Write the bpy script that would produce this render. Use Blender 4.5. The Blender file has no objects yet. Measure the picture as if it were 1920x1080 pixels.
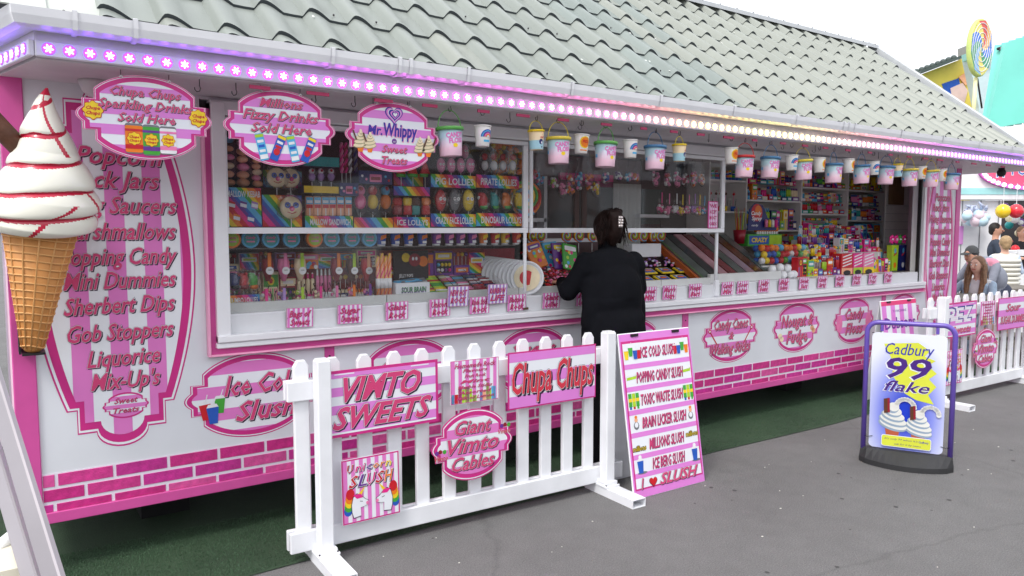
import bpy, bmesh, math, random
from mathutils import Vector, Matrix, Euler
from mathutils.geometry import tessellate_polygon
R = math.radians
random.seed(7)
scene = bpy.context.scene
COL = scene.collection

# ------------------------------------------------------------------ camera, sky, sun, exposure
CAM = Vector((0.0, -3.9676, 1.6)); F = 1400.0 / 1920.0
cd = bpy.data.cameras.new('camera'); cd.sensor_width = 36.0; cd.lens = 36.0 * F
cd.clip_start = 0.02; cd.clip_end = 3000
cam = bpy.data.objects.new('camera', cd); COL.objects.link(cam)
cam.location = CAM; cam.rotation_euler = (R(90 - 4.452), 0, R(55.33 - 90))
scene.camera = cam

SUN_EL, SUN_AZ = 52, 205      # azimuth in the ground plane from +x, degrees
world = bpy.data.worlds.new('World'); scene.world = world; world.use_nodes = True
nt = world.node_tree; nt.nodes.clear()
sky = nt.nodes.new('ShaderNodeTexSky'); sky.sky_type = 'NISHITA'; sky.sun_disc = False
sky.sun_elevation = R(SUN_EL); sky.sun_rotation = R(90 - SUN_AZ)
sky.air_density = 1.0; sky.dust_density = 4.0; sky.ozone_density = 1.0
hs = nt.nodes.new('ShaderNodeHueSaturation'); hs.inputs['Saturation'].default_value = 0.22
mixc = nt.nodes.new('ShaderNodeMix'); mixc.data_type = 'RGBA'; mixc.inputs[0].default_value = 0.6
mixc.inputs[7].default_value = (10.5, 10.9, 11.6, 1)
bg = nt.nodes.new('ShaderNodeBackground'); bg.inputs['Strength'].default_value = 0.125
wo = nt.nodes.new('ShaderNodeOutputWorld')
nt.links.new(sky.outputs[0], hs.inputs['Color']); nt.links.new(hs.outputs[0], mixc.inputs[6])
nt.links.new(mixc.outputs[2], bg.inputs['Color']); nt.links.new(bg.outputs[0], wo.inputs['Surface'])
sd = bpy.data.lights.new('sun', 'SUN'); sd.energy = 1.3; sd.angle = R(14); sd.color = (1, 0.965, 0.91)
sun = bpy.data.objects.new('sun', sd); COL.objects.link(sun)
sun.rotation_euler = (R(90 - SUN_EL), 0, R(SUN_AZ + 90))
scene.view_settings.view_transform = 'Standard'; scene.view_settings.look = 'None'
scene.view_settings.gamma = 1; scene.view_settings.exposure = 0.48
scene.view_settings.use_curve_mapping = False
try:
    scene.cycles.max_bounces = 8; scene.cycles.transparent_max_bounces = 16
    scene.cycles.diffuse_bounces = 5; scene.cycles.sample_clamp_indirect = 6
except Exception: pass

_th = math.atan(109 / 1400.0); _ph = R(55.33)
_fw = Vector((math.cos(_ph) * math.cos(_th), math.sin(_ph) * math.cos(_th), -math.sin(_th)))
_rt = Vector((math.sin(_ph), -math.cos(_ph), 0)); _up = _rt.cross(_fw)
def _ray(u, v): return _fw + _rt * ((u - 960) / 1400.0) - _up * ((v - 540) / 1400.0)
def onY(u, v, y):
    """where the line of sight through a photo point meets the upright plane y"""
    r = _ray(u, v); return CAM + r * ((y - CAM.y) / r.y)
def onZ(u, v, z=0.0):
    r = _ray(u, v); return CAM + r * ((z - CAM.z) / r.z)
def atD(u, v, d): return CAM + _ray(u, v) * d
def X(u, y, v=440): return onY(u, v, y).x
def Z(u, v, y): return onY(u, v, y).z

# ------------------------------------------------------------------ materials
def lin(c):
    return tuple(((x / 255.0) / 12.92 if x / 255.0 <= 0.04045 else ((x / 255.0 + 0.055) / 1.055) ** 2.4) for x in c)
MATS = {}
def mat(name, rgb, rough=0.5, metal=0.0, noise=0.06, nscale=9.0, bump=0.0, bscale=60.0, emit=0.0, coat=0.0, alpha=None):
    """rgb is sRGB 0-255"""
    if name in MATS: return MATS[name]
    m = bpy.data.materials.new(name); m.use_nodes = True; t = m.node_tree
    b = t.nodes['Principled BSDF']; c = lin(rgb)
    b.inputs['Base Color'].default_value = (*c, 1); b.inputs['Roughness'].default_value = rough
    b.inputs['Metallic'].default_value = metal
    if coat: b.inputs['Coat Weight'].default_value = coat; b.inputs['Coat Roughness'].default_value = 0.15
    if noise or bump: tc = t.nodes.new('ShaderNodeTexCoord')
    if noise:
        n = t.nodes.new('ShaderNodeTexNoise'); n.inputs['Scale'].default_value = nscale; n.inputs['Detail'].default_value = 4
        t.links.new(tc.outputs['Object'], n.inputs['Vector'])
        mr = t.nodes.new('ShaderNodeMapRange'); mr.inputs[1].default_value = 0.3; mr.inputs[2].default_value = 0.7
        mr.inputs[3].default_value = 1 - noise; mr.inputs[4].default_value = 1 + noise * 0.6
        t.links.new(n.outputs[0], mr.inputs[0])
        vm = t.nodes.new('ShaderNodeVectorMath'); vm.operation = 'SCALE'; vm.inputs[0].default_value = c
        t.links.new(mr.outputs[0], vm.inputs['Scale']); t.links.new(vm.outputs[0], b.inputs['Base Color'])
    if bump:
        n2 = t.nodes.new('ShaderNodeTexNoise'); n2.inputs['Scale'].default_value = bscale; n2.inputs['Detail'].default_value = 5
        t.links.new(tc.outputs['Object'], n2.inputs['Vector'])
        bp = t.nodes.new('ShaderNodeBump'); bp.inputs['Strength'].default_value = bump; bp.inputs['Distance'].default_value = 0.01
        t.links.new(n2.outputs[0], bp.inputs['Height']); t.links.new(bp.outputs[0], b.inputs['Normal'])
    if emit:
        b.inputs['Emission Color'].default_value = (*c, 1); b.inputs['Emission Strength'].default_value = emit
    MATS[name] = m; return m
def vary(m, v):
    """small differences in tone from piece to piece"""
    t = m.node_tree; vm = [n for n in t.nodes if n.type == 'VECT_MATH'][0]; src = vm.inputs['Scale'].links[0].from_socket
    oi = t.nodes.new('ShaderNodeObjectInfo'); mr = t.nodes.new('ShaderNodeMapRange'); mr.inputs[3].default_value = 1 - v; mr.inputs[4].default_value = 1 + v
    mu = t.nodes.new('ShaderNodeMath'); mu.operation = 'MULTIPLY'; t.links.new(oi.outputs['Random'], mr.inputs[0]); t.links.new(mr.outputs[0], mu.inputs[0]); t.links.new(src, mu.inputs[1]); t.links.new(mu.outputs[0], vm.inputs['Scale'])
def glassy(name, tint=(1, 1, 1), haze=0.0, refl=1.0):
    if name in MATS: return MATS[name]
    m = bpy.data.materials.new(name); m.use_nodes = True; t = m.node_tree; t.nodes.clear()
    o = t.nodes.new('ShaderNodeOutputMaterial'); tr = t.nodes.new('ShaderNodeBsdfTransparent'); tr.inputs[0].default_value = (*tint, 1)
    g = t.nodes.new('ShaderNodeBsdfGlossy'); g.inputs['Roughness'].default_value = 0.03
    fr = t.nodes.new('ShaderNodeLayerWeight'); fr.inputs['Blend'].default_value = 0.12
    ml = t.nodes.new('ShaderNodeMath'); ml.operation = 'MULTIPLY_ADD'; ml.inputs[1].default_value = refl; ml.inputs[2].default_value = 0.03 * refl
    mx = t.nodes.new('ShaderNodeMixShader')
    t.links.new(fr.outputs['Fresnel'], ml.inputs[0]); t.links.new(ml.outputs[0], mx.inputs[0])
    base = tr
    if haze:
        df = t.nodes.new('ShaderNodeBsdfDiffuse'); df.inputs[0].default_value = (0.8, 0.8, 0.8, 1)
        mh = t.nodes.new('ShaderNodeMixShader'); mh.inputs[0].default_value = haze
        t.links.new(tr.outputs[0], mh.inputs[1]); t.links.new(df.outputs[0], mh.inputs[2]); base = mh
    t.links.new(base.outputs[0], mx.inputs[1]); t.links.new(g.outputs[0], mx.inputs[2]); t.links.new(mx.outputs[0], o.inputs[0])
    MATS[name] = m; return m

WHITE = mat('white_painted_panel', (224, 226, 232), 0.35, noise=0.05, nscale=3)
UPVC = mat('white_plastic_profile', (238, 238, 242), 0.3, noise=0.03)
PINKT = mat('pink_trim_paint', (214, 84, 160), 0.35, noise=0.06, coat=0.2)
PINKE = mat('pale_pink_edge', (246, 170, 205), 0.35)
MAG = mat('magenta_print', (208, 44, 134), 0.4, noise=0.05)
LPINK = mat('light_pink_print', (228, 126, 200), 0.4, noise=0.03)
PWHITE = mat('white_print', (236, 238, 244), 0.4, noise=0.02)
LETTER = mat('pink_lettering', (212, 66, 120), 0.4, noise=0.05)
LSHADOW = mat('dark_letter_shadow', (50, 22, 56), 0.4, noise=0)
BLACK = mat('black_plastic', (26, 26, 29), 0.45)
WIRE = mat('dark_wire', (62, 56, 60), 0.4, metal=0.6)
DARK = mat('dark_interior', (44, 40, 44), 0.6)
C = {}
for n, c in dict(red=(205, 30, 42), orange=(240, 128, 30), yellow=(246, 212, 40), green=(70, 170, 60), blue=(40, 92, 190),
                 sky=(86, 180, 226), purple=(112, 52, 150), pink=(240, 130, 180), cream=(245, 228, 190), navy=(30, 40, 110),
                 lime=(176, 214, 50), teal=(40, 160, 160), brown=(96, 56, 36), white=(238, 238, 240), hot=(232, 40, 140),
                 lilac=(178, 140, 210), peach=(246, 180, 140), grey=(120, 122, 128), black=(30, 30, 34), crimson=(150, 24, 44)).items():
    C[n] = mat(n + '_wrapper', c, 0.3, noise=0.1, nscale=18, bump=0.12, bscale=45)
WRAP = glassy('clear_wrapper', (0.985, 0.985, 0.985), 0.01, 1.0)
GLASS = glassy('window_glass', (0.985, 0.99, 0.99), 0.018, 1.15)

# ------------------------------------------------------------------ mesh building
def clip(poly, a, b, c):
    """keep the side a*x + b*z <= c"""
    out = []
    for i in range(len(poly)):
        p, q = poly[i], poly[(i + 1) % len(poly)]
        dp, dq = a * p[0] + b * p[1] - c, a * q[0] + b * q[1] - c
        if dp <= 0: out.append(p)
        if (dp < 0 < dq) or (dq < 0 < dp):
            t = dp / (dp - dq); out.append((p[0] + (q[0] - p[0]) * t, p[1] + (q[1] - p[1]) * t))
    return out
def band(poly, a, b, c0, c1): 
    p = clip(poly, a, b, c1)
    return clip(p, -a, -b, -c0) if len(p) > 2 else []

class MB:
    def __init__(s): s.v = []; s.f = []; s.m = []; s.mats = []; s.sm = []
    def mi(s, m):
        if m not in s.mats: s.mats.append(m)
        return s.mats.index(m)
    def add(s, vs, fs, m, smooth=False):
        o = len(s.v); k = s.mi(m); s.v.extend([tuple(v) for v in vs])
        for f in fs: s.f.append(tuple(i + o for i in f)); s.m.append(k); s.sm.append(smooth)
        return s
    def box(s, x0, x1, y0, y1, z0, z1, m, M=None):
        vs = [Vector((x, y, z)) for z in (z0, z1) for y in (y0, y1) for x in (x0, x1)]
        if M is not None: vs = [M @ v for v in vs]
        return s.add(vs, [(0, 2, 3, 1), (4, 5, 7, 6), (0, 1, 5, 4), (2, 6, 7, 3), (0, 4, 6, 2), (1, 3, 7, 5)], m)
    def bev(s, x0, x1, y0, y1, z0, z1, m, b=0.004, M=None):
        """box with chamfered vertical and front edges"""
        bm = bmesh.new(); bmesh.ops.create_cube(bm, size=1)
        for v in bm.verts:
            v.co = Vector(((x0 + x1) / 2 + v.co.x * (x1 - x0), (y0 + y1) / 2 + v.co.y * (y1 - y0), (z0 + z1) / 2 + v.co.z * (z1 - z0)))
        bmesh.ops.bevel(bm, geom=bm.edges[:], offset=b, segments=1, affect='EDGES')
        bm.verts.index_update()
        vs = [v.co.copy() for v in bm.verts]
        if M is not None: vs = [M @ v for v in vs]
        s.add(vs, [[v.index for v in f.verts] for f in bm.faces], m); bm.free(); return s
    def poly(s, pts, y, m):
        """flat filled outline in the x-z plane, facing -y"""
        if len(pts) < 3: return s
        vs = [Vector((p[0], y, p[1])) for p in pts]
        tr = tessellate_polygon([[Vector((p[0], p[1], 0)) for p in pts]])
        fs = []
        for t in tr:
            a, b, c = (pts[i] for i in t)
            ar = (b[0] - a[0]) * (c[1] - a[1]) - (b[1] - a[1]) * (c[0] - a[0])
            if abs(ar) < 1e-10: continue
            fs.append(t if ar > 0 else (t[0], t[2], t[1]))
        return s.add(vs, fs, m)
    def plate(s, pts, y0, y1, m, medge=None):
        """outline with thickness; y0 is the front"""
        s.poly(pts, y0, m); n = len(pts)
        back = [Vector((p[0], y1, p[1])) for p in pts]; front = [Vector((p[0], y0, p[1])) for p in pts]
        s.add(front + back, [(i, (i + 1) % n, n + (i + 1) % n, n + i) for i in range(n)], medge or m)
        return s.poly([(p[0], p[1]) for p in pts], y1, medge or m)
    def tube(s, pts, r, m, n=8, caps=True, smooth=True):
        pts = [Vector(p) for p in pts]; rs = r if isinstance(r, (list, tuple)) else [r] * len(pts)
        vs = []; fs = []; up = Vector((0, 0, 1)); prev = None
        for i, p in enumerate(pts):
            d = (pts[min(i + 1, len(pts) - 1)] - pts[max(i - 1, 0)]).normalized()
            if prev is None:
                a = d.cross(up if abs(d.z) < 0.9 else Vector((1, 0, 0))).normalized()
            else:
                a = (prev - d * prev.dot(d)); a = a.normalized() if a.length > 1e-6 else d.orthogonal().normalized()
            prev = a; b = d.cross(a)
            for k in range(n):
                t = 2 * math.pi * k / n; vs.append(p + (a * math.cos(t) + b * math.sin(t)) * rs[i])
        for i in range(len(pts) - 1):
            for k in range(n):
                fs.append((i * n + k, i * n + (k + 1) % n, (i + 1) * n + (k + 1) % n, (i + 1) * n + k))
        if caps: fs.append(tuple(range(n))[::-1]); fs.append(tuple((len(pts) - 1) * n + k for k in range(n)))
        return s.add(vs, fs, m, smooth)
    def lathe(s, prof, c, m, n=20, M=None, smooth=True, caps=True, axis=None):
        """prof: (r, z) from the bottom up, round c; m may be a list, one per ring"""
        c = Vector(c); vs = []
        for r, z in prof:
            for k in range(n):
                t = 2 * math.pi * k / n; v = Vector((r * math.cos(t), r * math.sin(t), z))
                vs.append((M @ v if M is not None else v) + c)
        o = len(s.v); s.v.extend([tuple(v) for v in vs])
        for i in range(len(prof) - 1):
            mm = s.mi(m[i] if isinstance(m, list) else m)
            for k in range(n):
                s.f.append((o + i * n + k, o + i * n + (k + 1) % n, o + (i + 1) * n + (k + 1) % n, o + (i + 1) * n + k)); s.m.append(mm); s.sm.append(smooth)
        if caps:
            s.f.append(tuple(o + k for k in range(n))[::-1]); s.m.append(s.mi(m[0] if isinstance(m, list) else m)); s.sm.append(False)
            q = (len(prof) - 1) * n
            s.f.append(tuple(o + q + k for k in range(n))); s.m.append(s.mi(m[-1] if isinstance(m, list) else m)); s.sm.append(False)
        return s
    def ball(s, c, r, m, n=12, sc=(1, 1, 1)):
        pr = [(max(1e-4, math.sin(math.pi * i / (n // 2 + 2))) * r, -math.cos(math.pi * i / (n // 2 + 2)) * r) for i in range(n // 2 + 3)]
        return s.lathe(pr, c, m, n, Matrix.Diagonal(Vector(sc)).to_3x3(), caps=False)
    def disc(s, cx, cz, rx, rz, y, m, n=24, rot=0):
        cr, sr = math.cos(rot), math.sin(rot)
        return s.poly([(cx + rx * math.cos(t) * cr - rz * math.sin(t) * sr, cz + rx * math.cos(t) * sr + rz * math.sin(t) * cr) for t in [2 * math.pi * k / n for k in range(n)]], y, m)
    def mesh(s, name):
        me = bpy.data.meshes.new(name); me.from_pydata(s.v, [], s.f)
        for m in s.mats: me.materials.append(m)
        me.polygons.foreach_set('material_index', s.m); me.polygons.foreach_set('use_smooth', s.sm); me.update()
        return me
    def build(s, name, parent=None, **k):
        o = bpy.data.objects.new(name, s.mesh(name)); COL.objects.link(o)
        if parent is not None: o.parent = parent
        return tag(o, **k)
def tag(o, label=None, cat=None, group=None, kind=None):
    if label: o['label'] = label
    if cat: o['category'] = cat
    if group: o['group'] = group
    if kind: o['kind'] = kind
    return o
def empty(name, loc=(0, 0, 0), rot=(0, 0, 0), **k):
    o = bpy.data.objects.new(name, None); COL.objects.link(o); o.location = loc; o.rotation_euler = rot
    o.empty_display_size = 0.1
    return tag(o, **k)
def inst(me, name, parent=None, loc=(0, 0, 0), rot=(0, 0, 0), scale=(1, 1, 1), **k):
    o = bpy.data.objects.new(name, me); COL.objects.link(o); o.location = loc; o.rotation_euler = rot; o.scale = scale
    if parent is not None: o.parent = parent
    return tag(o, **k)
def copy_thing(root, loc, label=None, rot=None):
    c = root.copy(); COL.objects.link(c); c.location = loc
    if rot is not None: c.rotation_euler = rot
    if label: c['label'] = label
    for ch in root.children:
        d = ch.copy(); COL.objects.link(d); d.parent = c
        for g in ch.children:
            e = g.copy(); COL.objects.link(e); e.parent = d
    return c

# ------------------------------------------------------------------ lettering
_tc = {}
def glyphs(body, shear=0.0, off=0.0, res=2):
    k = (body, shear, off, res)
    if k in _tc: return _tc[k]
    cu = bpy.data.curves.new('t', 'FONT'); cu.body = body; cu.shear = shear; cu.offset = off; cu.resolution_u = res; cu.fill_mode = 'FRONT'
    o = bpy.data.objects.new('t', cu); COL.objects.link(o)
    dg = bpy.context.evaluated_depsgraph_get(); me = o.evaluated_get(dg).to_mesh()
    vs = [(v.co.x, v.co.y) for v in me.vertices]; fs = [tuple(p.vertices) for p in me.polygons]
    o.evaluated_get(dg).to_mesh_clear(); bpy.data.objects.remove(o); bpy.data.curves.remove(cu)
    par = list(range(len(vs)))
    def find(i):
        while par[i] != i: par[i] = par[par[i]]; i = par[i]
        return i
    for f in fs:
        a = find(f[0])
        for j in f[1:]: par[find(j)] = a
    root = [find(i) for i in range(len(vs))]; left = {}
    for i, r_ in enumerate(root): left[r_] = min(left.get(r_, 1e9), vs[i][0])
    order = {r_: n for n, r_ in enumerate(sorted(left, key=left.get))}
    _tc[k] = (vs, fs, [(order[r_] % 3) * 0.00018 for r_ in root]); return _tc[k]
def text(mb, body, cx, cz, w, h, y, layers, shear=0.3, rot=0.0, res=2, wave=0.0):
    """layers: (offset, dx, dz, material); text is fitted into w x h (h of a capital)"""
    vs0 = glyphs(body, shear, 0.0, res)[0]
    if not vs0: return
    x0 = min(v[0] for v in vs0); x1 = max(v[0] for v in vs0)
    capA = glyphs('H', 0.0, 0.0, res)[0]; ch = max(v[1] for v in capA)
    sx = w / (x1 - x0); sz = h / ch; cr, sr = math.cos(rot), math.sin(rot)
    for i, (off, dx, dz, m) in enumerate(layers):
        vs, fs, jit = glyphs(body, shear, off, res)
        out = []
        for (a, b), jj in zip(vs, jit):
            px = (a - (x0 + x1) / 2) * sx + dx * h; pz = (b - ch / 2) * sz + dz * h
            pz += wave * math.sin(px / max(w, 1e-6) * 6.28)
            out.append(Vector((cx + px * cr - pz * sr, y - i * 0.0009 - jj, cz + px * sr + pz * cr)))
        fs2 = []; vv = []
        for fi, f in enumerate(fs):
            a, b, c = out[f[0]], out[f[1]], out[f[2]]
            ar = (b.x - a.x) * (c.z - a.z) - (b.z - a.z) * (c.x - a.x)
            if abs(ar) < 1e-12: continue
            g = f if ar > 0 else f[::-1]
            if 'M' in body or 'W' in body or 'N' in body:
                o_ = len(vv); j_ = Vector((0, -(fi % 5) * 0.00005, 0)); vv += [out[k] + j_ for k in g]; fs2.append(tuple(range(o_, o_ + len(g))))
            else: fs2.append(g)
        mb.add(vv or out, fs2, m)
LSOFT = mat('plum_letter_edge', (112, 40, 92), 0.4, noise=0)
def L3(fill=None, out=None, sh=None, o=0.0, d=0.065):
    return [(o + 0.034, d, -d, sh or LSHADOW), (o + 0.042, 0, 0, out or LSHADOW), (o + 0.034, 0, 0, PWHITE), (o + 0.020, 0, 0, fill or LETTER)]
def L2(fill=None, sh=None, o=0.012, d=0.05): return [(o + 0.018, d * .6, -d * .6, sh or LSOFT), (o, 0, 0, fill or LETTER)]
def L1(fill, o=0.02): return [(o, 0, 0, fill)]

def plaque(w, h, n=10, ax=0.37, az=0.30, sz=0.18, bx=0.455, bz=0.09):
    """stepped oval outline, counter-clockwise"""
    q = []
    a0 = math.atan2(az, ax)
    # right-hand upper quarter from the side bulge up to the top
    for i in range(n // 2 + 1):
        t = i / (n // 2) * bz; x = 0.5 - (0.5 - bx) * (t / bz) ** 2; q.append((x, t))
    q.append((bx, sz)); q.append((ax, sz))
    # arc through (ax,az) and (0,.5)
    Rr = (ax * ax + (0.5 - az) ** 2) / (2 * (0.5 - az)); cz = 0.5 - Rr; t0 = math.asin(ax / Rr)
    for i in range(n + 1):
        t = t0 * (1 - i / n); q.append((Rr * math.sin(t), cz + Rr * math.cos(t)))
    q = [(x, z) for x, z in q]
    left = [(-x, z) for x, z in q[::-1][1:]]
    top = q + left
    bot = [(x, -z) for x, z in top[::-1][1:-1]]
    return [(x * w, z * h) for x, z in top + bot]
def shield(w, h):
    """tall panel outline: bulging sides, stepped shoulders, round lobes top and bottom"""
    q = [(0.5 - 0.17 * (i / 12) ** 1.9, 0.387 * i / 12) for i in range(13)]
    q += [(0.272, 0.387), (0.272, 0.452), (0.16, 0.452)]
    for i in range(1, 8):
        t = (1 - i / 7) * math.pi / 2; q.append((0.16 * math.sin(t), 0.452 + 0.048 * math.cos(t)))
    left = [(-x, z) for x, z in q[::-1][1:]]; top = q + left
    bot = [(x, -z) for x, z in top[::-1][1:-1]]
    return [(x * w, z * h) for x, z in top + bot]
def scaled(poly, w, h, b):
    return [(x * (1 - 2 * b / w), z * (1 - 2 * b / h)) for x, z in poly]
def shift(poly, dx, dz): return [(x + dx, z + dz) for x, z in poly]
def rect(x0, x1, z0, z1): return [(x0, z0), (x1, z0), (x1, z1), (x0, z1)]
def rrect(x0, x1, z0, z1, r, n=4):
    out = []
    for cx, cz, a in ((x1 - r, z0 + r, -90), (x1 - r, z1 - r, 0), (x0 + r, z1 - r, 90), (x0 + r, z0 + r, 180)):
        for i in range(n + 1):
            t = R(a + 90 * i / n); out.append((cx + r * math.cos(t), cz + r * math.sin(t)))
    return out
def stripes(mb, poly, y, m1, m2, step, vertical=False, lo=None, phase=0):
    mb.poly(poly, y, m2)
    k = 0 if vertical else 1
    a, b = (1, 0) if vertical else (0, 1)
    c0 = min(p[k] for p in poly); c1 = max(p[k] for p in poly); c = (lo if lo is not None else c0) + phase
    while c < c1:
        p = band(poly, a, b, c, c + step / 2)
        if len(p) > 2: mb.poly(p, y - 0.0006, m1)
        c += step
RAINBOW = ['purple', 'blue', 'sky', 'green', 'yellow', 'orange', 'red', 'hot']
def rainbow(mb, poly, y, w=0.03, ang=55, seed=0):
    a, b = math.cos(R(ang)), math.sin(R(ang)); vals = [a * p[0] + b * p[1] for p in poly]
    c = min(vals); i = seed; rr = random.Random(seed)
    while c < max(vals):
        s = w * rr.uniform(0.7, 1.4); p = band(poly, a, b, c, c + s)
        if len(p) > 2: mb.poly(p, y, C[RAINBOW[i % 8]])
        c += s; i += 1
# ------------------------------------------------------------------ ground
def ground_mat(name, base, dark, scale, bump, bscale, speck=None):
    m = bpy.data.materials.new(name); m.use_nodes = True; t = m.node_tree; b = t.nodes['Principled BSDF']
    tc = t.nodes.new('ShaderNodeTexCoord')
    n1 = t.nodes.new('ShaderNodeTexNoise'); n1.inputs['Scale'].default_value = scale; n1.inputs['Detail'].default_value = 6
    n2 = t.nodes.new('ShaderNodeTexNoise'); n2.inputs['Scale'].default_value = bscale; n2.inputs['Detail'].default_value = 3
    t.links.new(tc.outputs['Object'], n1.inputs['Vector']); t.links.new(tc.outputs['Object'], n2.inputs['Vector'])
    r = t.nodes.new('ShaderNodeValToRGB'); r.color_ramp.elements[0].position = 0.32; r.color_ramp.elements[1].position = 0.68
    r.color_ramp.elements[0].color = (*lin(dark), 1); r.color_ramp.elements[1].color = (*lin(base), 1)
    t.links.new(n1.outputs[0], r.inputs[0])
    r2 = t.nodes.new('ShaderNodeValToRGB'); r2.color_ramp.elements[0].position = 0.35; r2.color_ramp.elements[1].position = 0.75
    r2.color_ramp.elements[0].color = (0.72, 0.72, 0.72, 1); r2.color_ramp.elements[1].color = (1.35, 1.33, 1.3, 1)
    t.links.new(n2.outputs[0], r2.inputs[0])
    mx = t.nodes.new('ShaderNodeMix'); mx.data_type = 'RGBA'; mx.blend_type = 'MULTIPLY'; mx.inputs[0].default_value = 1
    t.links.new(r.outputs[0], mx.inputs[6]); t.links.new(r2.outputs[0], mx.inputs[7])
    last = mx.outputs[2]
    if speck:
        v = t.nodes.new('ShaderNodeTexVoronoi'); v.inputs['Scale'].default_value = 5; t.links.new(tc.outputs['Object'], v.inputs['Vector'])
        lt = t.nodes.new('ShaderNodeMath'); lt.operation = 'LESS_THAN'; lt.inputs[1].default_value = 0.035; t.links.new(v.outputs[0], lt.inputs[0])
        m2 = t.nodes.new('ShaderNodeMix'); m2.data_type = 'RGBA'; m2.inputs[7].default_value = (*lin(speck), 1)
        t.links.new(lt.outputs[0], m2.inputs[0]); t.links.new(last, m2.inputs[6]); last = m2.outputs[2]
    t.links.new(last, b.inputs['Base Color']); b.inputs['Roughness'].default_value = 0.85
    bp = t.nodes.new('ShaderNodeBump'); bp.inputs['Strength'].default_value = bump; bp.inputs['Distance'].default_value = 0.01
    t.links.new(n2.outputs[0], bp.inputs['Height']); t.links.new(bp.outputs[0], b.inputs['Normal'])
    return m
ASPH = ground_mat('worn_asphalt', (118, 117, 117), (109, 108, 108), 0.9, 0.6, 150, (66, 62, 60))
def layer_stains(m):
    t = m.node_tree; b = t.nodes['Principled BSDF']; src = b.inputs['Base Color'].links[0].from_socket; tc = t.nodes.new('ShaderNodeTexCoord')
    def mulramp(src, sc, det, p0, c0, p1, c1, dist=0.0):
        n = t.nodes.new('ShaderNodeTexNoise'); n.inputs['Scale'].default_value = sc; n.inputs['Detail'].default_value = det; n.inputs['Distortion'].default_value = dist; t.links.new(tc.outputs['Object'], n.inputs['Vector'])
        r = t.nodes.new('ShaderNodeValToRGB'); r.color_ramp.elements[0].position = p0; r.color_ramp.elements[0].color = (c0, c0, c0, 1); r.color_ramp.elements[1].position = p1; r.color_ramp.elements[1].color = (c1, c1, c1, 1); t.links.new(n.outputs[0], r.inputs[0])
        x = t.nodes.new('ShaderNodeMix'); x.data_type = 'RGBA'; x.blend_type = 'MULTIPLY'; x.inputs[0].default_value = 1; t.links.new(src, x.inputs[6]); t.links.new(r.outputs[0], x.inputs[7]); return x.outputs[2]
    src = mulramp(src, 2.3, 8, 0.36, 0.95, 0.6, 1.02, 1.5); src = mulramp(src, 9, 5, 0.3, 0.95, 0.62, 1.03); src = mulramp(src, 420, 2, 0.35, 0.8, 0.7, 1.2)
    v = t.nodes.new('ShaderNodeTexVoronoi'); v.feature = 'DISTANCE_TO_EDGE'; v.inputs['Scale'].default_value = 0.33; n = t.nodes.new('ShaderNodeTexNoise'); n.inputs['Scale'].default_value = 3; n.inputs['Detail'].default_value = 8
    ad = t.nodes.new('ShaderNodeMix'); ad.data_type = 'RGBA'; ad.inputs[0].default_value = 0.14; t.links.new(tc.outputs['Object'], n.inputs['Vector']); t.links.new(tc.outputs['Object'], ad.inputs[6]); t.links.new(n.outputs['Color'], ad.inputs[7]); t.links.new(ad.outputs[2], v.inputs['Vector'])
    r = t.nodes.new('ShaderNodeValToRGB'); r.color_ramp.elements[0].position = 0.0; r.color_ramp.elements[0].color = (0.84, 0.84, 0.84, 1); r.color_ramp.elements[1].position = 0.004; r.color_ramp.elements[1].color = (1, 1, 1, 1); t.links.new(v.outputs['Distance'], r.inputs[0])
    x = t.nodes.new('ShaderNodeMix'); x.data_type = 'RGBA'; x.blend_type = 'MULTIPLY'; x.inputs[0].default_value = 1; t.links.new(src, x.inputs[6]); t.links.new(r.outputs[0], x.inputs[7]); t.links.new(x.outputs[2], b.inputs['Base Color'])
layer_stains(ASPH)
TURF = ground_mat('artificial_turf', (60, 86, 60), (46, 70, 48), 2.2, 0.9, 260)
m = MB(); m.add([(-1500, -1500, 0), (1500, -1500, 0), (1500, 1500, 0), (-1500, 1500, 0)], [(0, 1, 2, 3)], ASPH)
m.build('ground', kind='structure', label='worn grey asphalt in front of the sweet kiosk')
m = MB()
edge = [(-0.6, -0.62), (0.908, -0.53), (2.2, -0.49), (3.2, -0.50), (4.154, -0.46), (5.6, -0.50), (7.0, -0.46), (9.6, -0.5)]
for i in range(len(edge) - 1):
    (x0, y0), (x1, y1) = edge[i], edge[i + 1]
    m.add([(x0, y0, 0.005), (x1, y1, 0.005), (x1, 2.6, 0.005), (x0, 2.6, 0.005)], [(0, 1, 2, 3)], TURF)
m.build('turf_carpet', kind='structure', label='green artificial turf laid under the kiosk')
# short pile of the turf
pile = MB(); rr = random.Random(3)
TB = mat('turf_blade', (60, 90, 62), 0.7, noise=0.3, nscale=3)
vs = []; fs = []
for i in range(52000):
    x = 0.1 + 7.2 * rr.random() ** 1.5; yy = -0.53 + 0.75 * rr.random()
    a = rr.random() * 6.28; h = 0.005 + 0.006 * rr.random(); w = 0.0016
    if yy < -0.455 - 0.07 * max(0, 1 - x / 4): continue
    k = len(vs); vs += [(x - w * math.cos(a), yy - w * math.sin(a), 0.005), (x + w * math.cos(a), yy + w * math.sin(a), 0.005), (x + rr.uniform(-.006, .006), yy + rr.uniform(-.006, .006), 0.005 + h)]
    fs.append((k, k + 1, k + 2))
pile.add(vs, fs, TB); pile.build('turf_pile', kind='stuff', label='short green pile of the turf carpet')
LITTER = mat('litter_white', (225, 222, 212), 0.6)
lt = MB(); rr = random.Random(11)
for i in range(38):
    x, y = rr.uniform(1.3, 6.5), rr.uniform(-2.4, -0.62); s = rr.uniform(0.0015, 0.004)
    lt.box(x - s, x + s * rr.uniform(1, 2), y - s, y + s, 0.001, 0.003, LITTER)
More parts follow.
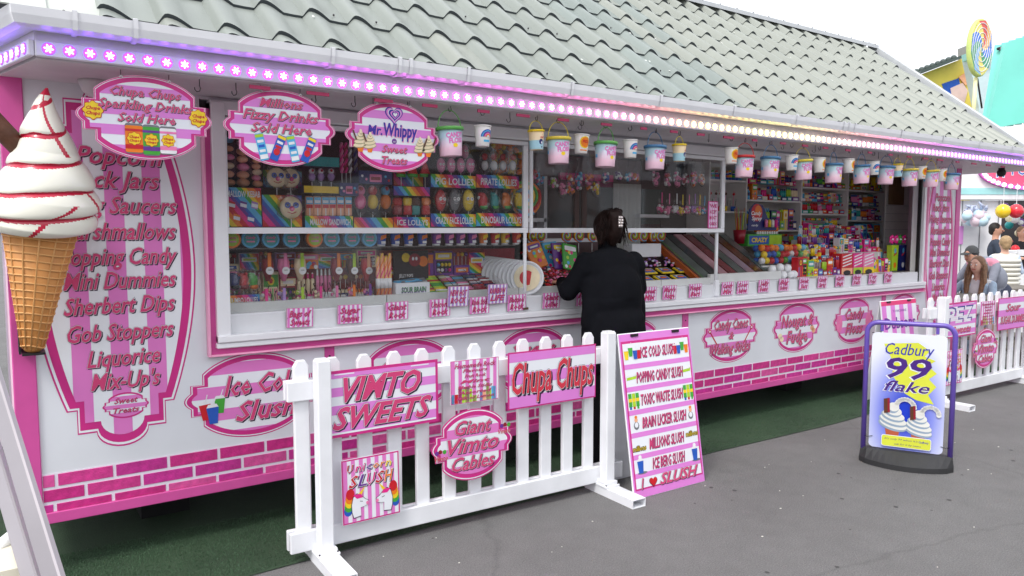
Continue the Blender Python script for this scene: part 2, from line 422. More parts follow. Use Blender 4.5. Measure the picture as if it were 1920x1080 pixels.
gum = MB(); GUM = mat('old_gum', (72, 70, 70), .8)
for i in range(34):
    x, y = rr.uniform(1.2, 7.5), rr.uniform(-2.8, -0.6); s = rr.uniform(0.006, 0.014); n = 9
    gum.add([(x + s * rr.uniform(.8, 1.2) * math.cos(k * .7), y + s * rr.uniform(.8, 1.2) * math.sin(k * .7), 0.0015) for k in range(n)], [tuple(range(n))], GUM)
gum.build('gum_spots', kind='stuff', label='old trodden gum spots on the asphalt')
lt.build('litter_specks', kind='stuff', label='tiny pale scraps scattered on the asphalt')

# ------------------------------------------------------------------ the kiosk
K = empty('sweet_kiosk', (0, 0, 0), label='long white and pink sweet kiosk with a grey tiled roof and open serving counter', cat='kiosk')
XL, XR = 0.04, 8.69
def kb(mb, name, label=None, parent=None, kind=None): return mb.build(name, parent or K, label=label, kind=kind)
# front panels: upper left, right end, below the counter in four bays, lintel over the window
for x0, x1, z0, z1 in ((0.13, 0.862, 0.30, 2.27), (7.955, 8.60, 0.30, 2.27), (0.862, 1.478, 0.30, 0.965), (1.534, 4.342, 0.30, 0.965), (4.408, 7.187, 0.30, 0.965), (7.256, 7.955, 0.30, 0.965)):
    m = MB(); m.box(x0, x1, 0.0, 0.04, z0, z1, WHITE); kb(m, 'wall_panel')
for x0, x1 in ((1.478, 1.534), (4.342, 4.408), (7.187, 7.256)):
    m = MB(); m.box(x0, x1, -0.006, 0.04, 0.48, 0.965, PINKT)
    for z in (0.56, 0.72, 0.9): m.lathe([(0.006, 0), (0.005, 0.003)], ((x0 + x1) / 2, -0.006, z), WIRE, 8, Matrix.Rotation(R(90), 3, 'X'))
    m.box(x0, x1, 0.0, 0.04, 0.30, 0.48, WHITE); kb(m, 'cover_strip')
m = MB(); m.bev(XL, 0.13, -0.012, 0.09, 0.25, 2.30, PINKT, 0.004); kb(m, 'corner_post')
m = MB(); m.bev(8.60, 8.69, -0.012, 0.09, 0.25, 2.30, PINKT, 0.004); kb(m, 'corner_post')
m = MB(); m.bev(0.13, 8.60, -0.014, 0.06, 0.25, 0.302, PINKT, 0.003); kb(m, 'skirt_rail')
SIDE = mat('side_wall_pink', (240, 205, 222), 0.5)
m = MB(); m.box(XL + 0.01, XL + 0.05, 0.09, 2.5, 0.25, 2.30, SIDE); m.box(XR - 0.05, XR - 0.01, 0.09, 2.5, 0.25, 2.30, SIDE)
m.box(XL, XR, 2.46, 2.5, 0.25, 2.3, WHITE); kb(m, 'side_wall')
m = MB(); m.box(0.06, 8.67, 0.06, 2.46, 0.26, 0.32, DARK); kb(m, 'chassis_floor')
for x in (0.6, 2.5, 4.5, 6.4, 8.2):
    for y in (0.5, 1.7): m = MB(); m.box(x, x + 0.25, y, y + 0.25, 0.0, 0.26, BLACK); kb(m, 'support_leg')
# bricks along the foot, each one a piece
BR = [mat('brick_magenta_%s' % n, c, 0.45, noise=0.22, nscale=26, bump=0.25, bscale=140) for n, c in (('deep', (204, 46, 132)), ('mid', (212, 60, 142)), ('light', (220, 84, 156)), ('violet', (200, 50, 146)))]
bm_ = {}
for m_ in BR: vary(m_, 0.06)
def brick(x0, x1, z0, z1):
    k = (round(x1 - x0, 2), round(z1 - z0, 3), random.randrange(4))
    if k not in bm_:
        q = MB(); q.bev(0, x1 - x0, -0.004, 0.0, 0, z1 - z0, BR[k[2]], 0.0016); bm_[k] = q.mesh('brick')
    inst(bm_[k], 'brick', K, (x0, 0, z0))
for z0, z1, ph in ((0.420, 0.476, 0.06), (0.352, 0.406, 0.177), (0.303, 0.337, 0.05)):
    x = 0.133 - 0.239 + ph
    while x < 8.6:
        a, b = max(x, 0.133), min(x + 0.225, 8.598)
        if b - a > 0.02: brick(a, b, z0, z1)
        x += 0.239
MORT = mat('mortar_print', (232, 222, 236), 0.5)
m = MB(); m.box(0.131, 8.599, -0.0015, 0.0, 0.3025, 0.482, MORT); kb(m, 'brick_print_backing')
# pink U channel round the serving window, white frame inside it
m = MB()
m.bev(0.862, 0.874, -0.045, 0.0, 0.966, 2.2, PINKE, 0.003); m.box(0.874, 0.91, -0.018, 0.0, 0.98, 2.2, PINKT)
m.bev(0.862, 7.955, -0.045, 0.0, 0.958, 0.968, PINKE, 0.003); m.box(0.874, 7.943, -0.02, 0.0, 0.968, 1.0, PINKT)
m.bev(7.943, 7.955, -0.045, 0.0, 0.966, 2.2, PINKE, 0.003); m.box(7.91, 7.943, -0.018, 0.0, 0.98, 2.2, PINKT)
kb(m, 'window_channel', 'pink channel trim round the serving window')
m = MB(); m.bev(0.905, 0.972, -0.05, 0.06, 1.03, 2.235, UPVC, 0.004); m.bev(7.89, 7.93, -0.03, 0.1, 1.03, 2.235, UPVC, 0.004)
m.bev(0.905, 7.93, -0.03, 0.06, 2.175, 2.245, UPVC, 0.004); kb(m, 'window_frame')
m = MB(); m.box(7.865, 7.889, 0.0, 0.03, 1.06, 2.17, BLACK); kb(m, 'shutter_track')
m = MB(); m.box(0.863, 7.954, 0.0, 0.06, 2.246, 2.261, WHITE); kb(m, 'lintel')
m = MB(); m.bev(0.905, 7.92, -0.065, 0.0, 1.028, 1.066, UPVC, 0.006); m.bev(0.90, 7.925, -0.055, 0.0, 1.0, 1.0265, UPVC, 0.004); kb(m, 'window_sill')
LEDGE = mat('white_counter_laminate', (226, 227, 230), 0.35, noise=0.04)
m = MB(); m.box(0.972, 7.89, 0.0, 0.09, 1.0, 1.158, LEDGE); m.bev(0.972, 7.89, 0.004, 0.10, 1.158, 1.165, UPVC, 0.002); kb(m, 'counter_front')
BIN = mat('pale_bin_plastic', (214, 214, 212), 0.35, noise=0.05)
m = MB()
for x0, x1 in ((0.975, 1.9), (1.904, 2.86), (2.864, 4.2), (4.204, 5.2)): m.bev(x0, x1, 0.09, 0.115, 1.15, 1.215, BIN, 0.003)
m.box(0.972, 5.2, 0.115, 0.75, 1.10, 1.16, BIN); m.box(5.2, 7.89, 0.09, 0.75, 1.10, 1.158, BIN)
kb(m, 'counter_top')
# panes and their white bars
def pane(x0, x1, z0, z1, y):
    fr = MB(); w = 0.016
    fr.bev(x0, x1, y - 0.012, y + 0.012, z0, z0 + 0.032, UPVC, 0.002); fr.bev(x0, x1, y - 0.012, y + 0.012, z1 - 0.026, z1, UPVC, 0.002)
    fr.bev(x0, x0 + w, y - 0.012, y + 0.012, z0 + 0.033, z1 - 0.027, UPVC, 0.002); fr.bev(x1 - 0.038, x1, y - 0.012, y + 0.012, z0 + 0.033, z1 - 0.027, UPVC, 0.002)
    f = kb(fr, 'window_sash'); g = MB(); g.box(x0 + w, x1 - 0.038, y - 0.002, y + 0.002, z0 + 0.032, z1 - 0.026, GLASS); kb(g, 'pane', parent=f)
pane(0.974, 2.876, 1.58, 2.17, 0.012); pane(2.88, 4.785, 1.58, 2.17, -0.012)
m = MB(); m.tube([(2.846, 0.0, 1.58), (2.846, 0.0, 1.09)], 0.012, UPVC, 8); m.box(2.826, 2.866, -0.015, 0.012, 1.078, 1.092, mat('rusty_hinge', (96, 70, 52), 0.7)); kb(m, 'prop_stay')
m = MB(); m.tube([(4.722, 0.0, 1.58), (4.722, 0.0, 1.10)], 0.014, UPVC, 8); m.bev(4.70, 4.746, -0.02, 0.01, 1.075, 1.2, UPVC, 0.004); kb(m, 'prop_stay')
m = MB(); m.box(0.974, 2.83, 0.03, 0.034, 1.166, 1.578, GLASS); kb(m, 'pane', 'lower clear screen in front of the lollipops')
# soffit, fascia with the light strip, return fascia, gutter
SOF = mat('soffit_white', (214, 206, 212), 0.5)
m = MB(); so = [(0.165, -0.49), (9.6, -0.49), (9.6, 2.5), (-0.60, 2.5)]; m.add([(x, y, 2.262) for x, y in so] + [(x, y, 2.285) for x, y in so], [(3, 2, 1, 0), (4, 5, 6, 7), (0, 1, 5, 4), (1, 2, 6, 5), (2, 3, 7, 6), (3, 0, 4, 7)], SOF); kb(m, 'soffit')
STRIP = mat('led_strip_housing', (226, 222, 236), 0.35)
FASC = mat('fascia_board', (228, 222, 232), 0.4)
m = MB(); m.bev(0.16, 9.6, -0.515, -0.492, 2.268, 2.330, STRIP, 0.004); kb(m, 'light_strip')
m = MB(); m.box(0.16, 9.6, -0.50, -0.49, 2.330, 2.44, FASC); kb(m, 'fascia')
ra = math.atan2(0.17, 0.66); Mr = Matrix.Translation((0.16, -0.505, 0)) @ Matrix.Rotation(R(90) + ra, 4, 'Z')
m = MB(); m.bev(0.0, 1.6, -0.0, 0.022, 2.268, 2.330, STRIP, 0.004, Mr); m.box(0.0, 1.6, -0.01, 0.0, 2.3305, 2.44, FASC, Mr); kb(m, 'light_strip', 'short light strip turning the left corner')
# LED clusters: six petals on a round base; colour comes from each object's own colour
def led_mat():
    m = bpy.data.materials.new('led_cluster'); m.use_nodes = True; t = m.node_tree; b = t.nodes['Principled BSDF']
    oi = t.nodes.new('ShaderNodeObjectInfo'); b.inputs['Base Color'].default_value = (0.8, 0.8, 0.8, 1)
    mx = t.nodes.new('ShaderNodeMix'); mx.data_type = 'RGBA'; mx.inputs[0].default_value = 0.04; mx.inputs[7].default_value = (1, 1, 1, 1)
    t.links.new(oi.outputs['Color'], mx.inputs[6]); t.links.new(mx.outputs[2], b.inputs['Emission Color']); b.inputs['Emission Strength'].default_value = 11.0
    return m
def led_base_mat():
    m = bpy.data.materials.new('led_base'); m.use_nodes = True; t = m.node_tree; b = t.nodes['Principled BSDF']
    oi = t.nodes.new('ShaderNodeObjectInfo'); t.links.new(oi.outputs['Color'], b.inputs['Base Color'])
    t.links.new(oi.outputs['Color'], b.inputs['Emission Color']); b.inputs['Emission Strength'].default_value = 1.5; return m
LM, LB = led_mat(), led_base_mat()
q = MB(); q.lathe([(0.024, 0), (0.022, 0.003)], (0, 0, 0), LB, 14, Matrix.Rotation(R(90), 3, 'X'))
pet = []
for k in range(36):
    t = 2 * math.pi * k / 36; r = 0.0125 + 0.0050 * math.cos(6 * t); pet.append((r * math.cos(t), r * math.sin(t)))
q.plate(pet, -0.007, -0.003, LM)
led = q.mesh('led_light')
def ledcol(x):
    st = [(0.0, (0.45, 0.22, 1.0)), (0.6, (0.55, 0.22, 1.0)), (1.5, (0.85, 0.28, 0.95)), (2.6, (0.95, 0.36, 0.8)), (3.3, (1.0, 0.5, 0.62)), (3.9, (1.0, 0.78, 0.5)), (4.6, (1.0, 0.9, 0.5)), (5.2, (1.0, 0.86, 0.6)), (5.9, (1, 0.6, 0.62)), (6.8, (0.95, 0.42, 0.8)), (7.6, (0.75, 0.35, 1.0)), (9.6, (0.6, 0.3, 1.0))]
    for (a, ca), (b, cb) in zip(st, st[1:]):
        if a <= x <= b:
            t = (x - a) / (b - a); return tuple((ca[i] + (cb[i] - ca[i]) * t) ** 1.9 for i in range(3)) + (1,)
    return (0.6, 0.3, 1, 1)
x = 0.205
while x < 9.55:
    o = inst(led, 'led_light', K, (x, -0.5155, 2.299), (0, random.uniform(0, 1), 0)); o.color = ledcol(x); x += 0.0702
for k in range(16):
    p = Mr @ Vector((0.045 + 0.0702 * k, 0.0225, 2.299)); o = inst(led, 'led_light', K, p, (0, 0, R(90) + ra + R(180))); o.color = (0.22, 0.055, 1.0, 1)
# gutter with brackets
GY = -0.515
def gutter_prof(): return [(0.0, 0.0), (-0.055, -0.004), (-0.084, 0.004), (-0.094, 0.035), (-0.098, 0.066), (-0.090, 0.068), (-0.086, 0.04), (-0.078, 0.014), (-0.05, 0.006), (0.0, 0.008)]
def sweep(path, prof, m, name, z):
    q = MB(); n = len(prof); vs = []
    for i, (x, y, nx, ny) in enumerate(path):
        for a, h in prof: vs.append((x - nx * a, y - ny * a, z + h))
    fs = [(i * n + k, i * n + (k + 1) % n, (i + 1) * n + (k + 1) % n, (i + 1) * n + k) for i in range(len(path) - 1) for k in range(n)]
    q.add(vs, fs, m); return q
ca, sa = math.cos(ra), math.sin(ra)
# outward normals: front (0,-1); return side (-cos, -sin)
nx, ny = 0.62, 0.78
g = sweep([(9.6, GY, 0, -1), (0.16, GY, -0.77, -1), (0.16 - 1.6 * sa, GY + 1.6 * ca, -ca, -sa)], gutter_prof(), UPVC, 'gutter', 2.363)
GT = kb(g, 'gutter', 'white plastic gutter with bracket clips')
for x in (0.29, 0.50, 1.32, 1.66, 1.72, 2.05, 2.74, 3.45, 4.15, 4.85, 5.45, 5.52, 5.6, 6.3, 7.0, 7.7, 8.4):
    q = MB(); pr = [(0, -0.006), (-0.058, -0.010), (-0.090, 0.0), (-0.100, 0.035), (-0.104, 0.072), (-0.09, 0.077), (-0.09, 0.069), (-0.098, 0.066), (-0.094, 0.035), (-0.084, 0.004), (-0.055, -0.005), (0, -0.001)]
    vs = [(xx, GY + a, 2.363 + h) for xx in (x - 0.009, x + 0.009) for a, h in pr]; n = len(pr)
    q.add(vs, [(k, (k + 1) % n, n + (k + 1) % n, n + k) for k in range(n)] , UPVC)
    q.build('gutter_clip', GT)
# tiled roof
AL = R(38); YE, ZE = -0.60, 2.368; ca_, sa_ = math.cos(AL), math.sin(AL)
def tile_mat(n, c):
    m = mat(n, c, 0.36, noise=0.10, nscale=3, bump=0.1, bscale=180); return m
TM = [tile_mat('roof_tile_sage', (146, 152, 146)), tile_mat('roof_tile_grey', (140, 149, 145)), tile_mat('roof_tile_pale', (153, 157, 149))]  # last tone is the palest, used mostly right of the middle
for m_ in TM: vary(m_, 0.05)
LIP = mat('roof_tile_edge_shade', (66, 72, 76), 0.6)  # darker than the tiles: shadow at each step put into the colour
def wave(t):
    t = t % 1.0
    if t < 0.14: return 0.042 * math.sin(t / 0.14 * math.pi / 2) ** 1.3
    if t < 0.62: return 0.042 * math.cos((t - 0.14) / 0.48 * math.pi / 2) ** 1.15 if t < 0.62 else 0
    return 0.0
P = 0.2365; tile_me = {}
def tile_mesh(L, mi):
    k = (round(L, 3), mi)
    if k in tile_me: return tile_me[k]
    q = MB(); ts = [0, 0.03, 0.07, 0.11, 0.16, 0.23, 0.31, 0.40, 0.5, 0.6, 0.8, 1.0]; n = len(ts); vs = []
    for s, lift, dy in ((0, 0.001, 0), (0.0, 0.015, 0), (L * 0.5, 0.011, 0), (L + 0.012, 0.002, 0)):
        for t in ts:
            h = wave(t) * (1 + (0.16 if s < .01 and lift > .01 else 0)) + lift; vs.append(((t) * P, s * ca_ - h * sa_ + 0, s * sa_ + h * ca_))
    q.add(vs, [(k2, k2 + 1, n + k2 + 1, n + k2) for k2 in range(n - 1)], LIP)
    q.add(vs, [(r * n + k2, r * n + k2 + 1, (r + 1) * n + k2 + 1, (r + 1) * n + k2) for r in (1, 2) for k2 in range(n - 1)], TM[mi], True)
    tile_me[k] = q.mesh('roof_tile'); return tile_me[k]
rows = [-0.578] + [-0.50 + 0.257 * k for k in range(8)]
for i, y0 in enumerate(rows[:-1]):
    y1 = min(rows[i + 1], 1.262); L = (y1 - y0) / ca_
    for n in range(37):
        x = 0.36 + P * n
        if x + P > 9.02: continue
        mi = 0 if x < 4.1 else 2
        if x < 3.9 and random.random() < 0.12 and i < 3: mi = 2
        if 3.2 < x < 4.5 and random.random() < .5: mi = 1
        inst(tile_mesh(L, mi), 'roof_tile', K, (x, y0, ZE + (y0 - YE) / ca_ * sa_))
YD = -0.5; ZD = ZE + 0.1 / ca_ * sa_
m = MB(); m.add([(0.2, YD, ZD - 0.02), (8.97, YD, ZD - 0.02), (9.1, 1.262, ZE - 0.02 + 1.862 / ca_ * sa_), (0.0, 1.262, ZE - 0.02 + 1.862 / ca_ * sa_),
          (0.0, 3.12, ZE - 0.02), (9.1, 3.12, ZE - 0.02)], [(0, 1, 2, 3), (3, 2, 5, 4)], LIP); kb(m, 'roof_deck')
RIDZ = ZE + 1.862 / ca_ * sa_
VERGE = mat('verge_metal', (196, 199, 202), 0.4, noise=0.08)
m = MB(); xr = 8.94
for (a, za), (b, zb), w in (((-0.68, ZE - 0.07), (1.262, RIDZ), 0.06),):
    m.add([(xr, a, za + 0.05), (xr + w, a, za + 0.06), (xr + w, b, zb + 0.10), (xr, b, zb + 0.09), (xr, a, za - 0.02), (xr + w, a, za - 0.09), (xr + w, b, zb - 0.06), (xr, b, zb)],
          [(0, 1, 2, 3), (0, 3, 7, 4), (1, 5, 6, 2), (4, 7, 6, 5)], VERGE)
kb(m, 'verge_trim')
m = MB(); m.add([(0.0, 1.14, RIDZ - 0.02), (8.97, 1.14, RIDZ - 0.02), (8.97, 1.14, RIDZ + 0.02), (0.0, 1.14, RIDZ + 0.02), (8.97, 1.262, RIDZ + 0.07), (0, 1.262, RIDZ + 0.07), (8.97, 1.40, RIDZ - 0.02), (0, 1.40, RIDZ - 0.02)],
                [(3, 2, 4, 5), (5, 4, 6, 7), (0, 1, 2, 3)], VERGE)
for k in range(34): x = 0.4 + k * 0.26; m.box(x, x + 0.008, 1.19, 1.198, RIDZ + 0.035, RIDZ + 0.052, WIRE)
kb(m, 'ridge_cap')
# plain flashing sheets at the left verge
FL = mat('flashing_sheet', (200, 204, 196), 0.35, noise=0.1, nscale=4)
for x0, x1, h in ((-0.1, 0.20, 0.052), (0.17, 0.385, 0.04)):
    q = MB(); a0, a1 = -0.572, 1.262; sL0, sL1 = (a0 - YE) / ca_, (a1 - YE) / ca_
    pts = [(x0, h), (x1, h), (x1, h - 0.006), (x0, h - 0.006)]
    vs = [(x, YE + s * ca_ - hh * sa_, ZE + s * sa_ + hh * ca_) for s in (sL0, sL1) for x, hh in pts]
    q.add(vs, [(0, 1, 5, 4), (1, 2, 6, 5), (2, 3, 7, 6), (3, 0, 4, 7), (0, 3, 2, 1)], FL)
    for s in (0.05, 0.35, 0.7): q.ball((x0 + (x1 - x0) * 0.4, YE + s * ca_ - (h + 0.003) * sa_, ZE + s * sa_ + (h + 0.003) * ca_), 0.006, WIRE, 6)
    kb(q, 'flashing')
q = MB(); rr = random.Random(5)
for i in range(46):
    n = rr.randrange(1, 36); i2 = rr.randrange(0, 7); x = 0.36 + P * n + 0.75 * P; y = rows[i2 + 1] + 0.03
    if i2 > 3 and rr.random() < .5: continue
    z = ZE + (y - YE) / ca_ * sa_ + 0.02 / ca_; q.ball((x, y, z + 0.004), 0.006, WIRE, 6)
kb(q, 'roof_screws', kind='stuff')
q = MB(); DROP = mat('bird_dropping', (236, 236, 230), 0.7)
for i in range(26):
    s = rr.uniform(0.1, 2.0); x = rr.uniform(1.2, 6.5); t = ((x - 0.36) / P) % 1; h = wave(t) + 0.023
    y, z = YE + s * ca_ - h * sa_, ZE + s * sa_ + h * ca_
    q.add([(x + rr.uniform(.003, .012) * math.cos(a), y + 0.01 * math.sin(a) * ca_, z + 0.01 * math.sin(a) * sa_) for a in [k * 1.05 for k in range(6)]], [(0, 1, 2, 3, 4, 5)], DROP)
kb(q, 'bird_droppings', kind='stuff')
# pink tabs and hooks under the soffit edge
TAB = mat('crimson_tab', (176, 44, 92), 0.5)
q = MB(); q.box(-0.05, 0.05, -0.004, 0.004, -0.016, 0, TAB); tab = q.mesh('soffit_tab'); x = 1.02
while x < 8.7: inst(tab, 'soffit_tab', K, (x, -0.483, 2.252 if False else 2.2515), (0, 0, 0), (random.uniform(0.5, 1.1), 1, 1)); x += random.uniform(0.26, 0.34)
q = MB(); q.tube([(0, 0, 0.006), (0, 0, -0.03), (0.004, 0, -0.04), (0.0, 0, -0.052), (-0.012, 0, -0.055), (-0.02, 0, -0.045), (-0.02, 0, -0.036)], 0.0022, WIRE, 6); hook = q.mesh('hook')
HOOKX = []
# security dome under the left soffit
q = MB(); q.lathe([(0.001, -0.075), (0.03, -0.07), (0.055, -0.045), (0.066, -0.015), (0.07, 0)], (0, 0, 0), mat('dome_plastic', (206, 204, 206), 0.3), 20)
o = q.build('camera_dome', None, label='white half round camera dome under the left end of the soffit', cat='camera dome'); o.location = (0.40, -0.12, 2.262)
q = MB(); q.ball((0, 0, -0.05), 0.045, BLACK, 12); q.lathe([(0.03, -0.02), (0.03, 0)], (0, 0, 0), BLACK, 10)
o = q.build('security_camera', None, label='black ball camera hanging under the right end of the eaves', cat='camera'); p = onY(1878, 316, -0.3); o.location = (p.x, -0.3, 2.262)

# ------------------------------------------------------------------ vinyl signs on the front
def vinyl(cx, cz, W, H, lines, y=0.0, icons=None, label=None, name='vinyl_sign', parent=K):
    q = MB(); pl = plaque(W, H)
    q.poly(shift(pl, cx, cz), y - 0.001, MAG)
    q.poly(shift(scaled(pl, W, H, 0.006), cx, cz), y - 0.0017, PWHITE)
    q.poly(shift(scaled(pl, W, H, 0.012), cx, cz), y - 0.0024, MAG)
    inner = shift(scaled(pl, W, H, 0.036), cx, cz)
    stripes(q, inner, y - 0.0031, LPINK, PWHITE, H * 0.265, lo=cz - H * 0.5, phase=-H * 0.02)
    for body, dx, dz, w, h in lines: text(q, body, cx + dx, cz + dz, w, h, y - 0.0044, L3(), 0.32, res=1)
    if icons: icons(q, cx, cz, y - 0.0044)
    return kb(q, name, label, parent=parent)
def cup(q, cx, cz, h, col, y, rot=0.0, straw=True):
    cr, sr = math.cos(rot), math.sin(rot)
    T = lambda pts: [(cx + a * cr - b * sr, cz + a * sr + b * cr) for a, b in pts]
    if straw: q.poly(T([(0.0, h * .4), (h * .05, h * .4), (h * .22, h * .85), (h * .17, h * .87)]), y, C['white'])
    q.poly(T([(-h * .2, -h * .5), (h * .2, -h * .5), (h * .3, h * .35), (-h * .3, h * .35)]), y - 0.0008, C[col])
    q.poly(T([(-h * .3, h * .35), (h * .3, h * .35), (h * .2, h * .52), (-h * .2, h * .52)]), y - 0.0014, C['white'])
def ic_slush(q, cx, cz, y): cup(q, cx - 0.245, cz - 0.055, 0.095, 'red', y, 0.1); cup(q, cx - 0.175, cz - 0.03, 0.09, 'green', y); cup(q, cx - 0.21, cz - 0.075, 0.10, 'blue', y - 0.0018, 0.05)
def ic_canes(q, cx, cz, y):
    for s in (-1, 1):
        q.poly([(cx + s * .15, cz - .08), (cx + s * .16, cz - .085), (cx + s * .26, cz + .04), (cx + s * .25, cz + .045)], y, C['red'])
        q.disc(cx + s * .26, cz + .05, .018, .018, y, C['red'], 10); q.disc(cx + s * .26, cz + .05, .009, .009, y - .0008, C['white'], 8)
def ic_fudge(q, cx, cz, y):
    for a, b, n in ((-.24, -.06, 'cream'), (-.215, -.09, 'cream'), (.225, -.02, 'peach'), (.25, -.045, 'peach')): q.disc(cx + a, cz + b, .03, .024, y, C[n], 7)
def ic_floss(q, cx, cz, y):
    for s in (-1, 1): q.disc(cx + s * .245, cz - .02, .05, .085, y, C['pink'], 14)
vinyl(1.09, 0.735, 0.69, 0.447, [('Ice Cold', 0.05, 0.06, 0.40, 0.10), ('Slush', 0.06, -0.08, 0.31, 0.10)], icons=ic_slush, label='vinyl sign reading Ice Cold Slush')
vinyl(2.0, 0.735, 0.69, 0.447, [('Candy', -0.02, 0.055, 0.36, 0.1), ('Rock', 0.0, -0.08, 0.28, 0.09)])
vinyl(2.915, 0.735, 0.69, 0.447, [('Sugar', 0.0, 0.075, 0.36, 0.1), ('Mice', 0.0, -0.07, 0.28, 0.09)])
vinyl(3.80, 0.735, 0.69, 0.447, [('Jelly', 0.0, 0.055, 0.36, 0.1), ('Sweets', 0.0, -0.08, 0.28, 0.09)])
vinyl(4.92, 0.74, 0.70, 0.447, [('Candy Canes', 0.0, 0.095, 0.42, 0.082), ('&', 0, 0.0, 0.06, 0.06), ('Walking Sticks', 0.0, -0.1, 0.48, 0.082)], icons=ic_canes, label='vinyl sign reading Candy Canes & Walking Sticks')
vinyl(5.81, 0.74, 0.69, 0.447, [('Nougat &', 0.0, 0.06, 0.46, 0.1), ('Fudge', 0.0, -0.08, 0.30, 0.105)], icons=ic_fudge, label='vinyl sign reading Nougat & Fudge')
vinyl(6.71, 0.74, 0.69, 0.447, [('Candy', 0.0, 0.065, 0.31, 0.1), ('Floss', 0.0, -0.075, 0.29, 0.1)], icons=ic_floss, label='vinyl sign reading Candy Floss')
vinyl(7.60, 0.74, 0.69, 0.447, [('Fizzy', 0.0, 0.065, 0.31, 0.1), ('Drinks', 0.0, -0.075, 0.29, 0.1)])
def shield_sign(cx, W, H, cz, label):
    q = MB(); sh = shield(W, H)
    q.poly(shift(sh, cx, cz), -0.001, MAG); q.poly(shift(scaled(sh, W, H, 0.008), cx, cz), -0.0017, PWHITE)
    q.poly(shift(scaled(sh, W, H, 0.02), cx, cz), -0.0024, MAG)
    stripes(q, shift(scaled(sh, W, H, 0.058), cx, cz), -0.0031, LPINK, PWHITE, 0.161, True, lo=cx - 0.5 * 0.0805 - 0.161 * 3)
    for body, x, z, w in (('Popcorn', 0.5, 1.945, 0.36), ('Rock Jars', 0.465, 1.835, 0.40), ('Flying Saucers', 0.475, 1.716, 0.53), ('Marshmallows', 0.487, 1.594, 0.49),
                       ('Popping Candy', 0.487, 1.476, 0.49), ('Mini Dummies', 0.488, 1.363, 0.475), ('Sherbert Dips', 0.482, 1.246, 0.47), ('Gob Stoppers', 0.482, 1.118, 0.45), ('Liquorice', 0.486, 0.995, 0.31), ('Mix-Up\'s', 0.49, 0.885, 0.295)):
        text(q, body, cx + (x - 0.47) * W / 0.7, z, w * W / 0.7, 0.076, -0.0044, L3(), 0.3, res=2)
    w2, h2 = 0.2, 0.125; pl = plaque(w2, h2); q.poly(shift(pl, cx + .015, 0.76), -0.0044, MAG)
    stripes(q, shift(scaled(pl, w2, h2, 0.008), cx + .015, 0.76), -0.005, LPINK, PWHITE, 0.04)
    text(q, 'Sweet', cx + .015, 0.785, 0.1, 0.026, -0.0066, L2(), 0.3, res=1); text(q, 'Treats', cx + .015, 0.738, 0.11, 0.026, -0.0066, L2(), 0.3, res=1)
    kb(q, 'vinyl_sign', label)
shield_sign(0.47, 0.70, 1.715, 1.42, 'tall vinyl sign with the list of sweets, left end')
shield_sign(8.28, 0.62, 1.715, 1.42, 'tall vinyl sign with the list of sweets, right end')
# ------------------------------------------------------------------ hanging oval signs
LIL = mat('lilac_stripe', (224, 132, 214), 0.35, noise=0.03)
def sign_board(W, H, border=0.022, th=0.006, n=16):
    q = MB(); pl = plaque(W, H, n)
    q.plate(pl, 0.0, th, PINKE, PINKE)
    q.poly(scaled(pl, W, H, 0.003), -0.0008, MAG); q.poly(scaled(pl, W, H, 0.006), -0.0015, PWHITE); q.poly(scaled(pl, W, H, 0.009), -0.0022, MAG)
    stripes(q, scaled(pl, W, H, border + 0.006), -0.0029, LIL, PWHITE, H * 0.232, lo=-H * 0.5, phase=H * 0.05)
    return q
def flower(q, cx, cz, r, y, lines=True):
    def fl(rr_, m, yy): q.poly([(cx + rr_ * (1 + .09 * math.cos(8 * t)) * math.cos(t), cz + rr_ * (1 + .09 * math.cos(8 * t)) * math.sin(t)) for t in [2 * math.pi * k / 48 for k in range(48)]], yy, m)
    fl(r, C['red'], y); fl(r * .92, C['yellow'], y - .0008)
    text(q, 'Chupa', cx, cz + r * .25, r * 1.35, r * .36, y - .0016, L1(C['red'], .03), 0.25, res=1)
    text(q, 'Chups', cx, cz - r * .3, r * 1.35, r * .36, y - .0016, L1(C['red'], .03), 0.25, res=1)
def can(q, cx, z0, w, h, body, dark, y):
    q.poly(rrect(cx - w / 2, cx + w / 2, z0, z0 + h, w * .15), y, C['grey']); q.poly(rrect(cx - w / 2, cx + w / 2, z0 + h * .04, z0 + h * .93, w * .12), y - .0008, C[body])
    q.poly(rrect(cx - w / 2, cx + w / 2, z0 + h * .16, z0 + h * .3, .002), y - .0014, C[dark]); q.poly(rect(cx - w / 2, cx + w / 2, z0 + h * .74, z0 + h * .82), y - .0014, C[dark])
    flower(q, cx, z0 + h * .5, w * .4, y - .002)
def whip(q, cx, cz, h, y, flip=1):
    CR = C['cream']; SH = mat('ice_cream_print_shade', (176, 168, 130), 0.5)
    q.poly([(cx - h * .18, cz - h * .25), (cx + h * .18, cz - h * .25), (cx + h * .1, cz - h * .5), (cx - h * .1, cz - h * .5)], y, C['orange'])
    for i, (w, z) in enumerate(((.36, -.2), (.32, -.04), (.24, .12), (.15, .26), (.07, .38))):
        q.disc(cx, cz + z * h, w * h, h * .12, y - .0007 * (2 * i + 1), SH, 16, .15); q.disc(cx, cz + z * h + h * .025, w * h * .95, h * .105, y - .0007 * (2 * i + 2), CR, 16, .15)
    q.poly([(cx - flip * h * .42, cz + h * .42), (cx - flip * h * .34, cz + h * .45), (cx - flip * h * .18, cz + h * .02), (cx - flip * h * .26, cz - h * .0)], y - .009, C['brown'])
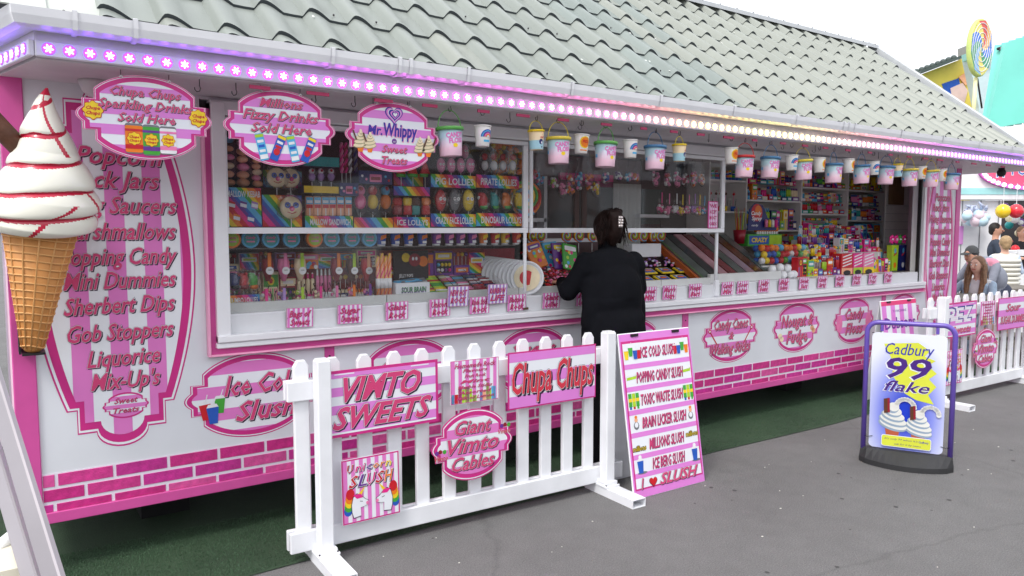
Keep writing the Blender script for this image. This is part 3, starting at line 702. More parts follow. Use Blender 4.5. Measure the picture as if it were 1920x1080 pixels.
def hang(q, W, H, x, z, label, name='hanging_sign'):
    r = empty(name, (x, -0.45, z), label=label, cat='hanging sign', group='oval signs hanging under the eaves')
    q.build('sign_board', r)
    for s in (-0.16, 0.16):
        w = MB(); w.tube([(s * W * 1.1, 0.003, H * .44), (s * W * 1.1, 0.0, 2.262 - z)], 0.0015, WIRE, 5); w.tube([(s * W * 1.1 - .006, -.004, H * .45), (s * W * 1.1, -.004, H * .47), (s * W * 1.1 + .006, -.004, H * .45)], 0.003, C['white'], 6); w.build('wire', r)
W, H = 0.524, 0.352
q = sign_board(W, H)
text(q, 'Chupa Chups', 0, 0.103, 0.27, 0.036, -.004, L3(), .3, res=1); text(q, 'Sparkling Drinks', 0, 0.05, 0.36, 0.036, -.004, L3(), .3, res=1); text(q, 'Sold Here', 0, -0.003, 0.22, 0.036, -.004, L3(), .3, res=1)
flower(q, -.2, .015, .037, -.005); flower(q, .205, .015, .037, -.005)
can(q, -.052, -.152, .068, .125, 'orange', 'red', -.0045); can(q, .014, -.158, .066, .13, 'green', 'purple', -.0048); can(q, .08, -.15, .066, .12, 'white', 'pink', -.0045)
hang(q, W, H, 0.553, 2.072, 'oval sign with three drink cans, leftmost under the eaves')
q = sign_board(W, H)
text(q, 'Millions', 0, 0.112, 0.2, 0.038, -.004, L3(), .3, res=1); text(q, 'Fizzy Drinks', 0, 0.055, 0.35, 0.042, -.004, L3(), .3, res=1); text(q, 'Sold Here', 0, -0.003, 0.28, 0.042, -.004, L3(), .3, res=1)
for x, a, c, d in ((-.095, .22, 'sky', 'blue'), (-.02, -.38, 'blue', 'red'), (.05, .22, 'sky', 'blue'), (.125, -.38, 'blue', 'red')):
    T = lambda pts: [(x + p * math.cos(a) - r * math.sin(a), -.092 + p * math.sin(a) + r * math.cos(a)) for p, r in pts]
    yy = -.0045 if c == 'sky' else -.006
    q.poly(T(rrect(-.02, .02, -.062, .062, .005)), yy, C[c]); q.poly(T(rect(-.019, .019, .044, .058)), yy - .0007, C['lime'] if c == 'sky' else C['yellow'])
    for k in range(3): q.poly(T(rect(-.014, .014, .02 - k * .022, .032 - k * .022)), yy - .0007, C['white'] if k != 1 else C[d])
    if c == 'blue': q.poly(T([(p, r) for p, r in [(.015 * math.cos(t), -.02 + .017 * math.sin(t)) for t in [k * .524 for k in range(12)]]]), yy - .0014, C['red'])
    else: q.poly(T(rect(-.018, .018, -.055, -.035)), yy - .0014, C['white'])
hang(q, W, H, 1.125, 2.073, 'oval sign with blue drink tubes, middle one under the eaves')
q = sign_board(W, H); VIO = mat('violet_print', (58, 38, 160), 0.4)
def heart(cx, cz, s): return [(cx + s * 16 * math.sin(t) ** 3 / 16, cz + s * (13 * math.cos(t) - 5 * math.cos(2 * t) - 2 * math.cos(3 * t) - math.cos(4 * t)) / 16) for t in [2 * math.pi * k / 36 for k in range(36)]][::-1]
for i, (s, mm) in enumerate(((.05, VIO), (.044, LIL), (.036, PWHITE), (.033, VIO), (.024, LIL), (.017, VIO), (.012, PWHITE))): q.poly(heart(0 + i * .0008, .112, s), -.0042 - i * .0007, mm)
text(q, 'Mr.', -.105, .028, .075, .044, -.0045, [(.05, .05, -.06, PINKE), (.03, 0, 0, VIO)], .15); text(q, 'Whippy', .035, .035, .185, .062, -.0045, [(.05, .05, -.05, PINKE), (.03, 0, 0, VIO)], .1)
q.disc(0, -.022, .014, .014, -.0045, C['purple'], 14); text(q, 'at', 0, -.022, .014, .012, -.0055, L1(C['white'], 0), 0, res=1)
text(q, 'Sweet', 0, -.062, .14, .036, -.0045, L3(), .3, res=1); text(q, 'Treats', 0, -.118, .14, .036, -.0045, L3(), .3, res=1)
whip(q, -.185, -.03, .11, -.0045, 1); whip(q, -.135, -.035, .1, -.0045, 1); whip(q, .145, -.04, .1, -.0045, -1); whip(q, .195, -.035, .11, -.0045, -1)
hang(q, W, H, 1.70, 2.072, 'oval sign with heart logo and ice creams, rightmost under the eaves')

# ------------------------------------------------------------------ buckets and tubs on hooks
def grad_mat():
    m = bpy.data.materials.new('floss_bucket_print'); m.use_nodes = True; t = m.node_tree; b = t.nodes['Principled BSDF']
    tc = t.nodes.new('ShaderNodeTexCoord'); sp = t.nodes.new('ShaderNodeSeparateXYZ'); n = t.nodes.new('ShaderNodeTexNoise'); n.inputs['Scale'].default_value = 14
    t.links.new(tc.outputs['Object'], sp.inputs[0]); t.links.new(tc.outputs['Object'], n.inputs['Vector'])
    a = t.nodes.new('ShaderNodeMath'); a.operation = 'MULTIPLY_ADD'; a.inputs[1].default_value = 7.2; a.inputs[2].default_value = 1.0; t.links.new(sp.outputs['Z'], a.inputs[0])
    a2 = t.nodes.new('ShaderNodeMath'); a2.operation = 'MULTIPLY_ADD'; a2.inputs[1].default_value = 0.5; t.links.new(n.outputs[0], a2.inputs[0]); t.links.new(a.outputs[0], a2.inputs[2])
    r = t.nodes.new('ShaderNodeValToRGB'); r.color_ramp.elements[0].position = 0.45; r.color_ramp.elements[0].color = (*lin((240, 200, 218)), 1)
    r.color_ramp.elements[1].position = 0.85; r.color_ramp.elements[1].color = (*lin((182, 212, 222)), 1)
    t.links.new(a2.outputs[0], r.inputs[0]); t.links.new(r.outputs[0], b.inputs['Base Color']); b.inputs['Roughness'].default_value = 0.25; return m
FLOSS = grad_mat(); FTEXT = mat('floss_text', (226, 120, 190), 0.4)
def bucket_mesh(kind):
    """local origin at the top of the rim"""
    q = MB()
    if kind == 'big':
        q.lathe([(0.058, -0.155), (0.060, -0.152), (0.068, -0.012)], (0, 0, 0), FLOSS, 28)
        for k in range(28):
            pass
    else:
        q.lathe([(0.036, -0.115), (0.038, -0.112), (0.047, 0.0)], (0, 0, 0), {'bee': mat('tub_cream_print', (238, 216, 176), .35), 'sun': mat('tub_white', (236, 232, 228), .35), 'rain': mat('tub_white', (236, 232, 228), .35)}[kind], 24)
    return q
def on_cyl(q, q2, r0, r1, z0, z1, ang):
    """wrap flat print q2 (x-z plane) round a tapering wall"""
    for f, mi, sm in zip(q2.f, q2.m, q2.sm):
        pl = [(q2.v[i][0], q2.v[i][2]) for i in f]; yy = q2.v[f[0]][1]
        c = math.floor(min(p[0] for p in pl) / .008) * .008; mx = max(p[0] for p in pl)
        while c < mx:
            pp = band(pl, 1, 0, c, c + .008); c += .008
            if len(pp) < 3: continue
            out = []
            for x, z in pp:
                t = (z - z0) / (z1 - z0); r = r0 + (r1 - r0) * t + 0.0009 - yy; a = -math.pi / 2 + ang + x / ((r0 + r1) / 2); out.append((r * math.cos(a), r * math.sin(a), z))
            q.add(out, [tuple(range(len(out)))], q2.mats[mi])
big = bucket_mesh('big'); pr = MB()
text(pr, 'CANDY', 0, -.045, .095, .024, 0, [(.05, 0, 0, FTEXT)], 0, .08); text(pr, 'FLOSS', 0.006, -.074, .08, .024, 0, [(.05, 0, 0, FTEXT)], 0, .08); pr.disc(0.0, -.1, .014, .011, 0, C['yellow'], 10)
pr.poly(rect(-.12, -.1, -.1, -.08), 0, C['sky']); 
on_cyl(big, pr, .060, .068, -.152, -.012, -.15); BIG = big.mesh('bucket_body')
q = MB()
q.lathe([(0.0745, -0.016), (0.0755, -0.004), (0.074, 0.0), (0.066, 0.001), (0.064, -0.004)], (0, 0, 0), C['green'], 28); LIDV = q
LC = {'green': mat('lid_green', (98, 176, 84), .3), 'yellow': mat('lid_yellow', (226, 206, 74), .3), 'blue': mat('lid_blue', (72, 124, 168), .3), 'red': mat('lid_red', (202, 48, 54), .3)}
def lid(col): q = MB(); q.lathe([(0.0755, -0.018), (0.0765, -0.004), (0.074, 0.0), (0.068, 0.001), (0.066, -0.003)], (0, 0, 0), LC[col], 28); return q.mesh('lid')
def handle(col, r, h): q = MB(); q.tube([(r * math.cos(t) * (1.0 if True else 1), 0, -0.008 + h * math.sin(t)) for t in [math.pi * k / 16 for k in range(17)]], 0.0028, LC[col], 6); return q.mesh('handle')
LIDM = {c: lid(c) for c in ('green', 'yellow', 'blue', 'red')}; HM = {c: handle(c, .075, .098) for c in ('green', 'yellow', 'blue', 'red')}
small = {}
for k in ('bee', 'sun', 'rain'):
    q = bucket_mesh(k); p2 = MB()
    if k == 'bee':
        p2.poly(rect(-.13, .13, -.112, -.062), 0, mat('tub_pale_blue', (170, 214, 226), .35)); p2.disc(.01, -.07, .014, .016, -.0006, C['navy'], 12); p2.disc(.014, -.075, .006, .007, -.0012, C['white'], 8); p2.disc(.016, -.1, .006, .004, -.0006, C['black'], 6); text(p2, 'CANDY', .018, -.045, .03, .009, 0, L1(C['red'], .04), 0, res=1)
    if k == 'sun':
        p2.disc(.01, -.05, .034, .036, 0, C['yellow'], 20); p2.disc(.012, -.05, .028, .03, -.0006, C['orange'], 18); text(p2, 'FIZZ', .014, -.045, .034, .013, -.0012, L1(C['red'], .05), 0, res=1); p2.poly(rect(-.02, .03, -.1, -.094), 0, C['orange'])
    if k == 'rain':
        for i, (r_, c_) in enumerate(((.042, 'blue'), (.036, 'sky'), (.03, 'purple'), (.023, 'pink'), (.016, 'orange'), (.01, 'white'))):
            p2.poly([(.01 + r_ * math.cos(t), -.065 + r_ * math.sin(t)) for t in [math.pi * j / 14 for j in range(15)]], -.0005 * i, C[c_])
        p2.poly(rect(-.015, .03, -.092, -.08), 0, C['sky'])
    on_cyl(q, p2, .038, .047, -.112, 0, -.15); small[k] = q.mesh('tub_body')
q = MB(); q.lathe([(0.050, -0.012), (0.051, -0.003), (0.049, 0.0), (0.044, 0.0)], (0, 0, 0), C['yellow'], 24); SLID = q.mesh('lid')
q = MB(); q.lathe([(0.049, -0.008), (0.0495, -0.002), (0.048, 0.0), (0.044, 0.0)], (0, 0, 0), mat('tub_white', (236, 232, 228)), 24); SRIM = q.mesh('rim')
SH1 = handle('yellow', .048, .06); q = MB(); q.tube([(.047 * math.cos(t), 0, .055 * math.sin(t)) for t in [math.pi * k / 12 for k in range(13)]], 0.0012, WRAP, 4); SH2 = q.mesh('handle')
ORD = ['first', 'second', 'third', 'fourth', 'fifth', 'sixth', 'seventh', 'eighth', 'ninth', 'tenth', 'eleventh', 'twelfth', 'thirteenth']
bigs = [(843, 'green'), (1047, 'yellow'), (1136, 'green'), (1229, 'blue'), (1397, 'red'), (1446, 'blue'), (1507, 'yellow'), (1565, 'blue'), (1617, 'blue'), (1664, 'blue'), (1708, 'yellow'), (1748, 'yellow'), (1788, 'blue')]
cnt = {}
biglab = {843: 'big green-lidded floss bucket beside the heart logo sign', 1047: 'big yellow-lidded floss bucket over the window bar, leftmost yellow', 1136: 'big green-lidded floss bucket above the woman in black', 1229: 'big blue-lidded floss bucket right of the woman in black',
          1397: 'big floss bucket with a red lid and red handle', 1446: 'big blue-lidded floss bucket just right of the red one', 1507: 'big yellow-lidded floss bucket between two blue-lidded ones', 1565: 'big blue-lidded floss bucket over the middle goods shelves',
          1617: 'big blue-lidded floss bucket, fourth blue lid from the left', 1664: 'big blue-lidded floss bucket left of the slatted blind', 1708: 'big yellow-lidded floss bucket over the window right corner', 1748: 'big yellow-lidded floss bucket over the right sweet list', 1788: 'big blue-lidded floss bucket by the right corner post, last of all'}
YB = -0.43
for u, c in bigs:
    x = onY(u, 250, YB).x; rx = random.uniform(-.06, .06); ry = random.uniform(-.07, .07)
    r = empty('floss_bucket', (x, YB, 2.146 + random.uniform(-.012, .008)), (0, ry, random.uniform(-.35, .25)), label=biglab[u], cat='bucket', group='candy floss buckets hanging under the eaves')
    inst(BIG, 'bucket_body', r); inst(LIDM[c], 'lid', r); inst(HM[c], 'handle', r, rot=(rx, 0, 0)); HOOKX.append(x)
smalls = [(905, 'rain'), (1005, 'bee'), (1091, 'sun'), (1182, 'rain'), (1274, 'bee'), (1372, 'sun'), (1486, 'rain'), (1538, 'sun'), (1593, 'sun'), (1640, 'rain'), (1685, 'bee'), (1730, 'sun'), (1768, 'sun')]
snm = {'rain': 'white tub with a rainbow print', 'sun': 'white tub with an orange sun print', 'bee': 'cream tub with a yellow rim and yellow handle'}
place = {905: 'hanging alone left of the window bar', 1005: 'left of the first yellow-lidded bucket', 1091: 'above the woman in black', 1182: 'between the green and blue buckets above the counter', 1274: 'hanging alone right of a blue bucket',
         1372: 'touching the red-lidded bucket', 1486: 'just left of the yellow-lidded bucket over the shelves', 1538: 'between a yellow and a blue bucket', 1593: 'between two blue buckets', 1640: 'between the last two close blue buckets', 1685: 'left of the last yellow-lidded buckets', 1730: 'between the two rightmost yellow buckets', 1768: 'last small one before the corner post'}
for u, k in smalls:
    x = onY(u, 250, YB).x
    r = empty('sweet_tub', (x, YB, 2.178 + random.uniform(-.008, .006)), (0, random.uniform(-.05, .05), random.uniform(-.3, .3)), label='%s, %s' % (snm[k], place[u]), cat='tub', group='small printed tubs hanging under the eaves')
    inst(small[k], 'tub_body', r); inst(SLID if k == 'bee' else SRIM, 'lid' if k == 'bee' else 'rim', r); inst(SH1 if k == 'bee' else SH2, 'handle', r); HOOKX.append(x)
for x in HOOKX: inst(hook, 'hook', K, (x + .008, YB, 2.262 + 0.024), (0, 0, random.uniform(-.5, .5)))
for u in (376, 444, 592, 666, 700, 765, 956, 1090, 1330, 1420, 1470, 1530, 1650, 1760): inst(hook, 'hook', K, (onY(u, 220, YB).x, YB, 2.262), (0, 0, random.uniform(-.8, .8)))

# ------------------------------------------------------------------ little price cards on the counter front
cards = [(536, 'Bags of', 'Sweets', 0), (632, 'Sugar', 'Dummies', 0), (722, 'Giant', 'Rock', 0), (804, 'Unicorn', 'Rock', 0), (839, 'NEW HOT', 'ROCK', 1), (880, 'Rude Stick', 'Rock', 0), (914, 'RAINBOW', 'LIFE', 1), (951, 'Blackpool', 'Rock', 0), (1017, 'Giant', 'Lollies', 0), (1080, 'Ice', 'Lollies', 0),
         (1204, 'Sweet', 'Mix', 0), (1242, 'Mary\'s', 'Fudge', 0), (1291, 'Nougat', 'Bars', 0), (1352, 'Candy', 'Mix', 0), (1381, 'Sour', 'Babies', 0), (1421, 'Jelly', 'Beans', 0), (1459, 'Big', 'Bonbons', 0), (1497, 'Sweet', 'Jars', 0), (1532, 'Candy', 'Spray', 0), (1565, 'Gift', 'Bags', 0), (1597, 'Fizzy', 'Belts', 0), (1627, 'Toy', 'Pops', 0), (1656, 'Pop', 'Tubs', 0)]
for i, (u, a, b, hi) in enumerate(cards):
    y = -0.012 if not hi else 0.0
    x0 = onY(u, 560, y).x; w, h = (0.148, 0.108) if not hi else (0.15, 0.125)
    if hi: x0 = onY(u, 548, -.03).x
    q = MB(); q.plate(rrect(0, w, -h / 2, h / 2, .004), 0, .002, PWHITE, LSHADOW)
    q.poly(rect(.001, w - .001, -h / 2 + .001, h / 2 - .001), -.0006, MAG); 
    stripes(q, rect(.003, w - .003, -h / 2 + .003, h / 2 - .003), -.0012, LPINK if not hi else C['lilac'], PWHITE, .027, True, phase=0.002)
    text(q, a, w / 2, .022, w * .8, .034, -.003, L2(o=.02), .3, res=1); text(q, b, w / 2, -.024, w * .72, .034, -.003, L2(o=.02), .3, res=1)
    for s in (.006, w - .006): q.disc(s, 0, .0022, .0022, -.003, LSHADOW, 6)
    o = q.build('price_card', None, label='small pink striped card reading %s %s on the counter front' % (a, b), cat='card', group='pink striped cards along the counter front')
    o.location = (x0, y if not hi else -.03, (1.128 if not hi else 1.195)); o.rotation_euler = (R(4), R(random.uniform(-1, 1)), 0)
q = MB(); q.plate(rect(0, .115, 0, .21), 0, .003, MAG, MAG); stripes(q, rect(.006, .109, .006, .204), -.0008, LPINK, PWHITE, .02, True)
for i, t in enumerate(('WE', 'ACCEPT', 'MOST', 'CARDS')): text(q, t, .0575, .175 - i * .046, .08, .026, -.002, L2(), 0, res=1)
o = q.build('price_card', None, label='taller pink striped notice at the lower right of the raised glass sash', cat='notice'); p = onY(1327, 428, -.03); o.location = (p.x, -.03, 1.612)

# ------------------------------------------------------------------ picket barriers
PW = mat('white_fence_plastic', (238, 239, 243), 0.35, noise=0.07, nscale=6, bump=0.03, bscale=20)
def picket_mesh(h):
    q = MB(); w, d = 0.075, 0.022
    out = [(-w / 2, 0), (w / 2, 0), (w / 2, h - .03), (w / 2 - .02, h), (-w / 2 + .02, h), (-w / 2, h - .03)]
    inn = [(x * .86, z if z < .01 else z - .004) for x, z in out]
    n = 6; vs = [(x, -d / 2 + .004, z) for x, z in out] + [(x, -d / 2, z) for x, z in inn] + [(x, d / 2, z) for x, z in out]
    q.add(vs, [(6, 7, 8, 9, 10, 11)] + [(i, (i + 1) % n, n + (i + 1) % n, n + i) for i in range(n)] + [(2 * n + i, 2 * n + (i + 1) % n, (i + 1) % n, i) for i in range(n)] + [(17, 16, 15, 14, 13, 12)], PW)
    return q.mesh('picket')
PIC = picket_mesh(0.84)
vary(PW, 0.025)
def barrier(loc, rz, label):
    r = empty('picket_barrier', loc, (0, 0, rz), label=label, cat='fence', group='white picket barriers in front of the kiosk')
    for i in range(13): inst(PIC, 'picket', r, (-0.04 + 0.1588 * i, 0.0, 0.145), (0, R(random.uniform(-.25, .25)), 0))
    for z0, z1 in ((0.062, 0.162), (0.795, 0.89)):
        q = MB(); q.bev(-0.115, 1.96, -0.036, -0.0125, z0, z1, PW, .004)
        q.bev(-0.115, 1.96, 0.0125, 0.036, z0, z1, PW, .004); q.build('rail', r)
    for x in (0.04, 1.80):
        q = MB(); q.bev(x - .034, x + .034, -.108, -.038, 0.05, 0.99, PW, .006); q.bev(x - .028, x + .028, -.102, -.044, .99, 0.996, PW, .003); q.build('post', r)
        q = MB(); q.bev(x - .055, x + .055, -.13, -.016, .05, .064, PW, .003); q.bev(x - .045, x + .045, -.12, -.027, .064, .085, PW, .003)
        for a, b in ((-.045, -.12), (.045, -.12)): q.ball((x + a, b, .066), .005, WIRE, 6)
        q.build('post_base', r)
        q = MB()
        x0, x1, y0, y1 = x - .05, x + .05, -.36, .26
        for a, b, c, d in ((x0, x1, 0.0, .004), (x0, x1, .046, .05)): q.box(a, b, y0, y1, c, d, PW)
        q.box(x0, x0 + .004, y0, y1, .004, .046, PW); q.box(x1 - .004, x1, y0, y1, .004, .046, PW); q.box(x0 + .004, x1 - .004, y1 - .01, y1, .004, .046, PW)
        q.build('foot', r)
    return r
barrier((1.205, -0.52, 0), R(-1.6), 'white picket barrier nearest the camera, hung with five pink signs')
barrier((7.01, -0.58, 0), R(-1.5), 'white picket barrier at the right, behind the blue ice cream sign')
def fence_signs(loc, rz, tagtxt, alt):
    M0 = Matrix.Translation(loc) @ Matrix.Rotation(rz, 4, 'Z')
    def put(q, x, z, name, label, cat='sign', tilt=0.0):
        o = q.build(name, None, label=label, cat=cat, group='pink signs fixed to the picket barriers'); p = M0 @ Vector((x, -.046, z)); o.location = p; o.rotation_euler = (0, tilt, rz)
    w, h = .605, .325; q = MB(); q.plate(rect(0, w, 0, h), 0, .004, MAG, MAG); stripes(q, rect(.014, w - .014, .014, h - .014), -.0008, LIL, PWHITE, h * .27, phase=.01)
    if alt:
        BL = C['blue']
        for i, ch in enumerate('PEZ'): text(q, ch, .13 + i * .155, .205, .13, .13, -.002, [(.05, .12, .06, mat('dark_blue_print', (44, 52, 140))), (.03, 0, 0, PWHITE)], .12)
        for k in range(7): q.poly(rect(.05, .53, .148 + k * .02, .1495 + k * .02), -.0045, LPINK)
        text(q, 'Sweets', .33, .07, .34, .06, -.002, L3(), .3)
    else:
        text(q, 'VIMTO', .3, .228, .40, .11, -.002, L3(o=.01), .4); text(q, 'SWEETS', .3, .092, .52, .10, -.002, L3(o=.01), .4)
    for s in (-1, 1): q.poly(rect(w / 2 + s * .2 - .05, w / 2 + s * .2 + .05, h - .022, h - .016), -.002, PWHITE)
    put(q, .05, .603, 'fence_sign', 'wide pink striped sign on the %s barrier, leftmost upper' % tagtxt, tilt=R(-.6))
    w, h = .30, .235; q = MB(); q.plate(rect(0, w, 0, h), 0, .003, PWHITE, PWHITE); q.poly(rect(.002, w - .002, .002, h - .002), -.0006, MAG); stripes(q, rect(.005, w - .005, .005, h - .005), -.0012, LPINK, PWHITE, .043, True)
    rr = random.Random(4); x = .006
    while x < w - .02:
        ww = rr.uniform(.012, .03)
        if abs(x - w / 2) > .06 or True: q.poly(rect(x, min(x + ww, w - .006), .006, rr.uniform(.05, .1) if not .35 < x / w < .6 else rr.uniform(.03, .08)), -.0018, C[rr.choice(['red', 'orange', 'yellow', 'pink', 'lime', 'white', 'sky', 'peach'])])
        x += ww + .002
    for i, (t, ww) in enumerate((('Homemade Rock', .25), ('Flavours', .15), ('Fruit Rock', .13), ('Mint', .18), ('Marble Sticks', .21), ('Assorted', .2), ('Milk or Lemon', .23))):
        text(q, t, w / 2, h - .03 - i * .029, ww, .017 if i else .024, -.0028, L2(), .3, res=1)
    put(q, .725, .68, 'fence_sign', 'small square sign with rock sticks printed on it, %s barrier' % tagtxt)
    w, h = .62, .32; q = MB(); q.plate(rect(0, w, 0, h), 0, .004, MAG, MAG); stripes(q, rect(.008, w - .008, .008, h - .008), -.0008, LIL, PWHITE, h * .4, phase=.0)
    if alt: text(q, 'Sour', .31, .22, .3, .07, -.002, L3(), .3); text(q, 'SUGAR DUMMIES', .31, .1, .52, .07, -.002, L3(), .2)
    else: text(q, 'Chupa Chups', .31, .17, .57, .165, -.002, L3(mat('red_lettering', (214, 52, 74), .4)), .22)
    put(q, 1.085, .606, 'fence_sign', 'wide pink striped sign on the %s barrier, rightmost upper' % tagtxt)
    W2, H2 = .50, .385; q = MB(); pl = plaque(W2, H2, 14); q.plate(pl, 0, .004, MAG, MAG); q.poly(scaled(pl, W2, H2, .006), -.0006, PWHITE); q.poly(scaled(pl, W2, H2, .012), -.0012, MAG)
    stripes(q, scaled(pl, W2, H2, .034), -.0018, LPINK, PWHITE, H2 * .265)
    for s in (-1, 1): text(q, 'Vimto', s * .195, .045 * s + .0, .08, .024, -.003, L2(C['red'], PWHITE), .2, res=1); [q.disc(s * .2 + a, .045 * s + b, .012, .012, -.0028, C[c_], 8) for a, b, c_ in ((-.02, .03, 'purple'), (0, .035, 'crimson'), (.025, .032, 'green'))]
    text(q, 'Giant', 0, .1, .22, .07, -.0026, L3(), .32); text(q, 'Vimto', 0, .005, .31, .078, -.0026, L3(), .32); text(q, 'Cables', 0, -.094, .26, .07, -.0026, L3(), .32)
    put(q, .862, .452, 'fence_sign', 'stepped oval pink sign in the middle of the %s barrier' % tagtxt)
    w, h = .305, .325; q = MB(); q.plate(rect(0, w, 0, h), 0, .003, PWHITE, PWHITE); q.poly(rect(.002, w - .002, .002, h - .002), -.0006, MAG); stripes(q, rect(.009, w - .009, .009, h - .009), -.0012, LPINK, PWHITE, .041, True)
    for i, ch in enumerate('Unicorn'): text(q, ch, (.045, .087, .116, .145, .18, .213, .245)[i], .277, .014 if ch == 'i' else (.024 if ch == 'r' else .032), .038, -.002, [(.05, .08, -.08, LSHADOW), (.045, 0, 0, PWHITE), (.012, 0, 0, C[['red', 'hot', 'hot', 'purple', 'orange', 'orange', 'yellow'][i]])], .25, res=1)
    for i, ch in enumerate('SLUSH'): text(q, ch, .06 + i * .046, .21, .046, .056, -.002, [(.05, .08, -.08, LSHADOW), (.045, 0, 0, PWHITE), (.012, 0, 0, C[['red', 'purple', 'hot', 'red', 'orange'][i]])], .3, res=1)
    for s, cx in ((1, .075), (-1, .235)):
        cz = .095; T = lambda pts: [(cx + s * a, cz + b) for a, b in pts]
        for i, c_ in enumerate(('blue', 'green', 'yellow', 'orange', 'red')): q.poly(T([(-.045 + .022 * math.cos(t) + i * .003, -.025 + i * .02 + .028 * math.sin(t)) for t in [k * .524 for k in range(12)]][::s]), -.002 - .0003 * i, C[c_])
        hd = [(-.02, -.07), (.02, -.065), (.018, -.02), (.04, -.018), (.06, -.01), (.062, .01), (.045, .02), (.02, .045), (.0, .055), (-.02, .04), (-.03, .0), (-.028, -.04)]
        q.poly(T(hd)[::s], -.004, LSHADOW); q.poly(T([(a * .93 + .001, b * .93) for a, b in hd])[::s], -.0046, PWHITE)
        q.poly(T([(.005, .048), (.022, .04), (.045, .085)])[::s], -.0052, C['yellow']); q.poly(T([(-.02, .05), (.02, .05), (.03, .03), (.0, .028)])[::s], -.0056, C['hot']); q.disc(cx + s * .054, cz - .002, .008, .01, -.0052, C['pink'], 8); q.poly(T([(.015, .012), (.03, .008), (.03, .011), (.015, .015)])[::s], -.0052, LSHADOW)
    put(q, .128, .162, 'fence_sign', 'small sign with two rainbow maned unicorns, low on the %s barrier' % tagtxt, tilt=R(-.8))
fence_signs((1.205, -0.545, 0), R(-1.6), 'near', False)
fence_signs((7.01, -0.605, 0), R(-1.5), 'far', True)

# ------------------------------------------------------------------ slush A-board
def aboard(loc, rz, w, h, lean, label, face):
    r = empty('a_board', loc, (0, 0, rz), label=label, cat='a-board')
    q = face(w, h); o = q.build('front_panel', r); o.rotation_euler = (-lean, 0, 0)
    q = MB(); q.bev(0, w, .012, .018, 0, h, PW, .003); o = q.build('back_panel', r); o.location = (0, h * math.sin(lean) * 1.95, 0); o.rotation_euler = (lean, 0, 0)
    q = MB(); q.box(.1, .16, h * math.sin(lean) - .01, h * math.sin(lean) + .03, h * math.cos(lean) - .02, h * math.cos(lean) - .004, WIRE); q.box(w - .16, w - .1, h * math.sin(lean) - .01, h * math.sin(lean) + .03, h * math.cos(lean) - .02, h * math.cos(lean) - .004, WIRE); q.build('hinge', r)
    return r
def slush_face(w, h):
    q = MB(); q.bev(0, w, 0, .012, 0, h, PW, .003); q.poly(rect(.004, w - .004, .004, h - .002), -.0008, LIL)
    q.poly(rect(.016, w - .016, .05, h - .045), -.0014, MAG); q.poly(rect(.026, w - .026, .06, h - .06), -.002, PWHITE)
    n = 6; zz = [h - .06 - .118, h - .06 - .118 - .136, h - .06 - .118 - .272, h - .06 - .118 - .408, h - .06 - .118 - .544, .155]
    for z in (.80, .665, .525, .39, .26, .15):
        q.poly(rect(.026, w - .026, z - .03, z), -.0026, LIL); 
        q.poly(rect(.016, .026, z - .03, z), -.0026, MAG); q.poly(rect(w - .026, w - .016, z - .03, z), -.0026, MAG)
    rows_ = (('ICE COLD SLUSH', .865, .3), ('POPPING CANDY SLUSH', .716, .4), ('TOXIC WASTE SLUSH', .58, .36), ('BRAIN LICKER SLUSH', .442, .38), ('MILLIONS SLUSH', .31, .30), ('ICE BERG SLUSH', .19, .28))
    for t, z, ww in rows_: text(q, t, w / 2 + .005, z, ww, .062, -.0034, [(.03, .06, -.05, LSOFT), (.012, 0, 0, LETTER)], .3, res=1)
    for s, xs in ((-1, (.05, .085, .12, .15)), (1, (w - .15, w - .12, w - .085, w - .05))):
        for x, c_ in zip(xs, ('yellow', 'green', 'blue', 'red') if s < 0 else ('red', 'blue', 'green', 'orange')): cup(q, x, .865 + (.012 if c_ == 'green' else -.006), .062, c_, -.0032 - (0.002 if c_ == 'blue' else 0))
    for s in (.075, w - .07):
        q.poly([(s - .04, .72), (s + .04, .73), (s + .035, .71), (s - .04, .705)], -.0032, C['lime']); q.poly([(s - .04, .735), (s + .04, .74), (s + .035, .725), (s - .04, .722)], -.0032, C['white'])
        for k, c_ in ((-.03, 'green'), (0, 'lime'), (.03, 'green')):
            q.poly(rect(s + k - .013, s + k + .013, .545, .625), -.0032, C[c_]); q.poly(rect(s + k - .013, s + k + .013, .575, .595), -.0038, C['yellow']); q.poly(rect(s + k - .008, s + k + .008, .53, .548), -.0032, C[{-.03: 'blue', 0: 'red', .03: 'green'}[k]])
        q.disc(s, .43, .022, .024, -.0032, C['grey'], 10); q.disc(s, .435, .015, .016, -.0038, PWHITE, 10); q.disc(s, .465, .014, .014, -.0038, C['peach'], 8); q.disc(s, .482, .012, .01, -.0044, C['orange'], 6)
        text(q, 'millions', s + (.006 if s < .2 else -.008), .295 if s < .2 else .318, .105, .03, -.0032, [(.07, 0, 0, C['black']), (.0, 0, 0, C['yellow'])], .1, res=1)
        q.disc(s + .012, .148, .04, .008, -.0030, C['grey'], 12); cup(q, s, .19, .085, 'blue', -.0032, 0, False); q.disc(s, .242, .014, .014, -.005, C['white'], 8)
    text(q, 'I', .075, .085, .02, .06, -.0034, L3(), .3); q.poly(heart(.165, .082, .034), -.0034, LSHADOW); q.poly(heart(.165, .084, .031), -.004, C['red']); text(q, 'SLUSH', .385, .087, .33, .062, -.0034, L3(o=.005), .4)
    return q
aboard((3.05, -0.832, 0.0), R(-.8), .612, .985, R(9.5), 'white A-board listing seven slush flavours, beside the near picket barrier', slush_face)
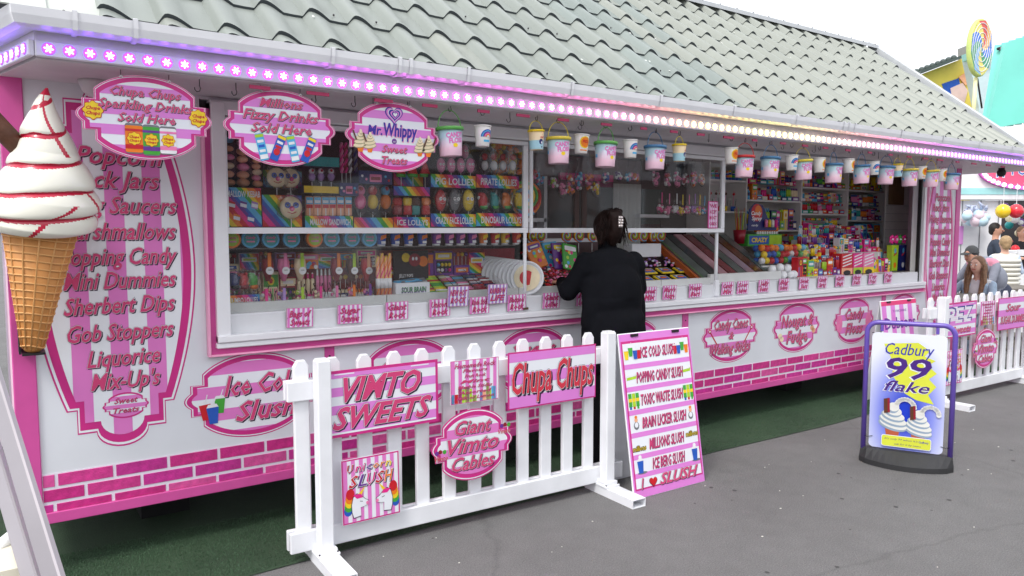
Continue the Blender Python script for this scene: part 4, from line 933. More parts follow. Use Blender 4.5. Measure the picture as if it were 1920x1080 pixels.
def dob_face(w, h):
    q = MB(); q.bev(0, w, 0, .012, 0, h, PW, .003); stripes(q, rect(.01, w - .01, .3, h - .04), -.0008, LIL, PWHITE, .15, True); q.poly(rect(.004, w - .004, h - .045, h - .004), -.0016, mat('red_pink_band', (226, 56, 120)))
    text(q, 'Dobsons', w / 2, h - .21, w * .86, .1, -.002, [(.02, 0, 0, C['purple'])], 0); text(q, 'YORKSHIRE', w / 2, h - .1, .24, .022, -.002, L1(C['purple'], .0), 0, res=1)
    q.poly(rect(.01, w - .01, .01, .29), -.0008, PWHITE); return q
aboard((6.62, -0.42, 0.0), R(0), .62, .955, R(7), 'white A-board with purple curly lettering, behind the blue ice cream sign', dob_face)

# ------------------------------------------------------------------ blue swing sign in a purple tube frame
VT = mat('violet_tube', (104, 80, 176), 0.3, coat=.3); RUB = mat('black_rubber', (48, 48, 50), 0.65, noise=.15, bump=.2, bscale=90)
rzs = math.atan2(-.49, .25)
SW = empty('swing_sign', (5.035, -1.395, 0), (0, 0, rzs), label='blue ice cream pavement sign hung in a violet tube frame on a black rubber base', cat='pavement sign')
q = MB(); w = .262; r_ = .07; pts = [(-w, 0, .06), (-w, 0, .90)] + [(-w + r_ - r_ * math.cos(t), 0, .90 + r_ * math.sin(t)) for t in [math.pi / 2 * k / 6 for k in range(1, 7)]] + [(w - r_ + r_ * math.sin(t), 0, .90 + r_ * math.cos(t)) for t in [math.pi / 2 * k / 6 for k in range(0, 7)]] + [(w, 0, .06)]
q.tube(pts, .0165, VT, 12); q.build('frame', SW)
q = MB(); n = 14
out = [(-.285 + .57 * k / n, -.14 * math.sin(math.pi * k / n) ** .6 - .02) for k in range(n + 1)] + [(.285 - .57 * k / n, .14 * math.sin(math.pi * k / n) ** .6 + .02) for k in range(n + 1)]
m_ = len(out); vs = [(x, y, 0) for x, y in out] + [(x * 1.0, y, .035) for x, y in out] + [(x * .97, y * .35, .1 if abs(x) > -1 else .1) for x, y in out]
q.add(vs, [(i, (i + 1) % m_, m_ + (i + 1) % m_, m_ + i) for i in range(m_)] + [(m_ + i, m_ + (i + 1) % m_, 2 * m_ + (i + 1) % m_, 2 * m_ + i) for i in range(m_)] + [tuple(2 * m_ + i for i in range(m_)), tuple(range(m_))[::-1]], RUB); q.build('base', SW)
q = MB(); x0, x1, z0, z1 = -.228, .218, .105, .905
def blue_grad():
    m = bpy.data.materials.new('blue_poster_print'); m.use_nodes = True; t = m.node_tree; b = t.nodes['Principled BSDF']; tc = t.nodes.new('ShaderNodeTexCoord')
    v = t.nodes.new('ShaderNodeVectorMath'); v.operation = 'SUBTRACT'; v.inputs[1].default_value = (-.01, 0, .36); s = t.nodes.new('ShaderNodeVectorMath'); s.operation = 'MULTIPLY'; s.inputs[1].default_value = (3.4, 0, 1.9)
    l = t.nodes.new('ShaderNodeVectorMath'); l.operation = 'LENGTH'; r = t.nodes.new('ShaderNodeValToRGB')
    t.links.new(tc.outputs['Object'], v.inputs[0]); t.links.new(v.outputs[0], s.inputs[0]); t.links.new(s.outputs[0], l.inputs[0]); t.links.new(l.outputs['Value'], r.inputs[0]); t.links.new(r.outputs[0], b.inputs['Base Color'])
    r.color_ramp.elements[0].position = .15; r.color_ramp.elements[0].color = (*lin((30, 62, 200)), 1); r.color_ramp.elements[1].position = 1.0; r.color_ramp.elements[1].color = (*lin((232, 236, 248)), 1)
    e = r.color_ramp.elements.new(.55); e.color = (*lin((140, 150, 232)), 1); b.inputs['Roughness'].default_value = .2; return m
BG = blue_grad(); q.plate(rrect(x0, x1, z0, z1, .03, 6), -.004, .004, BG, PW)
YB_ = mat('poster_yellow', (220, 226, 70), .35); PV = mat('poster_violet', (72, 34, 128), .35); PBL = mat('poster_blue', (52, 56, 168), .35)
star = [(-.155, .83), (.05, .85), (.12, .80), (.09, .76), (.155, .735), (.11, .70), (.165, .65), (.12, .61), (.165, .56), (.12, .50), (.155, .44), (.05, .46), (-.02, .50), (-.10, .62), (-.09, .70), (-.12, .76)]
q.poly(star[::-1], -.0052, YB_)
text(q, 'Cadbury', -.0, .80, .29, .075, -.006, [(.004, 0, 0, PBL)], .25); text(q, '99', .0, .67, .26, .135, -.006, [(.03, -.04, -.03, PWHITE), (.018, 0, 0, PV)], .15); text(q, 'flake', -.01, .545, .27, .07, -.006, [(.03, -.04, -.03, PWHITE), (.012, 0, 0, PV)], .35)
def cornet(cx, cz, s):
    IC = mat('poster_ice_cream', (232, 232, 226), .35); IS = mat('poster_ice_shade', (150, 170, 190), .35)
    q.poly([(cx - .05 * s, cz - .1 * s), (cx - .035 * s, cz - .19 * s), (cx + .035 * s, cz - .19 * s), (cx + .05 * s, cz - .1 * s)], -.0058, mat('poster_wafer', (186, 92, 62), .4))
    for i, (w_, z_) in enumerate(((.1, -.07), (.098, -.035), (.082, .0), (.06, .035), (.04, .065))):
        q.disc(cx, cz + z_ * s, w_ * s, .042 * s, -.0066 - .0014 * i, IS, 20, -.25); q.disc(cx + .004, cz + (z_ + .008) * s, w_ * .94 * s, .034 * s, -.0073 - .0014 * i, IC, 20, -.25)
    hk = MB(); pt = [(cx + (.02 + .06 * (1 - math.cos(t))) * s, cz + (.08 + .06 * math.sin(t)) * s) for t in [math.pi * 1.05 * k / 12 for k in range(13)]]
    for (a, b), (c, d) in zip(pt, pt[1:]): q.disc((a + c) / 2, (b + d) / 2, .019 * s, .017 * s, -.0150, IC, 10)
    q.poly([(cx - .06 * s, cz + .02 * s), (cx - .02 * s, cz + .03 * s), (cx - .025 * s, cz + .14 * s), (cx - .065 * s, cz + .13 * s)], -.0158, C['brown']); q.poly([(cx - .035 * s, cz + .03 * s), (cx - .02 * s, cz + .03 * s), (cx - .025 * s, cz + .14 * s), (cx - .04 * s, cz + .138 * s)], -.0164, C['crimson'])
def cornet_flat(cx, cz, s): cornet(cx, cz, s)
cornet_flat(-.085, .335, .9); cornet_flat(.07, .305, .84)
q.poly(rrect(-.15, .15, .125, .205, .015), -.0172, PWHITE); q.poly(rrect(-.146, .146, .129, .201, .013), -.0178, YB_)
text(q, "It's only 99 when it's", -.03, .18, .2, .012, -.0185, L1(PV, 0), .3, res=1); text(q, 'Cadbury', .105, .178, .06, .014, -.0185, L1(PBL, .02), .2, res=1); text(q, 'ask for it by name', .01, .148, .16, .012, -.0185, L1(PV, 0), .3, res=1)
o = q.build('poster_panel', SW); o.rotation_euler = (R(1.5), 0, 0)
q = MB()
for x in (-.17, .16): q.bev(x - .01, x + .01, -.012, .012, .91, .955, VT, .003)
for x, z in ((-.235, .18), (.235, .16), (-.2, .9), (.19, .895)): q.tube([(x - .03, -.01, z), (x, -.022, z - .004), (x + .03, -.012, z + .003)], .0022, BLACK, 5)
q.build('clips', SW)

# ------------------------------------------------------------------ giant ice cream on the corner post
IC = empty('giant_ice_cream', (0.115, -0.15, 1.085), label='giant plastic ice cream cone with red sauce fixed to the left corner post', cat='ice cream model')
lean = Vector((0.05, -0.10, 0.56))
Mi = lean.normalized().to_track_quat('Z', 'Y').to_matrix()
def PT(v): return Mi @ Vector(v)
Lc = 0.575; WF = mat('waffle_cone', (206, 140, 74), 0.55, noise=.12, nscale=20); WR = mat('waffle_rib', (226, 168, 104), 0.5, noise=.1)
q = MB(); q.lathe([(.012, -.012), (.030, -.006), (.038, .006), (.044, .03), (.146, Lc)], (0, 0, 0), WF, 36, Mi); q.build('cone', IC)
q = MB(); rc = lambda z: .040 + (.146 - .040) * z / Lc
for k in range(17):
    z = .02 + (Lc - .03) * (k / 16) ** .93; pr = []
    ring = [PT((rc(z) * math.cos(t) * 1.0, rc(z) * math.sin(t), z + .008 * math.sin(2 * t))) for t in [2 * math.pi * j / 36 for j in range(37)]]
    q.tube(ring, .0042, WR, 6, caps=False)
for k in range(14):
    a = 2 * math.pi * k / 14; q.tube([PT((rc(z) * math.cos(a + z * .3), rc(z) * math.sin(a + z * .3), z)) for z in (0.01, .2, .4, Lc - .01)], .0038, WR, 6)
q.build('waffle_grid', IC)
ICW = mat('soft_ice_white', (238, 236, 222), 0.3, noise=.04, nscale=8, coat=.4); SAU = mat('red_sauce', (196, 22, 60), 0.3, coat=.4)
q = MB(); NT, NZ = 150, 260; vs = []; Hs = .585
def Rz(t):
    pts = [(0, .165), (.04, .192), (.12, .206), (.235, .20), (.31, .184), (.43, .153), (.49, .138), (.57, .108), (.7, .085), (.82, .052), (.92, .028), (1, .004)]
    for (a, b), (c, d) in zip(pts, pts[1:]):
        if a <= t <= c: return b + (d - b) * (t - a) / (c - a)
    return .004
fm = []
def PH(t, a): return t ** .88 * 5.2 - a / (2 * math.pi) + .07 * math.sin(2 * a + 7 * t) * (1 - t) + .025 * math.sin(3 * a - 9 * t)
for i in range(NZ + 1):
    t = i / NZ; turns = 5.4
    for k in range(NT):
        a = 2 * math.pi * k / NT; ph = (PH(t, a)) % 1.0
        amp = (.17 + .04 * math.sin(a + 5 * t)) if t < .62 else .19 * max(0.3, 1 - (t - .62) * 2)
        bul = abs(math.sin(math.pi * ph)) ** .55 - .72
        r = Rz(t) * (1 + amp * bul)
        z = Lc - .045 + Hs * t - .022 * (1 - t) * (abs(math.sin(math.pi * ph)) - .5)
        off = Vector((.030 * math.sin(t * 5.5) * t + .012 * t, .02 * math.sin(t * 7) * t, 0)); vs.append(PT((r * math.cos(a), r * math.sin(a), z)) + off)
A, B_ = [], []
for i in range(NZ):
    for k in range(NT):
        a = 2 * math.pi * (k + .5) / NT; t = (i + .5) / NZ; ph = PH(t, a) % 1.0
        f = (i * NT + k, i * NT + (k + 1) % NT, (i + 1) * NT + (k + 1) % NT, (i + 1) * NT + k)
        (B_ if (ph < .055 + .05 * math.sin(3 * a + 9 * t) ** 2 or ph > .93 - .03 * math.sin(2 * a) or t > .95 or (t > .55 and abs((a + 2.2 * t) % 6.2832 - 6.05) < .09) or (t < .24 and abs(a - 4.0 - 3.2 * t) < .05) or (.04 < t < .3 and abs(a - 5.9 + 2.4 * t) < .05)) else A).append(f)
q.v = [tuple(v) for v in vs]; q.f = A + B_; q.m = [q.mi(ICW)] * len(A) + [q.mi(SAU)] * len(B_); q.sm = [True] * len(q.f)
q.f.append(tuple(range(NT))[::-1]); q.m.append(0); q.sm.append(False); q.build('ice_cream_swirl', IC)
CH = mat('flake_brown', (92, 56, 38), 0.6, noise=.35, nscale=14, bump=.5, bscale=50)
q = MB(); a_ = Vector((-.21, -.16, 1.08)); b_ = Vector((.0, -.15, .83)); q.tube([a_, a_.lerp(b_, .35), a_.lerp(b_, .7), b_], [.042, .043, .04, .04], CH, 14); q.build('chocolate_flake', IC)
q = MB(); q.box(-.04, .045, -.045, .145, -.022, -.013, BLACK); q.box(-.05, -.042, -.0, .145, -.02, .11, BLACK); q.build('bracket', IC)
# ------------------------------------------------------------------ inside the kiosk
INW = mat('interior_wall', (206, 203, 204), 0.6, noise=.05)
m = MB(); m.box(0.1, 8.63, 1.9, 1.92, .3, 2.26, INW); kb(m, 'back_wall')
m = MB(); m.box(0.975, 2.86, .40, .42, 1.16, 2.2, mat('display_backing', (60, 38, 40), .7)); kb(m, 'display_backing')
m = MB(); m.box(0.975, 2.86, .08, .40, 1.594, 1.604, UPVC); m.box(0.975, 2.86, .09, .34, 1.497, 1.503, glassy('shelf_glass', (.86, .9, .88), .15)); kb(m, 'display_shelf')
m = MB(); m.box(0.975, 2.86, .09, .40, 2.19, 2.2, UPVC); kb(m, 'display_shelf')
# back window, valance, curtain, brown unit in the middle of the back wall
YBk = 1.15
def px(u0, u1, v0, v1, y):
    """upright rectangle on the plane y"""
    um = (u0 + u1) / 2; a, b = onY(u0, (v0 + v1) / 2, y).x, onY(u1, (v0 + v1) / 2, y).x; return a, b, onY(um, v1, y).z, onY(um, v0, y).z
def slab(u0, u1, v0, v1, y, m, d=.02, name='panel', parent=K):
    x0, x1, z0, z1 = px(u0, u1, v0, v1, y); q = MB(); q.box(x0, x1, y, y + d, z0, z1, m); return q.build(name, parent)
m = MB(); x0, x1, z0, z1 = px(985, 1250, 300, 470, YBk + .06); m.box(x0, x1, YBk + .06, YBk + .09, 1.0, 2.25, mat('mauve_board', (128, 104, 106), .6)); kb(m, 'partition')
DGL = mat('dark_glass', (34, 36, 40), .08, noise=.0)
slab(1028, 1150, 348, 432, YBk + .03, DGL, name='fridge_door'); slab(1028, 1150, 340, 349, YBk + .0, mat('purple_band', (140, 36, 98), .5), .04, 'valance'); slab(1050, 1150, 326, 339, YBk, C['hot'], .03, 'valance')
for u in (1078, 1092): slab(u, u + 8, 350, 430, YBk + .01, mat('red_brown_frame', (86, 44, 38), .6), name='door_frame')
slab(1020, 1026, 330, 470, YBk - .05, UPVC, .1, 'shelf_upright'); slab(990, 1025, 409, 416, YBk - .05, UPVC, .12, 'shelf_board'); slab(990, 1150, 447, 454, YBk - .3, UPVC, .2, 'shelf_board')
q = MB(); CUR = mat('white_curtain', (205, 206, 202), .6, noise=.03)
x0, x1, z0, z1 = px(1150, 1202, 345, 440, YBk - .02); n = 30; vs = []
for k in range(n + 1):
    x = x0 + (x1 - x0) * k / n; vs += [(x, YBk - .02 + .02 * math.sin(k * 1.3), 1.1), (x, YBk - .02 + .02 * math.sin(k * 1.3), z1)]
q.add(vs, [(2 * k, 2 * k + 2, 2 * k + 3, 2 * k + 1) for k in range(n)], CUR, True); kb(q, 'strip_curtain')
slab(1202, 1350, 300, 470, YBk + .05, mat('back_dark_red', (70, 36, 44), .7), name='back_panel'); slab(1205, 1240, 355, 420, YBk, mat('back_teal', (40, 62, 60), .6), name='back_panel')
slab(1240, 1290, 398, 432, YBk - .05, DARK, name='cabinet'); slab(1200, 1255, 402, 408, YBk - .1, UPVC, .1, 'shelf_board')

# ---- goods: generic small things
def body_carton(col, col2, w, h, d, s=0):
    q = MB(); q.bev(-w / 2, w / 2, 0, d, 0, h, C[col], .002); rr = random.Random(s); v = s % 4; pick = lambda: C[rr.choice(['red', 'yellow', 'green', 'hot', 'orange', 'white', 'sky', 'purple', col2])]
    if v == 0:
        q.poly(rect(-w * .46, w * .46, h * .6, h * .94), -.001, C[col2]); q.poly(rrect(-w * .36, w * .36, h * .68, h * .84, h * .05), -.0016, C['white'])
        for k in range(9): q.disc(rr.uniform(-.4, .4) * w, h * rr.uniform(.08, .5), w * .1, w * .1, -.001 - .0003 * k, pick(), 7)
    elif v == 1:
        rainbow(q, rect(-w * .48, w * .48, h * .03, h * .97), -.001, .014, rr.uniform(20, 70), s); q.poly(rrect(-w * .38, w * .38, h * .5, h * .75, h * .05), -.0016, C['white']); q.poly(rect(-w * .3, w * .3, h * .57, h * .68), -.0022, C[col2])
    elif v == 2:
        for k in range(7): q.poly([(0, h * .5), (w * .7 * math.cos(k * .9), h * .5 + h * .7 * math.sin(k * .9)), (w * .7 * math.cos(k * .9 + .45), h * .5 + h * .7 * math.sin(k * .9 + .45))] if False else rect(-w * .45 + k * w * .13, -w * .45 + k * w * .13 + w * .07, h * .04, h * .5), -.001, pick())
        q.poly(rect(-w * .46, w * .46, h * .55, h * .92), -.001, C[col2]); q.disc(0, h * .73, w * .22, h * .13, -.0016, C['yellow'], 10); q.disc(0, h * .73, w * .12, h * .08, -.0022, C['red'], 8)
    else:
        q.poly(rect(-w * .4, w * .4, h * .1, h * .6), -.001, C['black'])
        for k in range(8): q.ball((-w * .3 + (k % 4) * w * .2, -.004, h * (.22 + .22 * (k // 4))), w * .09, pick(), 6)
        q.poly(rect(-w * .44, w * .44, h * .66, h * .93), -.001, C[col2]); q.poly(rect(-w * .3, w * .3, h * .74, h * .86), -.0016, C['white'])
    return q
def body_tubes(col, col2, w, h, d, s=0):
    q = MB(); n = max(2, round(w / .026)); r = w / n / 2
    q.box(-w / 2, w / 2, 0, d, 0, h * .3, C[col2]); q.poly(rect(-w * .35, w * .35, h * .07, h * .22), -.001, C['white'])
    for k in range(n):
        x = -w / 2 + r * (2 * k + 1); q.lathe([(r * .8, h * .28), (r * .85, h * .75), (r * .45, h * .8), (r * .42, h * .95), (.001, h)], (x, r * 1.1 + .004, 0), [C[col], C[col], C[col2], C['white']], 8)
    return q
def body_bottle(col, col2, w, h, d, s=0):
    q = MB(); r = w / 2; q.lathe([(r * .9, 0), (r, h * .05), (r, h * .3), (r, h * .55), (r * .95, h * .62), (r * .5, h * .74), (r * .5, h * .8), (r * .55, h * .82), (r * .5, h)], (0, r, 0), [C[col], C[col], C[col2], C[col], C[col], C['white'], C[col2], C[col2]], 12); return q
def body_pops(col, col2, w, h, d, s=0):
    q = MB(); n = max(2, round(w / .03)); q.box(-w / 2, w / 2, 0, d, 0, h * .4, C[col]); q.poly(rect(-w * .4, w * .4, h * .1, h * .3), -.001, C[col2]); q.poly(rect(-w * .25, w * .25, h * .15, h * .24), -.0016, C['white']); rr = random.Random(s)
    for k in range(n):
        x = -w / 2 + w * (k + .5) / n; q.ball((x, d * .35, h * .85), w / n * .45, C[rr.choice([col, col2, 'red', 'yellow'])], 8); q.tube([(x, d * .35, h * .35), (x, d * .35, h * .8)], .002, C['white'], 4)
    return q
KIND = {'candy_carton': (body_carton, 'carton', 'sweet carton'), 'tube_pack': (body_tubes, 'tube pack', 'tube tray'), 'sweet_bottle': (body_bottle, 'bottle', 'sweet bottle'), 'pop_tray': (body_pops, 'tray', 'lollipop tray')}
gm = {}
used = set()
NM = dict(hot='bright pink', sky='light blue', navy='dark blue', lime='lime green')
def good(kind, col, col2, w, h, d, loc, where, rz=0.0):
    lab = lambda: '%s and %s %s %s' % (NM.get(col, col), NM.get(col2, col2), KIND[kind][2], where)
    for alt in PAL:
        if lab() not in used: break
        if alt != col: col2 = alt
    used.add(lab())
    key = (kind, col, col2, round(w, 2), round(h, 2))
    if key not in gm: gm[key] = KIND[kind][0](col, col2, round(w, 2), round(h, 2), d, len(gm)).mesh(kind)
    return inst(gm[key], kind, None, loc, (0, 0, rz), label=lab(), cat=KIND[kind][1], group=KIND[kind][1] + 's of sweets on the kiosk shelves')
PAL0 = 0
PAL = ['red', 'orange', 'yellow', 'green', 'blue', 'sky', 'purple', 'pink', 'hot', 'lime', 'navy', 'crimson', 'teal', 'cream', 'white']
def fill(x0, x1, z, y, hmax, where, pal=PAL, kinds=None, seed=0, wr=(.06, .12)):
    rr = random.Random(seed); x = x0 + .006
    while x < x1 - .04:
        k = rr.choice(kinds or ['candy_carton', 'tube_pack', 'tube_pack', 'pop_tray', 'pop_tray', 'sweet_bottle']); w = rr.uniform(*wr) if k != 'sweet_bottle' else rr.uniform(.035, .055); w = min(w, x1 - x - .004); h = hmax * rr.uniform(.78, 1.0)
        w = max(.03, round(w, 2)); c = rr.choice(pal); c2 = rr.choice([p for p in PAL if p != c])
        good(k, c, c2, w, round(h, 2), .07, (x + w / 2, y + rr.uniform(0, .02), z), where); x += w + .004
# right-hand shelf unit
YS = .8; SHW = mat('shelf_white', (222, 220, 218), .45, noise=.03)
def shelf(x0, x1, z, name='shelf_board', th=.018, y0=YS, d=.26): q = MB(); q.bev(x0, x1, y0, y0 + d, z - th, z, SHW, .002); kb(q, name)
def upright(x, z0, z1): q = MB(); q.bev(x - .01, x + .01, YS - .004, YS + .26, z0, z1, SHW, .002); kb(q, 'shelf_upright')
for x in (5.56, 6.10, 7.0, 7.86, 8.62): upright(x, 1.1, 2.24)
q = MB(); q.box(5.56, 8.63, YS + .26, YS + .28, .4, 2.26, SHW); kb(q, 'shelf_back')
bays = {'left narrow bay': (5.57, 6.09, (2.08, 1.78, 1.44)), 'second bay': (6.11, 6.99, (1.90, 1.60, 1.435)), 'third bay': (7.01, 7.85, (2.055, 1.775, 1.48)), 'right bay': (7.87, 8.61, (2.05, 1.71, 1.46))}
for nm, (a, b, zs) in bays.items():
    for z in zs: shelf(a, b, z)
fill(5.6, 6.09, 2.08, YS + .03, .1, 'high in the left narrow bay', ['sky', 'blue'], ['sweet_bottle'], 3)
for i, (c_, x) in enumerate((('red', 5.66), ('orange', 5.74), ('red', 5.80), ('yellow', 5.88), ('blue', 6.0))):
    q = MB(); q.lathe([(.022, 0), (.026, .05)], (0, 0, 0), C[c_], 12); q.lathe([(.026, .05), (.032, .13)], (0, 0, 0), WRAP, 12, caps=False); q.tube([(0, 0, .05), (.012, 0, .2)], .003, C['pink'], 5); q.ball((.01, 0, .17), .014, C['brown' if i % 2 else 'red'], 8)
    o = q.build('slush_cup', None, label='clear cup with %s slush sample, number %s from the left on its shelf' % (c_, ORD[i]), cat='cup', group='sample slush cups'); o.location = (x, YS + .08, 1.78)
q = MB(); q.lathe([(.045, 0), (.06, .13)], (0, 0, 0), C['crimson'], 16)
rr = random.Random(2)
for k in range(14): a = rr.uniform(0, 6.28); q.tube([(.03 * math.cos(a), .03 * math.sin(a), .12), (.05 * math.cos(a), .05 * math.sin(a), .22 + rr.uniform(0, .12))], .003, C[rr.choice(['orange', 'lime', 'red'])], 4)
o = q.build('straw_pot', None, label='dark magenta pot full of orange and green straws', cat='pot'); p = onY(1386, 457, .6); o.location = (p.x, .6, p.z)
sd_ = 20
for nm, (a, b, zs) in bays.items():
    if 'narrow' in nm: continue
    tops = (2.24,) + zs[:-1]
    for r, (z, zt) in enumerate(zip(zs, tops)):
        where = 'on the %s shelf, %s' % (('top', 'middle', 'lower')[r], nm); hh = zt - z - .03
        if nm == 'second bay' and r == 1: fill(a, b, z, YS + .02, hh * .9, where, ['yellow', 'lime', 'lime', 'navy', 'purple'], None, 77); continue
        if nm == 'right bay' and r == 2:
            for k in range(3): good('candy_carton', 'sky', 'blue', .14, hh * .95, .07, (a + .35 + k * .145, YS + .02, z), where)
            fill(a, a + .26, z, YS + .02, hh * .7, where, ['hot', 'green', 'purple'], None, 5); continue
        if hh > .2:
            fill(a, b, z, YS + .02, hh * .52, where, PAL, None, sd_); fill(a, b, z + hh * .53, YS + .05, hh * .45, where + ', stacked above', PAL, None, sd_ + 1)
        else: fill(a, b, z, YS + .02, hh, where, PAL, None, sd_)
        sd_ += 2
# slatted blind on the right
q = MB(); x0, x1, z0, z1 = px(1668, 1697, 320, 384, .5)
for k in range(11): a = x0 + (x1 - x0) * k / 11; q.tube([(a, .5, z0), (a, .5, z1)], .008, mat('brown_slat', (108, 78, 50), .6), 6)
kb(q, 'slatted_blind', kind='stuff'); q = MB(); q.box(x0 - .03, 8.63, .52, .53, 1.0, 2.26, mat('plank_white', (204, 200, 198), .6, noise=.08)); 
for k in range(9): q.box(x0 - .03, 8.63, .517, .5195, 1.15 + k * .09, 1.153 + k * .09, C['grey'])
kb(q, 'plank_wall')
# stepped goods on the right counter
def tier(u0, u1, v, y, hmax, where, pal=PAL, kinds=None, seed=0, wr=(.05, .1)):
    p0, p1 = onY(u0, v, y), onY(u1, v, y); q = MB(); q.box(p0.x, p1.x, y, y + .1, 1.165, max(p0.z, 1.17), SHW); kb(q, 'display_step'); fill(p0.x, p1.x, max(p0.z, 1.17), y, hmax, where, pal, kinds, seed, wr)
tier(1495, 1578, 520, .13, .19, 'in the front row of the right counter', ['yellow', 'red', 'hot', 'purple', 'lime', 'sky'], None, 31, (.06, .1))
for i, (u0, u1, c1, c2) in enumerate(((1577, 1598, 'red', 'peach'), (1599, 1617, 'hot', 'lime'), (1618, 1638, 'pink', 'yellow'))):
    p = onY(u0, 520, .14); x1 = onY(u1, 520, .14).x; q = MB(); w = x1 - p.x; q.bev(0, w, 0, .1, 0, .2, C[c1], .003)
    for k in range(4): q.poly([(w * .1, .07 + k * .03), (w * .9, .1 + k * .03), (w * .9, .112 + k * .03), (w * .1, .082 + k * .03)], -.001, C['white'])
    q.poly(rect(.004, w - .004, .0, .06), -.0016, C[c2]); q.disc(w / 2, .015, w * .33, .025, -.0022, C['black'], 14)
    o = q.build('dispenser_box', None, label='tall %s dispenser box with an open half round mouth, %s from the left' % (c1, ORD[i]), cat='dispenser box', group='three tall dispenser boxes on the right counter'); o.location = (p.x, .14, 1.17)
tier(1638, 1672, 520, .14, .15, 'right of the tall dispenser boxes', ['hot', 'yellow', 'red', 'sky'], ['sweet_bottle', 'candy_carton'], 8, (.04, .07))
tier(1500, 1580, 490, .28, .16, 'in the second row of the right counter', ['red', 'orange', 'blue', 'white', 'yellow'], None, 41, (.05, .09))
tier(1500, 1600, 468, .42, .17, 'in the third row of the right counter', ['purple', 'hot', 'teal', 'crimson', 'blue'], ['tube_pack', 'pop_tray', 'candy_carton'], 43, (.05, .1))
tier(1500, 1620, 450, .58, .17, 'in the back row of the right counter', ['purple', 'crimson', 'teal', 'hot', 'white'], None, 47, (.06, .1))
tier(1575, 1652, 474, .32, .15, 'in the second row behind the dispenser boxes', ['cream', 'orange', 'white', 'blue', 'hot'], None, 49, (.05, .1))
tier(1648, 1672, 497, .3, .18, 'behind the last bottles of the right counter', ['sky', 'green', 'white'], ['sweet_bottle', 'tube_pack'], 53, (.05, .08))
# flower-topped bags at the far right
for i, (u, c_) in enumerate(((1677, 'lime'), (1692, 'navy'))):
    p = onY(u, 513, .2); q = MB(); q.add([(-.05, 0, 0), (.05, 0, 0), (.065, 0, .27), (-.065, 0, .27), (-.045, .06, 0), (.045, .06, 0), (.06, .06, .27), (-.06, .06, .27)], [(0, 1, 2, 3), (5, 4, 7, 6), (1, 5, 6, 2), (4, 0, 3, 7), (3, 2, 6, 7)], C[c_]); q.poly([(-.03, .15), (.03, .18), (.03, .2), (-.03, .17)], -.001, C['red']); q.disc(0, .06, .025, .03, -.001, C['orange' if i == 0 else 'white'], 10); q.disc(.0, .21, .02, .03, -.001, C['sky'], 10)
    o = q.build('gift_bag', None, label='tall %s sweet cone standing at the right end of the counter' % ('lime green' if i == 0 else 'dark blue'), cat='sweet cone', group='tall sweet cones at the right end'); o.location = (p.x, .2, 1.17)
    for k in range(2):
        q = MB(); c2 = ['hot', 'hot', 'green', 'hot'][i * 2 + k]; q.tube([(0, 0, -.12), (0, 0, 0)], .003, C['purple'], 5)
        for j in range(5): a = j * 1.257; q.ball((.028 * math.cos(a), 0, .03 + .028 * math.sin(a)), .022, C[c2], 8, (1, .5, 1))
        q.ball((0, -.008, .03), .012, C['white'], 8); o = q.build('flower_lolly', None, label='%s flower lollipop sticking out at the right end, %s from the left' % ('green' if c2 == 'green' else 'bright pink', ORD[i * 2 + k]), cat='lollipop', group='flower lollipops at the right end'); o.location = (p.x - .04 + k * .09, .22, 1.47)
# tank of coloured balls and a heap of white ones
rr = random.Random(9)
T0, T1 = onY(1405, 500, .35).x, onY(1492, 500, .35).x; r_ = empty('ball_tank', ((T0 + T1) / 2, .3, 1.29), label='clear tank of mixed coloured gum balls on the counter', cat='tank')
w = (T1 - T0) / 2; q = MB(); q.box(-w, w, -.09, .09, -.006, 0, WRAP); q.box(-w, -w + .004, -.09, .09, 0, .16, WRAP); q.box(w - .004, w, -.09, .09, 0, .16, WRAP); q.box(-w + .004, w - .004, -.09, -.086, 0, .16, WRAP); q.build('tank_wall', r_)
bme = {c_: MB().ball((0, 0, 0), .031, C[c_], 12).mesh('gum_ball') for c_ in ('red', 'blue', 'green', 'orange', 'yellow', 'white', 'sky')}
for row in range(3):
    for k in range(int((2 * w - .02) / .067)):
        for dpt in (0, 1): inst(bme[rr.choice(['red', 'red', 'blue', 'green', 'orange', 'orange', 'sky', 'white', 'yellow'])], 'gum_ball', r_, (-w + .04 + k * .067 + (row % 2) * .025 + rr.uniform(-.006, .006), -.05 + dpt * .062, .034 + row * .056 + rr.uniform(-.004, .004)))
q = MB(); q.box(-w, w, -.09, .09, -.12, -.008, SHW); q.build('stand', r_)
q = MB().ball((0, 0, 0), .036, C['white'], 14).mesh('white_ball'); n = 0
for u, v in ((1443, 527), (1447, 515), (1455, 526), (1462, 512), (1468, 525), (1476, 513), (1481, 524), (1488, 522)):
    p = onY(u, v, .12); p.z = max(p.z, 1.2); inst(q, 'white_ball', None, p + Vector((0, 0, .05 if v < 517 else 0)), label='white ball in the heap below the coloured balls, %s from the left' % ORD[n], cat='ball', group='heap of white balls on the counter'); n += 1
